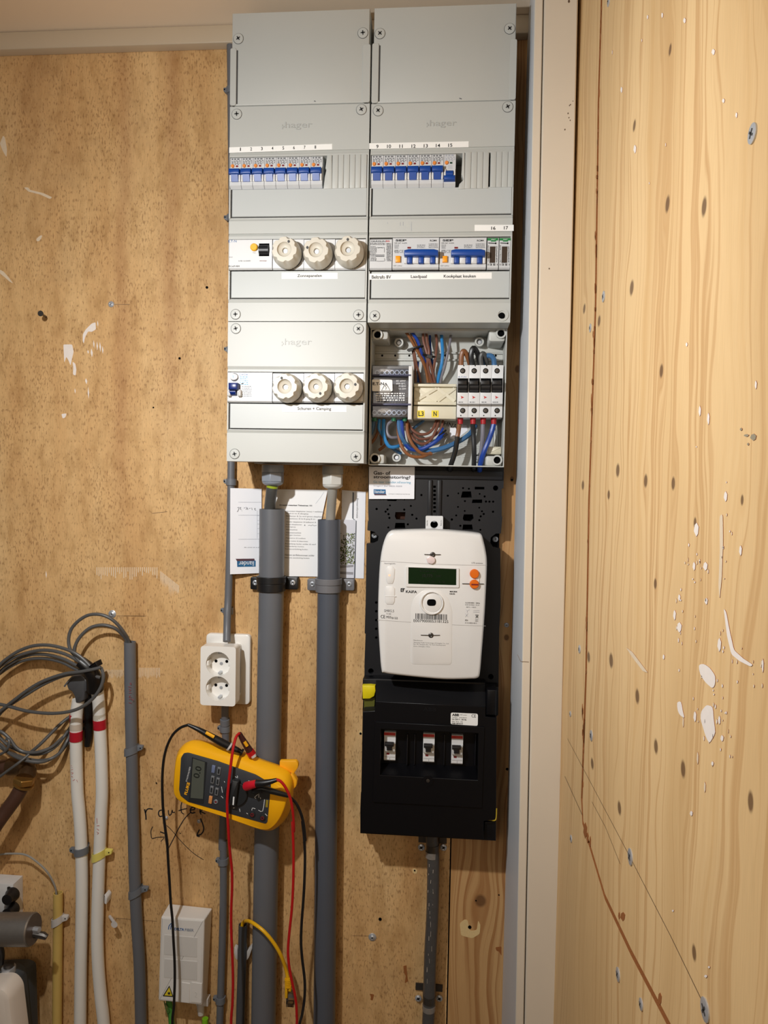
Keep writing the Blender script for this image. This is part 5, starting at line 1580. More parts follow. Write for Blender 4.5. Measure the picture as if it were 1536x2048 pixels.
for i, (a, b_, c, d_, lb) in enumerate(((326, 438, 594, 876, 'nearest the yellow seal'), (700, 812, 610, 892, 'in the middle of the black case window'), (972, 1085, 626, 910, 'below the white rating label'))):
    BDp = .066
    o = dev('small_breaker', 'red-banded white breaker %s' % lb, 'breaker', ZD, a, b_, c, d_, WHITE, d=BDp, group='breakers in the black case', db=.0576)
    Hh = d_ - c
    rb = build('red_band', pbox(ZD, a + 2, c + 6, b_ - 2, c + 34, BDp - .0005, BDp + .0003), mat('red_band', (196, 60, 54), .4, vary=.02), o)
    text('ABB', ZD, a + 26, c + 20, 34, 14, BDp + .0003, REDINK, rb)
    build('front_hump', pbox(ZD, a + 4, c + 110, b_ - 4, c + 190, BDp, BDp + .007, .001), mat('hump_grey', (200, 200, 198), .3, vary=.02), o)
    build('toggle', pbox(ZD, a + 8, c + 112, b_ - 20, c + 142, BDp + .006, BDp + .015, .001), BLACK, o)
    build('toggle_stem', pbox(ZD, a + 26, c + 138, b_ - 34, c + 180, BDp + .006, BDp + .011, .001), BLACK, o)
    build('indicator', pbox(ZD, a + 24, c + 200, a + 52, c + 218, BDp, BDp + .0004), DRED, o)
    g = G(); stroke(g, ZD, [(a + 6, c + 238), (b_ - 6, c + 242)], 2, BDp, 1); stroke(g, ZD, [(a + 56, c + 245), (a + 56, c + 278)], 2, BDp, 1); build('seam', g, GREYINK, o, flat=True)
lb_ = build('rating_label', G().prism(rnd(casepoly([(966, 520), (1226, 536), (1228, 420), (968, 408)], CF), .003, 4), CF, CF + .0004), LABEL, cc)
LD = CF + .0004
text('ABB', ZD, 1013, 430, 66, 24, LD, INK, lb_, bold=.04); text('CE', ZD, 1187, 440, 40, 30, LD, INK, lb_)
text('3x40A  230/400V', ZD, 1052, 456, 140, 10, LD, GREYINK, lb_); text('Un 230 V - 50 Hz', ZD, 1048, 474, 138, 14, LD, INK, lb_, bold=.02); text('S/N  914  172', ZD, 1030, 496, 104, 12, LD, INK, lb_); text('ABB 2873319', ZD, 1030, 514, 104, 14, LD, INK, lb_, bold=.02)
text('HAF smart', ZD, 1088, 430, 70, 10, LD, GREYINK, lb_)
st = build('yellow_seal', G().prism(casepoly([(122, 278), (190, 276), (232, 252), (246, 200), (240, 155), (190, 150), (118, 152)], .068), .056, .068, .001), YTAG, label='bright yellow seal tag at the upper corner of the black case', cat='seal')
build('olive_tab', G().prism(casepoly([(134, 392), (230, 395), (240, 262), (136, 282)], .0595), .0552, .0600), OLIVE, st)
build('yellow_edge_cord', G().tube([W(ZD, 1285, 1438, CF - .006), W(ZD, 1345, 1440, CF - .004), W(ZD, 1388, 1444, CF), W(ZD, 1403, 1420, CF), W(ZD, 1408, 1330, CF)], .0010, 6), mat('cord_yellow', (190, 160, 40), .5, vary=.1), label='yellow cord caught at the lower corner of the black case', cat='cord')

# conduit below the case with its saddles and tapes
g = G().tube([W(ZD, 796, 1560, .03), W(ZM, 880, 120, .03), W(ZM, 890, 260, .03), W(ZM, 885, 600, .03), W(ZM, 870, 900, .03), W(ZM, 862, 1200, .03), W(ZM, 855, 1400, .03), W(ZM, 850, 1700, .03), Vector((W(ZM, 850, 1700, .03).x, -.03, 0))], 41 * mpp(ZM, 880, 500, .03), 24, 5)
bc = build('supply_conduit', g, mat('scuffed_conduit', (74, 72, 71), .4, vary=.22, scale=140, bump=.15), label='scuffed dark grey supply conduit under the black case', cat='conduit')
for y0, y1 in ((206, 246), (1232, 1268)):
    X = 882 if y0 < 500 else 861
    g = G().rod(W(ZM, X, y0, .03), W(ZM, X, y1, .03), 36 * mpp(ZM, 880, 500, .03) * 1.22, n=24)
    build('tape_band', g, mat('foil_tape', (150, 144, 138), .35, .4, vary=.25, scale=200), bc)
sk = G(); rr = random.Random(8)
CR = 41 * mpp(ZM, 880, 500, .03)
for k in range(22):
    Y = rr.uniform(280, 1080); cx_ = 888 - (Y / 1300) * 26
    X = cx_ + rr.uniform(-24, 10)
    off = (X - cx_) * mpp(ZM, X, Y, .05)
    dd = .03 + math.sqrt(max(0, CR * CR - off * off)) + .0002
    L = rr.uniform(8, 40)
    stroke(sk, ZM, [(X, Y), (X + rr.uniform(-2, 2), Y + L)], rr.uniform(2, 4), dd, 1)
sk_o = build('scratch', sk, mat('scratch_pale', (170, 160, 150), .6, vary=.2), bc, flat=True); sk_o['kind'] = 'stuff'
for Y, X0, X1, lb in ((184, 810, 958, 'upper'), (1192, 790, 930, 'lower')):
    o = root('saddle_clamp', W(ZM, (X0 + X1) / 2, Y, 0), 'metal saddle clamp, the %s one on the scuffed conduit' % lb, 'clamp', 'metal saddle clamps')
    xc, zc = xz(ZM, (X0 + X1) / 2 + 2, Y, .03)
    a = xz(ZM, X0 - 20, Y, .004)[0]; b_ = xz(ZM, X1 + 20, Y, .004)[0]
    R1 = CR + .0006
    n = 14
    outp = [(a, -.0005), (a, -.003), (xc - R1, -.003)] + [(xc + R1 * math.cos(math.pi - math.pi * k / n), -(.03 + R1 * math.sin(math.pi * k / n))) for k in range(n + 1)] + [(xc + R1, -.003), (b_, -.003), (b_, -.0005)]
    inn = [(xc + R1 - .0014, -.0005)] + [(xc + (R1 - .0012) * math.cos(math.pi * k / n), -(.03 + (R1 - .0012) * math.sin(math.pi * k / n))) for k in range(n + 1)] + [(xc - R1 + .0014, -.0005)]
    prof = outp + inn
    build('clamp_band', G().loft([[(x_, y_, zc - .006) for x_, y_ in prof], [(x_, y_, zc + .006) for x_, y_ in prof]]), DSTEEL, o)
    for X in (X0, X1):
        g, gs = G(), G(); x, z = xz(ZM, X, Y, .004); screw_head(g, gs, x, z, .003, .0058); s = build('clamp_screw', g, STEEL, o); build('screw_slot', gs, HOLE, s)


# ------------------------------------------------------------------ pipes and conduits on the left
def pipe(cv_pts, r, m, n=24, sub=4, r_in=None):
    p = [W(cv, X, Y, d) for cv, X, Y, d in cv_pts]
    cv, X, Y, d = cv_pts[-1]
    if cv(X, Y)[1] > 2020:                             # it goes on down to the floor
        s = (p[-1] - p[-2]); s = s / abs(s.z)
        p += [p[-1] + Vector((s.x * .12, 0, -.2)), Vector((p[-1].x + s.x * .15, p[-1].y, .0))]
    return G().tube(p, r, n, sub, r_in=r_in)


def hook_clip(name, label, cv, X, Y, d, r, side, m, par=None, wd=.008, grp='pipe clips', tilt=0.0, tail=.008):
    """a snap clip: a band round the pipe with a foot on the wall and a small nose at one side"""
    c = W(cv, X, Y, d)
    o = root(name, (c.x, 0, c.z), label, 'clip', grp)
    n = 20
    prof = [(c.x + (r + .0022) * math.cos(a), -(d + (r + .0022) * math.sin(a))) for a in [math.radians(-70 + 320 * k / n) for k in range(n + 1)]]
    inn = [(c.x + (r + .0002) * math.cos(a), -(d + (r + .0002) * math.sin(a))) for a in [math.radians(250 - 320 * k / n) for k in range(n + 1)]]
    pr = prof + inn
    build('clip_band', G().loft([[(x, y, c.z - wd / 2 + tilt * (x - c.x)) for x, y in pr], [(x, y, c.z + wd / 2 + tilt * (x - c.x)) for x, y in pr]]), m, o)
    build('clip_foot', G().box(c.x - r * .7, c.x + r * .7, c.z - wd * .6, c.z + wd * .6, 0, max(.001, d - r - .0008)), m, o)
    nx = c.x + side * (r + tail * .5 + .001)
    z = c.z + tilt * side * r
    g = G().prism(rnd([(c.x + side * r * .93, z - wd * .45), (nx + side * tail * .5, z - wd * .1), (nx + side * tail * .5, z + wd * .42), (c.x + side * r * .93, z + wd * .45)], .002, 3), max(0, d - .004), d + .003, .0006)
    nose = build('clip_nose', g, m, o)
    build('clip_eye', G().cyl(nx + side * tail * .12, z + wd * .12, .0012, d + .003, d + .0034, 10), HOLE, nose)
    return o


KP = lambda X, Y, d: (Z0, X, Y, d)
# two thick conduits with their inner cables, glands and clamps
RC = .0215
o = build('thick_conduit', pipe([(Z0, 544, 1018, .026), (Z0, 543, 1160, .026), (Z0, 539.5, 1350, .026), (Z0, 536, 1550, .026), (Z0, 531, 1800, .026), (Z0, 526, 2100, .026)], RC, PIPE, 32, 3, r_in=.0190), PIPE, label='thick mid-grey conduit behind the yellow multimeter, cut open at the top', cat='conduit', group='thick conduits')
g = G().tube([W(ZB, 520, 330, .052), W(ZB, 512, 400, .05), W(ZB, 500, 500, .042), W(ZB, 492, 600, .034), W(ZB, 490, 700, .030)], .0094, 20, 5)
c1 = build('mains_cable', g, DCABLE, label='dark grey cable between the blue-grey gland and the open conduit', cat='cable', group='mains cables')
build('green_yellow_mark', G().tube([W(ZB, 520, 352, .052), W(ZB, 517, 374, .0515)], .0097, 20, 1, smooth=False), mat('earth_mark', (150, 170, 40), .4, vary=.1), c1)
o = build('thick_conduit', pipe([(Z0, 658, 1039, .026), (Z0, 657.5, 1160, .026), (Z0, 655, 1350, .026), (Z0, 653, 1550, .026), (Z0, 651, 1800, .026), (Z0, 648, 2100, .026)], .0192, PIPE2, 32, 3, r_in=.0170), PIPE2, label='thick blue-grey conduit between the multimeter and the black board', cat='conduit', group='thick conduits')
g = G().tube([W(ZB, 1118, 360, .052), W(ZB, 1110, 460, .046), W(ZB, 1100, 600, .036), W(ZB, 1092, 760, .030)], .0080, 20, 5)
build('mains_cable', g, LCABLE, label='light grey cable between the white gland and the blue-grey conduit', cat='cable', group='mains cables')


def gland(label, cx, y0, y1, y2, y3, wpx, m, d=.052):
    """collar from y0 to y1, hexagon nut to y2, dome to y3 (ZB pixels)"""
    o = root('cable_gland', W(ZB, cx, y3, d), label, 'cable gland', 'cable glands')
    k = mpp(ZB, cx, y1, d)
    R_ = wpx / 2 * k
    zc = [W(ZB, cx, y, d) for y in (y0, y1, y2, y3)]
    build('gland_collar', G().rod(zc[0], zc[1], R_ * .98, R_ * 1.02, 28), GLAND if m is GLAND else BODY, o)
    top, bot = zc[1], zc[2]
    hexr = lambda c, r: [Vector((c.x + r * math.cos(math.pi / 3 * q + math.radians(90)), c.y + r * math.sin(math.pi / 3 * q + math.radians(90)), c.z)) for q in range(6)]
    build('gland_nut', G().loft([hexr(top, R_ * 1.04), hexr(bot, R_ * 1.04)]), m, o, bev=.0012)
    pts = [bot + (zc[3] - bot) * t for t in (0, .3, .6, .85, 1)]
    g = G(); n = 28
    g.loft([[(c.x + r * R_ * math.cos(2 * math.pi * q / n), c.y + r * R_ * math.sin(2 * math.pi * q / n), c.z) for q in range(n)] for c, r in zip(pts, (.96, .94, .84, .68, .5))])
    build('gland_dome', g, m, o)


zb_ = zL(924)
gland('blue-grey cable gland under the left end of the fuse box', 524, 150, 222, 315, 355, 215, GLAND)
gland('white cable gland under the right end of the fuse box', 1117, 160, 240, 345, 385, 205, GLANDW)


def pipe_clamp(label, cx, y0, y1, r, earL, earR, m, d=.026):
    yc = (y0 + y1) / 2
    c = W(ZB, cx, yc, d)
    o = root('pipe_clamp', (c.x, 0, c.z), label, 'clamp', 'clamps on the thick conduits')
    h = (y1 - y0) * mpp(ZB, cx, yc, d) / 2
    n = 28
    ring = lambda R_, z: [Vector((c.x + R_ * math.cos(2 * math.pi * q / n), c.y + R_ * math.sin(2 * math.pi * q / n), z)) for q in range(n)]
    for k_, (za, zb2, R_) in enumerate(((c.z - h, c.z + h * .1, r + .0030), (c.z + h * .1, c.z + h, r + .0038))):
        g = G(); g.loft([ring(R_, za), ring(R_, zb2), ring(r + .0003, zb2), ring(r + .0003, za)], closed=True)
        build('clamp_ring', g, m, o, bev=.0008)
    for X in (earL, earR):
        x, z = xz(ZB, X, yc - 8, .012)
        s = -1 if X == earL else 1
        e = build('clamp_ear', G().prism(rnd([(c.x + s * r * .8, z - h * .95), (x + s * .009, z - h * .95), (x + s * .009, z + h * .75), (c.x + s * r * .8, z + h * .75)], .003, 3), .0005, .012, .001), m, o)
        g, gs = G(), G(); screw_head(g, gs, x, z, .012, .0046); s2 = build('clamp_screw', g, STEEL, o); build('screw_slot', gs, DGREY, s2)


pipe_clamp('black clamp on the conduit under the blue-grey gland', 508, 1250, 1395, RC, 350, 722, BLACK)
pipe_clamp('grey clamp on the conduit under the white gland', 1075, 1270, 1405, .0192, 915, 1280, mat('clamp_grey', (112, 112, 116), .45, vary=.05))

# thin conduit that carries the socket
RT = .0066
o = root('thin_conduit', W(Z0, 462, 1260, .011), 'thin grey conduit that runs down into the double socket and on to the floor', 'conduit')
build('upper_tube', pipe([(Z0, 461, 72, .011), (Z0, 463, 250, .011), (Z0, 465, 500, .011), (Z0, 464, 800, .011), (Z0, 462.5, 925, .011), (Z0, 461.5, 1010, .011), (Z0, 459.5, 1100, .012), (ZE, 618, 40, .014), (ZE, 611, 180, .020), (ZE, 607, 300, .026), (ZE, 605, 405, .0365)], RT, PIPE, 18, 4), PIPE, o)
build('lower_tube', pipe([(ZE, 592, 880, .02), (ZE, 590, 1000, .015), (ZE, 592, 1060, .012), (ZE, 596, 1200, .011), (ZE, 590, 1500, .011), (ZE, 578, 1750, .011), (ZE, 568, 2040, .011), (ZH, 703, 200, .011), (ZH, 706, 600, .011), (ZH, 700, 1000, .011), (ZH, 688, 1400, .011), (ZH, 672, 1900, .011), (ZH, 668, 2060, .011)], RT, PIPE, 18, 4), PIPE, o)
build('tube_collar', G().tube([W(ZE, 590, 1015, .0145), W(ZE, 592, 1060, .0122)], .0086, 18, 1, smooth=False), CLIP, o)
for cv, X, Y, sd, lb in ((ZB, 112, 318, -1, 'just above the stack of papers'), (ZE, 617, 165, -1, 'above the double socket'), (ZE, 592, 1092, -1, 'between the socket and the multimeter'), (ZH, 703, 395, -1, 'to the right of the word router'), (ZH, 678, 1722, -1, 'beside the foot of the fibre box'),
                         (Z0, 463, 182, -1, 'behind the blank box at the top left'), (Z0, 464, 437, -1, 'behind the edge of the left breaker box'), (Z0, 464, 700, -1, 'behind the edge of the left fuse box')):
    hook_clip('pipe_clip', 'small grey clip on the thin conduit, %s' % lb, cv, X, Y, .011, RT, sd, CLIP, wd=.011, grp='clips on the thin conduit', tail=.006)

# small conduit with the yellow network cable
o = build('short_conduit', pipe([(ZH, 893, 1003, .014), (ZH, 888, 1250, .014), (ZH, 878, 1600, .014), (ZH, 866, 1980, .014)], .0079, PIPE3, 20, 4, r_in=.0065), mat('conduit_dark_grey', (74, 77, 82), .42, vary=.06), label='short dark grey conduit with the yellow network cable coming out', cat='conduit')
cp = root('pipe_clip', W(ZH, 895, 1290, 0), 'milky white clip behind the short dark conduit', 'clip')
for a in ([(810, 1215), (842, 1235), (842, 1345), (820, 1330), (806, 1270)], [(975, 1205), (985, 1225), (950, 1320), (918, 1360), (905, 1345), (915, 1280), (940, 1245)]):
    build('clip_wing', G().prism(rnd(quad(ZH, a, .012), .002, 3), .004, .013, .0008), WCLIP, cp)
build('clip_foot', pbox(ZH, 842, 1230, 940, 1300, .0005, .004, .0005), WCLIP, cp)
nc = root('network_cable', W(ZH, 1325, 1800, .04), 'yellow network cable with a clear plug, hanging out of the short conduit', 'cable')
build('cable', G().tube([W(ZH, 884, 1120, .014), W(ZH, 886, 1010, .014), W(ZH, 905, 975, .018), W(ZH, 945, 970, .038), W(ZH, 995, 993, .052), W(ZH, 1090, 1065, .062), W(ZH, 1180, 1170, .062), W(ZH, 1255, 1295, .058), W(ZH, 1303, 1430, .05), W(ZH, 1325, 1530, .05)], .0031, 12, 5), YNET, nc)
bt = build('boot', G().tube([W(ZH, 1325, 1515, .05), W(ZH, 1328, 1600, .05)], .0052, 14, 1, smooth=False), YNET, nc)
for k in range(5):
    build('boot_rib', G().tube([W(ZH, 1325 + k, 1525 + k * 16, .05), W(ZH, 1325 + k, 1532 + k * 16, .05)], .0060, 14, 1, smooth=False), YNET, bt)
for X in (1306, 1340):
    build('boot_tab', pbox(ZH, X - 13, 1590, X + 13, 1715 if X < 1320 else 1650, .046, .054, .001), YNET, bt)
build('plug', pbox(ZH, 1305, 1655, 1380, 1800, .044, .052, .001), CLEAR, nc)
build('plug_contacts', pbox(ZH, 1318, 1760, 1370, 1796, .0455, .0505), BRASS, nc)

# grey conduit at the left with its clips, two white pipes, yellow pipe
o = build('grey_conduit', pipe([(ZF, 1248, 402, .014), (ZF, 1251, 800, .014), (ZF, 1258, 1200, .014), (ZF, 1268, 1600, .014), (ZF, 1275, 2016, .014), (ZG, 1222, 300, .014), (ZG, 1232, 700, .014), (ZG, 1250, 1100, .014), (ZG, 1275, 1500, .014), (ZG, 1290, 2120, .014)], .0103, PIPE, 24, 4, r_in=.0085), PIPE, label='medium grey conduit that two loops of cable plunge into', cat='conduit')
for k, pth in enumerate(([(1222, 800), (1238, 795), (1262, 805)], [(1232, 830), (1260, 840)], [(1225, 855), (1262, 850)], [(1232, 880), (1258, 872)], [(1228, 900), (1256, 905)], [(1238, 930), (1262, 925)], [(1240, 960), (1270, 950)], [(1240, 985), (1266, 980)])):
    pass
hw_ = G()
for p in ([(1255, 790), (1260, 815), (1245, 800)], [(1232, 832), (1262, 836)], [(1236, 852), (1258, 866), (1240, 872)], [(1236, 892), (1262, 890)], [(1250, 915), (1240, 935), (1262, 932)], [(1238, 955), (1282, 950), (1270, 968)], [(1236, 985), (1265, 990)]):
    stroke(hw_, ZF, p, 4, .0246, 2)
build('handwriting', hw_, mat('red_pen', (150, 66, 70), .6, vary=0), o, flat=True)
hook_clip('pipe_clip', 'grey clip low on the medium grey conduit with its nose up', ZG, 1240, 840, .014, .0103, 1, CLIP, wd=.013, grp='clips on the grey conduit', tilt=.5, tail=.012)
hook_clip('pipe_clip', 'grey clip on the medium grey conduit beside the red tape bands', ZF, 1262, 1440, .014, .0103, 1, CLIP, wd=.013, grp='clips on the grey conduit', tilt=.35, tail=.010)
wp = root('white_pipe', W(ZG, 740, 2040, .015), 'white plastic pipe wearing two red tape bands', 'pipe', 'white pipes')
build('tube', pipe([(ZF, 752, 960, .024), (ZF, 738, 1060, .023), (ZF, 731, 1180, .022), (ZF, 731, 1400, .019), (ZF, 735, 1600, .016), (ZF, 744, 1850, .015), (ZG, 724, 100, .015), (ZG, 738, 300, .015), (ZG, 748, 600, .015), (ZG, 749, 900, .015), (ZG, 745, 1200, .015), (ZG, 738, 1550, .015), (ZG, 733, 2120, .015)], .0107, WPIPE, 24, 4), WPIPE, wp)
for a, b_ in ((1092, 1175), (1255, 1345)):
    build('red_tape_band', G().tube([W(ZF, 731, a, .0218), W(ZF, 731, b_, .0208)], .0112, 24, 1, smooth=False), REDTAPE, wp)
build('paper_tape_band', G().tube([W(ZF, 731, 1180, .0218), W(ZF, 731, 1240, .0212)], .0110, 24, 1, smooth=False), mat('pale_tape', (196, 184, 170), .5, vary=.08), wp)
tp_ = root('tape_sleeve', W(ZF, 740, 1000, .02), 'grey tape sleeve flared open over the top of the two-banded white pipe', 'tape')
outl = [(622, 818), (680, 738), (745, 728), (800, 738), (868, 842), (840, 880), (805, 890), (792, 975), (745, 1000), (712, 1000), (700, 935), (672, 885), (640, 870)]
build('sleeve', G().prism(rnd(quad(ZF, outl, .040), .002, 2), .020, .036, .003), GREYTAPE, tp_)
build('sleeve_rim', G().tube([W(ZF, X, Y, .038) for X, Y in ((618, 830), (640, 800), (690, 745), (745, 732), (800, 742), (868, 845))], .0016, 8), mat('tape_rim', (96, 96, 98), .4, vary=.05), tp_)
hook_clip('pipe_clip', 'blue-grey clip on the white pipe with two red bands', ZG, 745, 460, .015, .0107, -1, CLIP, wd=.013, grp='clips on the white pipes', tail=.010, tilt=.15)
hw_ = G()
for p in ([(688, 1560), (705, 1570)], [(684, 1590), (706, 1600), (690, 1610)], [(686, 1630), (704, 1625)], [(684, 1655), (706, 1660), (688, 1672)], [(684, 1690), (702, 1700)], [(700, 1735), (720, 1720)], [(735, 1725), (745, 1745)]):
    stroke(hw_, ZF, p, 4, .0262, 2)
build('handwriting', hw_, mat('faint_red_pen', (200, 120, 120), .6, vary=0), wp, flat=True)
wp2 = root('white_pipe', W(ZG, 930, 2040, .015), 'white plastic pipe wearing one red tape band, beside the grey conduit', 'pipe', 'white pipes')
build('tube', pipe([(ZF, 925, 800, .026), (ZF, 938, 900, .023), (ZF, 950, 1010, .020), (ZF, 958, 1200, .016), (ZF, 968, 1400, .015), (ZF, 975, 1600, .015), (ZF, 980, 1850, .015), (ZG, 926, 100, .015), (ZG, 918, 300, .015), (ZG, 906, 600, .015), (ZG, 896, 900, .015), (ZG, 890, 1200, .015), (ZG, 898, 1500, .015), (ZG, 922, 1800, .015), (ZG, 955, 2120, .015)], .0107, WPIPE, 24, 4), WPIPE, wp2)
build('red_tape_band', G().tube([W(ZF, 955, 1145, .0168), W(ZF, 960, 1235, .0158)], .0112, 24, 1, smooth=False), REDTAPE, wp2)
build('paper_tape_band', G().tube([W(ZF, 953, 1085, .0182), W(ZF, 955, 1143, .0168)], .01085, 24, 1, smooth=False), mat('pale_tape2', (200, 194, 180), .5, vary=.08), wp2)
hw_ = G()
for p in ([(886, 165), (888, 215)], [(885, 235), (908, 232)], [(886, 262), (905, 275)], [(884, 290), (902, 300), (890, 312)]): stroke(hw_, ZG, p, 4, .0262, 2)
build('handwriting', hw_, mat('faint_red_pen', (200, 120, 120), .6, vary=0), wp2, flat=True)
hook_clip('pipe_clip', 'pale yellow clip on the white pipe with one red band', ZG, 905, 500, .015, .0107, 1, YCLIP, wd=.014, grp='clips on the white pipes', tilt=.45, tail=.013)
g = G(); g.prism(rnd(quad(ZG, [(948, 870), (975, 900), (968, 965), (948, 955)], .02), .002, 3), .0005, .018, .001)
build('clip_remnant', g, WHITE, label='small white clip remnant behind the one-banded white pipe', cat='clip')
yp = root('yellow_pipe', W(ZG, 520, 2040, .014), 'pale yellow pipe with a thin grey wire coming out of its top', 'pipe')
build('tube', pipe([(ZG, 531, 848, .012), (ZG, 530, 1100, .012), (ZG, 526, 1500, .012), (ZG, 521, 2120, .012)], .0084, YPIPE, 20, 4, r_in=.0066), YPIPE, yp)
build('wire', G().tube([W(ZG, 520, 960, .012), W(ZG, 515, 850, .014), W(ZG, 495, 770, .018), W(ZG, 430, 655, .022), W(ZG, 330, 560, .024), W(ZG, 230, 500, .024), (W(ZG, 100, 490, .024)), W(ZG, 0, 500, .024), W(ZG, -60, 540, .024)], .0017, 8), LCABLE, label='thin grey wire arching into the yellow pipe', cat='wire')
hook_clip('pipe_clip', 'milky clip around the pale yellow pipe', ZG, 525, 1100, .012, .0084, 1, WCLIP, wd=.014, grp='pipe clips', tilt=.5, tail=.011)

# coil of grey cable
cl = root('cable_coil', W(ZF, 300, 1500, .04), 'coil of thin grey cable hanging on the wall above the white pipes', 'cable')
coils = [
 [(1240, 560, .014), (1236, 400, .016), (1190, 310, .028), (1120, 225, .036), (1040, 165, .040), (950, 138, .042), (850, 145, .042), (760, 195, .042), (690, 270, .042), (662, 350, .043), (662, 430, .044), (690, 500, .045), (760, 560, .046), (850, 620, .046), (900, 650, .046)],
 [(1222, 560, .014), (1215, 400, .014), (1170, 330, .022), (1110, 275, .030), (1030, 245, .034), (950, 242, .036), (860, 270, .038), (780, 340, .040), (730, 420, .042), (712, 500, .044), (740, 560, .046), (800, 610, .046), (870, 650, .046)],
 [(880, 650, .052), (790, 560, .052), (700, 500, .052), (580, 455, .050), (450, 432, .050), (320, 440, .048), (200, 480, .046), (90, 545, .046), (0, 620, .046), (-90, 740, .045), (-150, 900, .045), (-150, 1100, .045), (-90, 1300, .045), (30, 1430, .045), (180, 1500, .045), (330, 1540, .045), (470, 1530, .045), (570, 1470, .032), (640, 1360, .014), (690, 1250, .005)],
 [(870, 660, .046), (760, 590, .046), (640, 525, .044), (520, 490, .044), (400, 482, .042), (290, 500, .040), (160, 540, .040), (60, 600, .040), (-20, 660, .040), (-110, 800, .038), (-140, 1000, .038), (-80, 1200, .038), (40, 1360, .038), (170, 1440, .038), (320, 1480, .038), (450, 1460, .038), (550, 1390, .024), (630, 1290, .012), (700, 1180, .0045)],
 [(860, 670, .040), (740, 630, .040), (620, 570, .038), (480, 530, .036), (340, 520, .034), (220, 545, .032), (120, 600, .032), (30, 660, .032), (-60, 760, .032)],
 [(830, 690, .034), (720, 660, .034), (600, 600, .032), (460, 565, .03), (330, 562, .028), (200, 590, .026), (80, 650, .026), (-20, 720, .026)],
 [(970, 645, .056), (880, 668, .058), (760, 690, .058), (640, 705, .056), (500, 745, .055), (370, 800, .055), (250, 875, .054), (150, 950, .054), (60, 1020, .052), (-20, 1090, .052), (-100, 1190, .050)],
 [(960, 745, .046), (880, 722, .05), (780, 700, .052), (640, 720, .052), (520, 762, .050), (390, 825, .050), (260, 905, .05), (130, 985, .048), (30, 1060, .048), (-30, 1130, .048)],
 [(970, 650, .052), (992, 720, .056), (978, 810, .058), (930, 900, .060), (860, 975, .060), (770, 1035, .060), (660, 1072, .060), (520, 1088, .058), (380, 1082, .056), (240, 1062, .054), (120, 1030, .052), (20, 1005, .05), (-60, 990, .05)],
 [(-60, 1240, .05), (20, 1270, .05), (90, 1330, .05), (150, 1410, .05), (220, 1455, .048), (310, 1465, .046), (400, 1452, .044), (500, 1410, .034), (590, 1330, .018), (680, 1260, .0045), (860, 1120, .0045)],
 [(-60, 1350, .046), (10, 1390, .046), (90, 1470, .054), (200, 1525, .060), (330, 1555, .058), (440, 1545, .048), (560, 1480, .026), (650, 1380, .010), (760, 1280, .0045), (880, 1160, .0045)],
 [(285, 1470, .040), (380, 1390, .036), (480, 1290, .026), (580, 1190, .016), (670, 1120, .006), (740, 1080, .0045)],
 [(-40, 1500, .056), (40, 1460, .058), (85, 1400, .058), (85, 1345, .056), (60, 1335, .054)],
 [(-60, 1740, .07), (60, 1650, .072), (170, 1570, .072), (280, 1480, .06)],
]
for i, c in enumerate(coils):
    build('cable_loop', G().tube([W(ZF, X, Y, d) for X, Y, d in c], .0029 if i not in (13, 12) else .0024, 10, 5), GCABLE, cl)
bt = cl
build('tape_wrap', G().tube([W(ZF, 770, 590, .048), W(ZF, 850, 660, .046), W(ZF, 900, 740, .040), W(ZF, 915, 850, .028)], lambda t: .010 + .005 * t, 18, 4), BLACKTAPE, bt)
build('tape_fold', G().prism(rnd(quad(ZF, [(845, 640), (900, 600), (920, 590), (940, 640), (870, 665)], .058), .001, 2), .04, .058, .002), BLACKTAPE, bt)
build('tape_fold', G().prism(rnd(quad(ZF, [(800, 740), (870, 720), (960, 760), (950, 830), (870, 850)], .046), .002, 2), .024, .042, .003), BLACKTAPE, bt)
build('tape_strip', G().tube([W(ZF, 852, 900, .012), W(ZF, 850, 1100, .0105), W(ZF, 848, 1300, .0095), W(ZF, 838, 1400, .008)], lambda t: .0085 - .003 * t, 10, 3), BLACKTAPE, bt)

# brown pipe with brass fitting, valve, bracket and gas meter at the lower left
bp_ = root('brown_pipe', W(ZF, 60, 2000, .06), 'brown metal pipe that bends up into a brass union', 'pipe')
build('tube', G().tube([W(ZF, -90, 2240, .075), W(ZF, -10, 2120, .075), (W(ZF, 70, 2010, .07)), W(ZF, 150, 1900, .066), W(ZF, 205, 1800, .062), W(ZF, 235, 1720, .06)], .0122, 20, 5), BPIPE, bp_)
build('union_nut', G().tube([W(ZF, 228, 1760, .06), W(ZF, 238, 1700, .06)], .0185, 6, 1, smooth=False), BRASS, bp_, bev=.0015)
build('union_ring', G().tube([W(ZF, 222, 1772, .06), W(ZF, 228, 1758, .06)], .0180, 24, 1, smooth=False), BRASS, bp_)
build('elbow_body', G().tube([W(ZF, 242, 1712, .058), W(ZF, 262, 1655, .048), W(ZF, 245, 1612, .038), W(ZF, 180, 1598, .032), W(ZF, 90, 1600, .030)], .0150, 18, 4), mat('dark_brass', (84, 62, 40), .4, .6, vary=.25, scale=120), bp_)
build('elbow_ring', G().tube([W(ZF, 88, 1600, .030), W(ZF, 128, 1598, .030)], .0135, 20, 1, smooth=False), BRASS, bp_)
build('side_tube', G().tube([W(ZF, 90, 1600, .030), W(ZF, -60, 1610, .030)], .0125, 20, 1, smooth=False), BPIPE, bp_)
va = root('pressure_regulator', W(ZG, 100, 1320, .10), 'cast metal cylinder regulator sticking in from the frame edge', 'regulator')
dv = .095
axis = (W(ZG, 300, 1182, dv) - W(ZG, 0, 1182, dv)).normalized()
p1 = W(ZG, 305, 1182, dv); Rv = 134 * mpp(ZG, 200, 1182, dv)
p0 = p1 - axis * .13
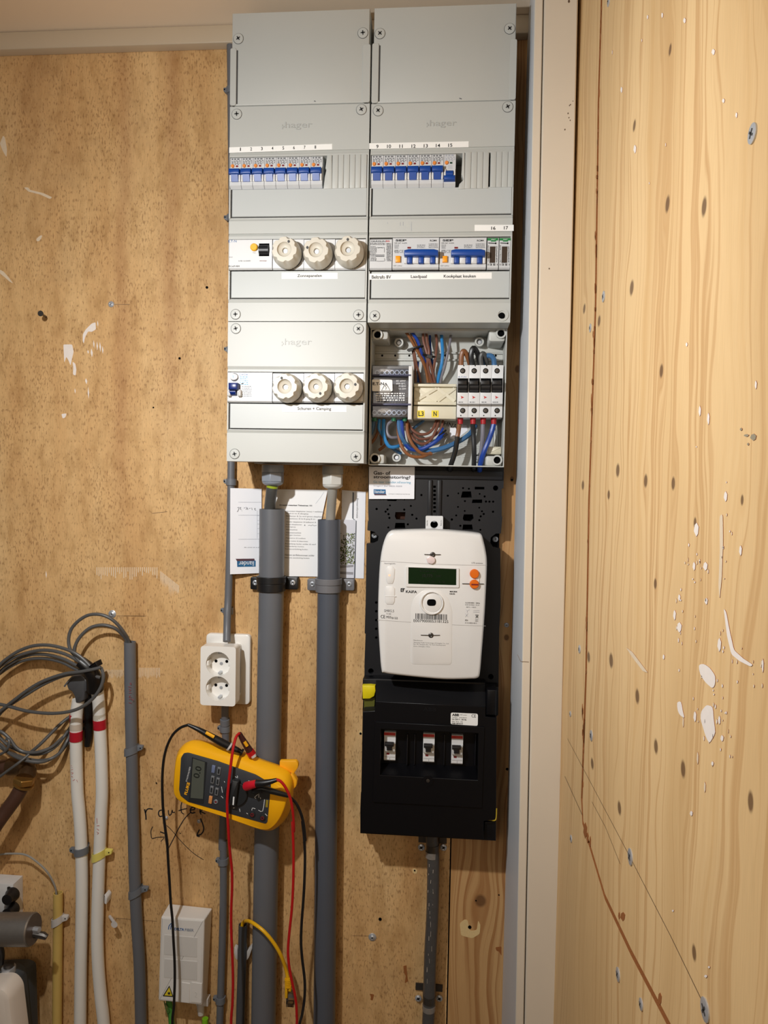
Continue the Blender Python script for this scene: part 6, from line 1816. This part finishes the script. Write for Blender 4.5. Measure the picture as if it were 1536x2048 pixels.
cyl = G().tube([p0, p1 - axis * .002, p1], lambda t: Rv if t < .9 else Rv - .0015, 40, 1, smooth=False)
vc = build('cylinder_body', cyl, ALU, va)
build('end_cap', G().tube([p1 - axis * .0005, p1 + axis * .001], Rv * .93, 40, 1, smooth=False), mat('regulator_end', (104, 92, 82), .5, .5, vary=.15, scale=120), va)
build('set_screw', G().tube([p1, p1 + axis * .012 + Vector((0, -.002, 0))], .0050, 6, 1, smooth=False), STEEL, va)
build('spigot', G().tube([p1 + Vector((0, 0, -.008)), p1 + axis * .018 + Vector((0, .0, -.011)), p1 + axis * .024 + Vector((0, .0, -.014))], lambda t: .006 if t < .6 else .0045, 10, 1, smooth=False), DSTEEL, va)
build('lower_link', G().tube([W(ZG, 0, 1500, .08), W(ZG, 10, 1400, .08), W(ZG, -20, 1290, .09)], .006, 12, 3), BLACK, va)
bkt = root('wall_bracket', W(ZG, 60, 1040, 0), 'white painted metal bracket with black bolts at the frame edge', 'bracket')
build('plate', G().box(P(*ZG(-120, 900), .03)[0], P(*ZG(122, 900), .03)[0], P(*ZG(60, 1120), .03)[1], P(*ZG(60, 768), .03)[1], .0005, .030, .001), mat('bracket_white', (214, 214, 214), .5, vary=.08, scale=80), bkt)
for Y in (900, 1030):
    x, z = xz(ZG, 78, Y, .045); b_ = build('bolt', G().lathe(x, z, [(.0125, .0305), (.0125, .036), (.0095, .042), (.0095, .05), (.004, .0505)], 20), BLACK, bkt)
    build('bolt_slot', pbox(ZG, 65, Y - 105, 95, Y - 40, .0300, .0312, 0, .002), DSTEEL, bkt)
gm = root('gas_meter', W(ZG, 100, 2048, .1), 'gas meter with pale front and slate grey casing in the bottom corner', 'gas meter')
dg = .09
q = quad(ZG, [(-160, 1600), (150, 1588), (215, 1620), (235, 2300), (-160, 2300)], .06)
build('casing', G().prism(rnd(q, .008, 4), .02, .060, .004), GASD, gm)
q0 = quad(ZG, [(-160, 1760), (60, 1735), (140, 1690), (175, 2300), (-160, 2300)], .08)
build('casing_front', G().prism(rnd(quad(ZG, [(-160, 1640), (40, 1620), (120, 1680), (170, 2300), (-160, 2300)], .095), .006, 4), .055, .095, .008), GASD, gm)
build('front_cover', G().prism(rnd(quad(ZG, [(-180, 1722), (20, 1722), (88, 1800), (150, 2320), (-180, 2320)], .125), .02, 8), .085, .125, .01), GASW, gm)
x, z = xz(ZG, 0, 1675, .1)
build('connector_ring', G().tube([Vector((x, -.075, z)), Vector((x, -.075, z + .012))], .0115, 24, 1, smooth=False), STEEL, gm)
build('connector_neck', G().tube([Vector((x, -.075, z)), Vector((x, -.075, z + .018))], .0085, 20, 1, smooth=False), DSTEEL, gm)
pts = quad(ZG, [(152, 2300), (205, 2300), (182, 1728), (132, 1765)], .072)
lb_ = build('side_label', G().prism(pts, .060, .0965, .0), LABEL, gm)
g = G(); fine(g, ZG, 145, 1780, 178, 1830, 4, .0968, 2, .5, 16); fine(g, ZG, 150, 1850, 188, 2048, 12, .0968, 4, .4, 18); build('fine_print', g, GREYINK, lb_, flat=True)

# ------------------------------------------------------------------ papers behind the conduits
pp = build('printed_form', G().prism(quad(ZB, [(115, 1225), (400, 1225), (402, 385), (118, 377)], .011), .0105, .011), PAPER, label='upside-down form with blue logo, tucked behind the open conduit', cat='paper', group='papers behind the conduits')
PF = .0111
g = G()
for y in (516, 645, 883):
    stroke(g, ZB, [(190, y), (400, y + 3)], 2.5, PF, 1)
for y in (650, 700, 735, 780, 830): stroke(g, ZB, [(362, y), (390, y)], 2, PF, 1)
stroke(g, ZB, [(362, 600), (362, 880)], 2, PF, 1)
build('form_lines', g, PALEINK, pp, flat=True)
g = G()
for p in ([(182, 572), (198, 568), (186, 605), (178, 610)], [(205, 570), (215, 568), (206, 585), (218, 590)], [(222, 600), (224, 604)], [(240, 575), (252, 572)], [(258, 565), (268, 578), (258, 590)], [(272, 570), (276, 592)], [(288, 580), (300, 575)], [(312, 572), (316, 595)], [(335, 580), (345, 578), (338, 592), (352, 598)]): stroke(g, ZB, p, 4, PF, 2)
build('handwriting', g, GREYINK, pp, flat=True)
text('Vul in en stuur op', ZB, 320, 967, 155, 12, PF, GREYINK, pp, ang=180)
build('logo_shade', G().prism(quad(ZB, [(178, 1100), (340, 1102), (335, 1078), (166, 1074)], PF), PF, PF + .0003), mat('logo_shade2', (84, 56, 66), .5, vary=0), pp)
lg = build('logo', G().prism(quad(ZB, [(180, 1155), (347, 1158), (347, 1098), (178, 1098)], PF), PF, PF + .0003), mat('logo_blue2', (24, 96, 142), .5, vary=0), pp)
text('liander', ZB, 263, 1126, 138, 46, PF + .0003, WHITEINK, lg, ang=180)
# the form leans: its left edge lies over the thin conduit, its right edge goes behind the thick one
_x0, _x1 = xz(ZB, 115, 800, .011)[0], xz(ZB, 400, 800, .011)[0]
for o_ in [pp] + pp.children_recursive:
    for v in o_.data.vertices:
        v.co.y -= (.0095 - .0168 * (v.co.x + ORG[pp.name].x - _x0) / (_x1 - _x0))
lp = build('typed_list', G().prism(quad(ZP, [(-60, 1320), (730, 1330), (760, 600), (885, 0), (230, -10), (60, -10)], .0042), .0038, .0042), PAPER2, label='typed white list with Dutch circuit names, between the two thick conduits', cat='paper', group='papers behind the conduits')
LP = .00425
tilt = 0
rows = [('Groepen meterkast Tielsestraat 101', 395, 238, 500, 26, .03), ('Stopcontact slaapkamer (west) + verlichting', 525, 332, 600, 26, 0), ('Ketel en wc & afzuigkap', 420, 365, 340, 24, 0), ('Badkamer & 2x wcd groot slaapkamer', 545, 408, 590, 26, 0), ('Tussenkamer & hal & gang & wc', 470, 445, 450, 24, 0),
        ('Zolder slaapkamer & badkamer &', 480, 495, 455, 24, 0), ('Ketel slaapkamer', 370, 532, 245, 22, 0), ('Keukengroep', 320, 568, 150, 20, 0), ('Wasmachine', 332, 608, 176, 18, 0), ('Vaatwasmachine', 360, 655, 236, 20, 0), ('Droger keuken', 358, 695, 226, 20, 0), ('Magnetron & koelkast', 396, 742, 302, 22, 0),
        ('Oven keuken & diepvriezer', 414, 788, 344, 22, 0), ('Buitenlamp boiler zolder & werf', 470, 832, 470, 24, 0), ('Buitenlamp buiten', 380, 868, 284, 22, 0), ('Terreinverlichting buiten', 405, 912, 350, 24, 0), ('Nieuwe aardlekautomaat zolder', 455, 1000, 455, 26, 0), ('Nieuwe aansluiting buiten', 415, 1045, 380, 24, 0)]
for s_, X, Y, w_, h_, bd in rows:
    text(s_, ZP, X, Y, w_, h_, LP, INK if bd else GREYINK, lp, bold=bd)
g = G()
stroke(g, ZP, [(525, 540), (545, 540)], 6, LP, 1); stroke(g, ZP, [(535, 530), (535, 550)], 6, LP, 1)
stroke(g, ZP, [(585, 545), (610, 538), (630, 548), (655, 535), (680, 548), (715, 540)], 5, LP, 3)
build('handwriting', g, GREYINK, lp, flat=True)
cr_ = G(); stroke(cr_, ZP, [(830, 30), (770, 120), (700, 210)], 5, LP, 3); build('crease', cr_, mat('crease_grey', (206, 212, 220), .7, vary=0), lp, flat=True)
ph = build('side_sheet', G().prism(quad(ZP, [(1085, 1345), (1440, 1360), (1470, 30), (1105, 0)], .0015), .0011, .0015), PAPER, label='white sheet with sideways writing at the right end of the papers', cat='paper', group='papers behind the conduits')
text('Bewaarinformatie', ZP, 1343, 280, 300, 28, .0016, GREYINK, ph, ang=-90)
cvp = build('clear_pocket_edge', G().prism(quad(ZP, [(1292, 1350), (1308, 1352), (1330, 475), (1282, 440), (1290, 40), (1268, 30), (1262, 430), (1305, 480)], .0021), .0017, .0021), mat('pocket_grey', (92, 98, 108), .4, vary=.05), ph)
fo = build('photo_leaflet', G().prism(quad(ZP, [(1070, 1350), (1290, 1352), (1318, 460), (1080, 455)], .0031), .0026, .0031), mat('leaflet_sky', (212, 214, 224), .5, vary=.02), label='leaflet with a photo of a leafy tree, beside the blue-grey conduit', cat='paper', group='papers behind the conduits')
rr = random.Random(9); gl = G(); gd = G(); gt = G()
for k in range(420):
    X = 1085 + rr.random() * 215; Y = 660 + rr.random() * 480
    lim = 1130 - (1300 - X) * 0
    if Y < 760 and X < 1230 and rr.random() < .8: continue
    if X > 1305 - (Y - 600) * .02: continue
    s_ = rr.uniform(6, 17)
    flatq(rr.choice((gl, gd, gd)), ZP, [(X, Y - s_), (X + s_ * .8, Y), (X, Y + s_ * .7), (X - s_ * .7, Y + s_ * .2)], .0031 + rr.random() * .0002)
for g, c, nm in ((gl, (126, 140, 84), 'leaf_print'), (gd, (62, 72, 40), 'leaf_print')):
    q = build(nm, g, mat('print_%d' % c[0], c, .5, vary=.2, scale=400), fo, flat=True); q['kind'] = 'stuff'
g = G(); flatq(g, ZP, [(1072, 1250), (1280, 1262), (1278, 1300), (1072, 1290)], .0031); flatq(g, ZP, [(1074, 1160), (1282, 1150), (1280, 1180), (1074, 1200)], .0031)
build('road_print', g, mat('print_road', (150, 150, 156), .5, vary=.05), fo, flat=True)

# ------------------------------------------------------------------ double wall socket
so = root('double_socket', W(ZE, 620, 890, 0), 'white double wall socket on its back plate, under the thin conduit', 'socket')
qb = quad(ZE, [(443, 895), (780, 895), (800, 355), (440, 338)], .008)
x0, x1 = (qb[0][0] + qb[3][0]) / 2, (qb[1][0] + qb[2][0]) / 2
z0, z1 = (qb[0][1] + qb[1][1]) / 2, (qb[2][1] + qb[3][1]) / 2
build('back_plate', G().prism(rect(x0, x1, z0, z1, .008, 5), .0005, .010, .002), WHITE2, so)
S_F = .056
qf = quad(ZE, [(388, 905), (664, 918), (684, 452), (405, 438)], S_F)
fx0, fx1 = (qf[0][0] + qf[3][0]) / 2, (qf[1][0] + qf[2][0]) / 2
fz0, fz1 = (qf[0][1] + qf[1][1]) / 2, (qf[2][1] + qf[3][1]) / 2
build('box_body', G().prism(rect(fx0 + .004, fx1 - .003, fz0 + .004, fz1 - .004, .006, 4), .010, .030, 0), WHITE2, so)
cups = []
for X, Y in ((537, 584), (532, 776)):
    x, z = xz(ZE, X, Y, S_F); cups.append((x, z))
x = sum(c[0] for c in cups) / 2; cups = [(x, c[1]) for c in cups]
RS = 95 * mpp(ZE, 535, 680, S_F)
body = G().plate(rect(fx0, fx1, fz0, fz1, .006, 5), [circ(c[0], c[1], RS, 40) for c in cups], .030, S_F)
build('socket_front', body, WHITE2, so, bev=.0015)
for c in cups:
    cu = build('socket_cup', G().lathe(c[0], c[1], [(RS * .999, .030), (RS * .999, .0365), (RS * .3, .0368)], 36, cap0=True), WHITE2, so)
    for s in (-1, 1):
        build('pin_hole', G().cyl(c[0] + s * .0095, c[1] + .0005, .0026, .0368, .0374, 14), HOLE, cu)
        build('earth_clip', G().box(c[0] - .002, c[0] + .002, c[1] + s * (RS - .0035) - .0015, c[1] + s * (RS - .0035) + .0015, .036, .050, .0006), STEEL, cu)
    build('centre_screw', G().lathe(c[0], c[1] - .0035, [(.0028, .0368), (.0028, .0378), (.001, .038)], 14), STEEL, cu)
    for s in (-1, 1):
        build('key_rib', G().box(c[0] + s * (RS - .002) - .0018, c[0] + s * (RS - .002) + .0018, c[1] - .004, c[1] + .004, .036, .053, .0006), WHITE2, cu)
g = G(); g.box(fx1 - .0031, fx1 - .0029, fz0 + .012, fz1 - .012, .014, .016)
build('side_seam', g, GREYINK, so)

# ------------------------------------------------------------------ fibre box
fb = root('fibre_box', W(ZH, 320, 1760, 0), 'white fibre connection box with laser warning sign', 'connection box')
FD = .040
qf = quad(ZH, [(78, 1735), (500, 1780), (522, 960), (103, 932)], FD)
qb = quad(ZH, [(172, 1665), (548, 1700), (595, 850), (180, 806)], .003)
g = G()
bk = [Vector((a, -.003, b)) for a, b in rnd(qb, .002, 3)]
rings = [bk, [Vector((a, -(FD - .003), b)) for a, b in rnd(qf, .003, 3)], [Vector((a, -(FD - .0008), b)) for a, b in inset(rnd(qf, .003, 3), .0008)], [Vector((a, -FD, b)) for a, b in inset(rnd(qf, .003, 3), .003)]]
g.loft(rings)
build('housing', g, FIBW, fb, ang=12)
for y0, y1 in ((1100, 1290), (1330, 1510)):
    build('front_recess', G().prism(quad(ZH, [(135, y1), (450, y1 + 28), (455, y0 + 28), (138, y0)], FD), FD - .001, FD + .0005), FIBL, fb, bev=.0003)
for a, b_ in ((300, 385), (395, 500)):
    build('number_tab', G().prism(quad(ZH, [(a, 1745), (b_ - 6, 1755), (b_, 1568), (a + 4, 1555)], FD), FD - .001, FD + .0009), FIBW, fb, bev=.0003)
text('2', ZH, 442, 1675, 26, 50, FD + .0009, FIBL, fb, ext=.0003)
text('DELTA', ZH, 282, 1048, 90, 26, FD, BLUEINK, fb, bold=.03); text('FIBER', ZH, 378, 1056, 84, 26, FD, mat('slate_ink', (90, 108, 140), .5, vary=0), fb)
g = G()
for p in ([(178, 1050), (184, 1015), (205, 990)], [(198, 1050), (202, 1020), (212, 1000)], [(215, 1045), (213, 1020), (204, 995)], [(232, 1052), (228, 1025), (216, 1000)]): stroke(g, ZH, p, 7, FD, 3)
build('logo', g, BLUEINK, fb, flat=True)
wsn = build('warning_sign', G().prism(rnd(quad(ZH, [(122, 1690), (226, 1698), (186, 1588)], FD), .0008, 2), FD, FD + .0004), INK, fb)
wy = build('sign_yellow', G().prism(quad(ZH, [(138, 1683), (213, 1688), (185, 1606)], FD + .0004), FD + .0004, FD + .0006), YSIGN, wsn)
x, z = xz(ZH, 184, 1662, FD); build('sign_symbol', G().cyl(x, z, .0020, FD + .0006, FD + .0009, 12), INK, wsn)
g = G()
for a in range(0, 360, 45):
    a = math.radians(a); stroke(g, ZH, [(184 + 8 * math.cos(a), 1662 + 8 * math.sin(a)), (184 + 19 * math.cos(a), 1662 + 19 * math.sin(a))], 2, FD + .0006, 1)
build('sign_rays', g, INK, wsn, flat=True)
build('cable_socket', G().tube([W(ZH, 485, 1715, .014), W(ZH, 487, 1800, .014), W(ZH, 490, 1865, .014)], lambda t: .0075 - .002 * t, 14, 1, smooth=False), WCLIP, fb)
build('cable_socket', pbox(ZH, 440, 1720, 555, 1790, .004, .018, .001), WCLIP, fb)
g = G().tube([W(ZH, 180, 1735, .018), W(ZH, 195, 1820, .018), W(ZH, 210, 1980, .018)], .0052, 12, 3)
build('green_duct', g, GREENC, label='green fibre duct leaving the bottom of the fibre box', cat='duct')
g = G().tube([W(ZH, 530, 1905, .018), W(ZH, 528, 1990, .018)], .0055, 12, 1, smooth=False)
build('lime_grommet', g, mat('lime_cap', (130, 190, 30), .45, vary=.05), label='lime green grommet poking up at the bottom edge beside the thin conduit', cat='grommet')
for k, q in enumerate(([(135, 1740), (150, 1800), (175, 1880)], [(150, 1760), (185, 1830), (165, 1850)])):
    build('cable_tie_tail', G().tube([W(ZH, X, Y, .026) for X, Y in q], .0009, 6), mat('tie_green', (70, 104, 50), .5, vary=.1), label=('dark green tie tail by the green duct, outer one', 'dark green tie tail by the green duct, inner one')[k], cat='cable tie', group='green tie tails')

# ------------------------------------------------------------------ multimeter and its leads
MF = .092
mmr = root('multimeter', W(ZS, 700, 1000, .05), 'yellow and grey digital multimeter hung sideways in front of the thick conduit', 'multimeter')
pa = [(52, 640), (62, 420), (85, 262), (135, 205), (260, 222), (480, 303), (760, 393), (1000, 478), (1200, 538), (1330, 600), (1392, 700), (1362, 860), (1285, 1010), (1190, 1098), (1090, 1100), (900, 1040), (650, 953), (380, 866), (160, 787), (80, 725)]
pb = [(48, 560), (66, 330), (98, 190), (195, 88), (320, 74), (560, 133), (840, 210), (1080, 308), (1290, 383), (1418, 458), (1460, 600), (1440, 800), (1388, 960), (1270, 1090), (1150, 1132), (960, 1078), (690, 978), (400, 877), (140, 782), (60, 695)]


def sm_loop(pts, d):
    return smooth_path([W(ZS, X, Y, d) for X, Y in pts], 4, True)


RA = sm_loop(pa, MF - .006); RB = sm_loop(pb, .064)
ca = sum(RA, Vector()) / len(RA); cb = sum(RB, Vector()) / len(RB)
sk_ = lambda ring, c, k, y: [Vector((c.x + (v.x - c.x) * k, y, c.z + (v.z - c.z) * k)) for v in ring]
blend = lambda t, y: [Vector((a.x * t + b.x * (1 - t), y, a.z * t + b.z * (1 - t))) for a, b in zip(RA, RB)]
rings = [sk_(RB, cb, .90, -.0485), sk_(RB, cb, .975, -.052), RB, blend(.45, -.077), RA, sk_(RA, ca, .992, -(MF - .0015)), sk_(RA, ca, .975, -MF)]
hol = build('holster', G().loft(rings), YELLOW, mmr, ang=60)
pnl = [(105, 650), (128, 270), (160, 218), (212, 212), (560, 312), (1010, 472), (1105, 528), (1192, 588), (1150, 1035), (1128, 1052), (700, 932), (212, 792), (122, 720)]
PN = MF + .0012
pn = build('front_panel', G().prism(rnd(quad(ZS, pnl, PN), .002, 3), MF - .001, PN, .0008), PANEL, mmr)
build('display_frame', G().prism(quad(ZS, [(222, 788), (395, 812), (440, 322), (262, 262)], PN), PN, PN + .0006), PANELD, mmr)
ld = build('display', G().prism(quad(ZS, [(243, 742), (390, 756), (412, 322), (272, 278)], PN + .0008), PN, PN + .0009), LCD, mmr)
text('0.0', ZS, 325, 438, 140, 72, PN + .0009, LCDD, ld, ang=76, bold=.01)
text('FLUKE', ZS, 203, 632, 150, 34, PN, YSTRAP, pn, ang=76, bold=.04)
text('87 TRUE RMS MULTIMETER', ZS, 217, 462, 180, 16, PN, WHITEINK, pn, ang=76)
BGREY = mat('button_grey', (116, 118, 122), .4, vary=.03)
for X, Y, m in ((510, 405, mat('button_blue_grey', (112, 124, 158), .4, vary=.03)), (575, 428, BGREY), (500, 530, BGREY), (562, 552, BGREY), (489, 650, BGREY), (549, 672, BGREY), (475, 768, mat('button_orange', (216, 146, 84), .4, vary=.03))):
    b_ = build('key', G().prism(rnd(quad(ZS, [(X - 24, Y + 40), (X + 14, Y + 50), (X + 26, Y - 38), (X - 14, Y - 48)], PN + .002), .0008, 2), PN, PN + .002, .0006), m, mmr)
    if m is BGREY:
        build('key_mark', G().prism(rnd(quad(ZS, [(X - 12, Y + 26), (X + 6, Y + 30), (X + 14, Y - 24), (X - 6, Y - 30)], PN + .002), .0005, 2), PN + .002, PN + .0024), PANELD, b_)
x, z = xz(ZS, 543, 787, PN); k = mpp(ZS, 543, 787, PN)
b_ = build('key', G().lathe(x, z, [(27 * k, PN), (27 * k, PN + .0012), (20 * k, PN + .002), (16 * k, PN + .0014)], 20), BGREY, mmr)
build('key_mark', G().cyl(x, z, 11 * k, PN + .0012, PN + .0017, 14), DRED, b_)
x, z = xz(ZS, 782, 692, PN); dl = build('dial', G().lathe(x, z, [(138 * k, PN), (138 * k, PN + .003), (130 * k, PN + .0045), (20 * k, PN + .0048)], 40), PANELD, mmr)
build('dial_knob', G().prism(rnd(quad(ZS, [(688, 830), (770, 848), (812, 552), (728, 535)], PN + .012), .002, 3), PN + .003, PN + .012, .002), PANELD, dl)
build('dial_pointer', G().prism(quad(ZS, [(738, 825), (754, 828), (762, 732), (746, 729)], PN + .0122), PN + .0118, PN + .0124), WHITEINK, dl)
g = G()
for p in ([(968, 890), (974, 862), (1010, 870)], [(1045, 886), (1095, 898), (1118, 760)], [(1040, 700), (1000, 735), (1018, 748)], [(1050, 690), (1050, 740)], [(1068, 735), (1072, 755)], [(690, 480), (705, 500)], [(770, 490), (800, 505), (795, 480)], [(640, 545), (648, 560)], [(610, 610), (620, 680)],
          [(605, 720), (628, 745)], [(712, 780), (716, 805)], [(745, 862), (765, 858)], [(822, 870), (828, 905)], [(905, 920), (920, 932)], [(1125, 930), (1150, 955)], [(925, 540), (960, 545)], [(665, 805), (672, 800)]):
    stroke(g, ZS, p, 6, PN, 2)
build('panel_print', g, WHITEINK, pn, flat=True)
build('yellow_badge', G().prism(quad(ZS, [(1128, 850), (1155, 855), (1164, 770), (1136, 765)], PN), PN, PN + .0004), mat('badge_yellow', (150, 130, 40), .5, vary=0), pn)
for X, Y in ((975, 935), (1096, 975), (1000, 660), (1010, 610)):
    x, z = xz(ZS, X, Y, PN)
    j = build('jack', G().lathe(x, z, [(34 * k, PN), (34 * k, PN + .0018), (26 * k, PN + .0022)], 22), PANELD, mmr)
    build('jack_ring', G().plate(circ(x, z, 20 * k, 20), [circ(x, z, 12 * k, 16)], PN + .002, PN + .003), mat('jack_red', (120, 30, 34), .4, vary=0), j)
build('hanging_stand', G().prism(rnd(quad(ZE, [(1020, 1345), (1150, 1345), (1168, 1370), (1165, 1400), (1130, 1450), (1090, 1430), (1060, 1420), (1020, 1400)], .056), .002, 2), .0485, .056, .001), YSTRAP, mmr)
build('hanging_stand', G().prism(rnd(quad(ZE, [(1110, 1440), (1125, 1450), (1158, 1505), (1152, 1545), (1130, 1570), (1105, 1560)], .062), .002, 2), .052, .062, .001), YSTRAP, mmr)
for p in ([(245, 205), (310, 145), (420, 108), (560, 135)],):
    pass

LR = .0023
rl = root('test_lead', W(ZE, 700, 1200, .08), 'red test lead with probe, draped over the front of the multimeter', 'test lead', 'multimeter test leads')
build('probe_handle', G().tube([W(ZE, 704, 1128, .078), W(ZE, 735, 1185, .074), W(ZE, 790, 1275, .068)], lambda t: .0036 + .0028 * t, 14, 4), mat('dark_red_probe', (66, 30, 28), .4, vary=.1), rl)
build('probe_guard', G().tube([W(ZE, 785, 1268, .069), W(ZE, 805, 1300, .067)], .0072, 16, 1, smooth=False), RLEAD, rl)
build('probe_collar', G().tube([W(ZE, 812, 1300, .071), W(ZE, 820, 1314, .0705)], .0045, 14, 1, smooth=False), WCLIP, rl)
build('probe_label', G().tube([W(ZE, 745, 1196, .0785), W(ZE, 765, 1228, .0765)], .0028, 10, 1, smooth=False), YSTRAP, rl)
build('cable', G().tube([W(ZE, 704, 1128, .080), W(ZE, 680, 1155, .088), W(ZE, 660, 1220, .098), W(ZE, 648, 1290, .104), W(ZE, 634, 1400, .108), W(ZE, 620, 1520, .108), W(ZE, 608, 1660, .107), W(ZE, 612, 1800, .104), W(ZE, 622, 1980, .098),
                         W(ZH, 752, 60, .095), W(ZH, 758, 200, .09), W(ZH, 770, 330, .086), W(ZH, 785, 470, .082), W(ZH, 788, 640, .078), W(ZH, 780, 850, .075), W(ZH, 780, 1050, .073), W(ZH, 790, 1300, .071), W(ZH, 797, 1550, .07), W(ZH, 792, 1750, .07), W(ZH, 785, 2010, .07), W(ZH, 900, 2200, .075), W(ZH, 1250, 2200, .08),
                         W(ZH, 1395, 2010, .085), W(ZH, 1408, 1850, .086), W(ZH, 1395, 1700, .087), W(ZH, 1365, 1560, .088), W(ZH, 1335, 1400, .088), W(ZH, 1325, 1250, .088), W(ZH, 1338, 1080, .088), W(ZH, 1362, 850, .088), W(ZH, 1375, 600, .088), W(ZH, 1378, 300, .088), W(ZH, 1368, 20, .09),
                         W(ZE, 1133, 1900, .098), W(ZE, 1128, 1780, .106), W(ZE, 1108, 1650, .112), W(ZE, 1070, 1560, .115), W(ZE, 1030, 1508, .116), W(ZE, 992, 1492, .116)], LR, 10, 5), RLEAD, rl)
build('plug', G().tube([W(ZS, 905, 606, .104), W(ZS, 960, 590, .112), W(ZS, 1040, 570, .116)], lambda t: .0075 - .0015 * t, 14, 3), RPLUG, rl)
build('plug_sleeve', G().tube([W(ZS, 1025, 572, .115), W(ZS, 1100, 568, .117), W(ZS, 1185, 552, .117), W(ZS, 1262, 530, .116)], lambda t: .0068 - .0038 * t, 14, 3), BLEAD, rl)
kl = root('test_lead', W(ZE, 300, 1060, .07), 'black test lead with probe, crossing the word router', 'test lead', 'multimeter test leads')
build('probe_handle', G().tube([W(ZE, 300, 1062, .080), W(ZE, 380, 1098, .080), W(ZE, 470, 1148, .078), W(ZE, 560, 1200, .075), W(ZE, 625, 1232, .073)], lambda t: .0026 + .0042 * min(1, t * 1.4), 14, 4), BLEAD, kl)
build('probe_collar', G().tube([W(ZE, 618, 1230, .0735), W(ZE, 630, 1238, .073)], .0072, 16, 1, smooth=False), WCLIP, kl)
build('probe_nose', G().tube([W(ZE, 630, 1238, .073), W(ZE, 690, 1262, .073), W(ZE, 728, 1282, .073)], lambda t: .0062 - .003 * t, 14, 3), BLEAD, kl)
build('probe_ring', G().tube([W(ZE, 716, 1274, .070), W(ZE, 728, 1280, .0695)], .0062, 14, 1, smooth=False), BLEAD, kl)
build('probe_label', G().tube([W(ZE, 440, 1122, .0840), W(ZE, 505, 1158, .083)], .0028, 10, 1, smooth=False), YSTRAP, kl)
build('cable', G().tube([W(ZE, 302, 1062, .080), W(ZE, 240, 1085, .080), W(ZE, 180, 1140, .079), W(ZE, 135, 1230, .078), W(ZE, 108, 1340, .077), W(ZE, 97, 1480, .076), W(ZE, 98, 1620, .075), W(ZE, 105, 1750, .074), W(ZE, 120, 1880, .073), W(ZE, 135, 2000, .072),
                         W(ZH, 150, 110, .071), W(ZH, 165, 220, .07), W(ZH, 175, 400, .069), W(ZH, 188, 600, .068), W(ZH, 200, 800, .067), W(ZH, 215, 950, .067), W(ZH, 225, 1150, .066), W(ZH, 236, 1350, .066), W(ZH, 238, 1550, .066), W(ZH, 230, 1780, .066), W(ZH, 222, 2010, .066), W(ZH, 350, 2450, .066), W(ZH, 800, 2700, .07), W(ZH, 1420, 2400, .10),
                         W(ZH, 1430, 2010, .099), W(ZH, 1462, 1860, .092), W(ZH, 1484, 1700, .086), W(ZH, 1485, 1540, .086), W(ZH, 1462, 1340, .086), W(ZH, 1450, 1180, .086), W(ZH, 1455, 1000, .086), W(ZH, 1470, 800, .086), W(ZH, 1482, 600, .086), W(ZH, 1488, 350, .086), W(ZH, 1478, 150, .086), W(ZH, 1462, 10, .087),
                         W(ZE, 1222, 1980, .088), W(ZE, 1212, 1860, .090), W(ZE, 1188, 1760, .093), W(ZE, 1150, 1680, .096), W(ZE, 1090, 1620, .100)], LR, 10, 5), BLEAD, kl)
build('plug', G().tube([W(ZS, 990, 668, .1045), W(ZS, 1040, 642, .1045), W(ZS, 1090, 636, .1045)], lambda t: .0065, 14, 3), BLEAD, kl)
build('plug_sleeve', G().tube([W(ZS, 1080, 634, .1045), W(ZS, 1180, 657, .104), W(ZS, 1300, 690, .102), W(ZS, 1395, 716, .100)], lambda t: .0058 - .0022 * t, 14, 3), BLEAD, kl)

bpy.context.view_layer.update()
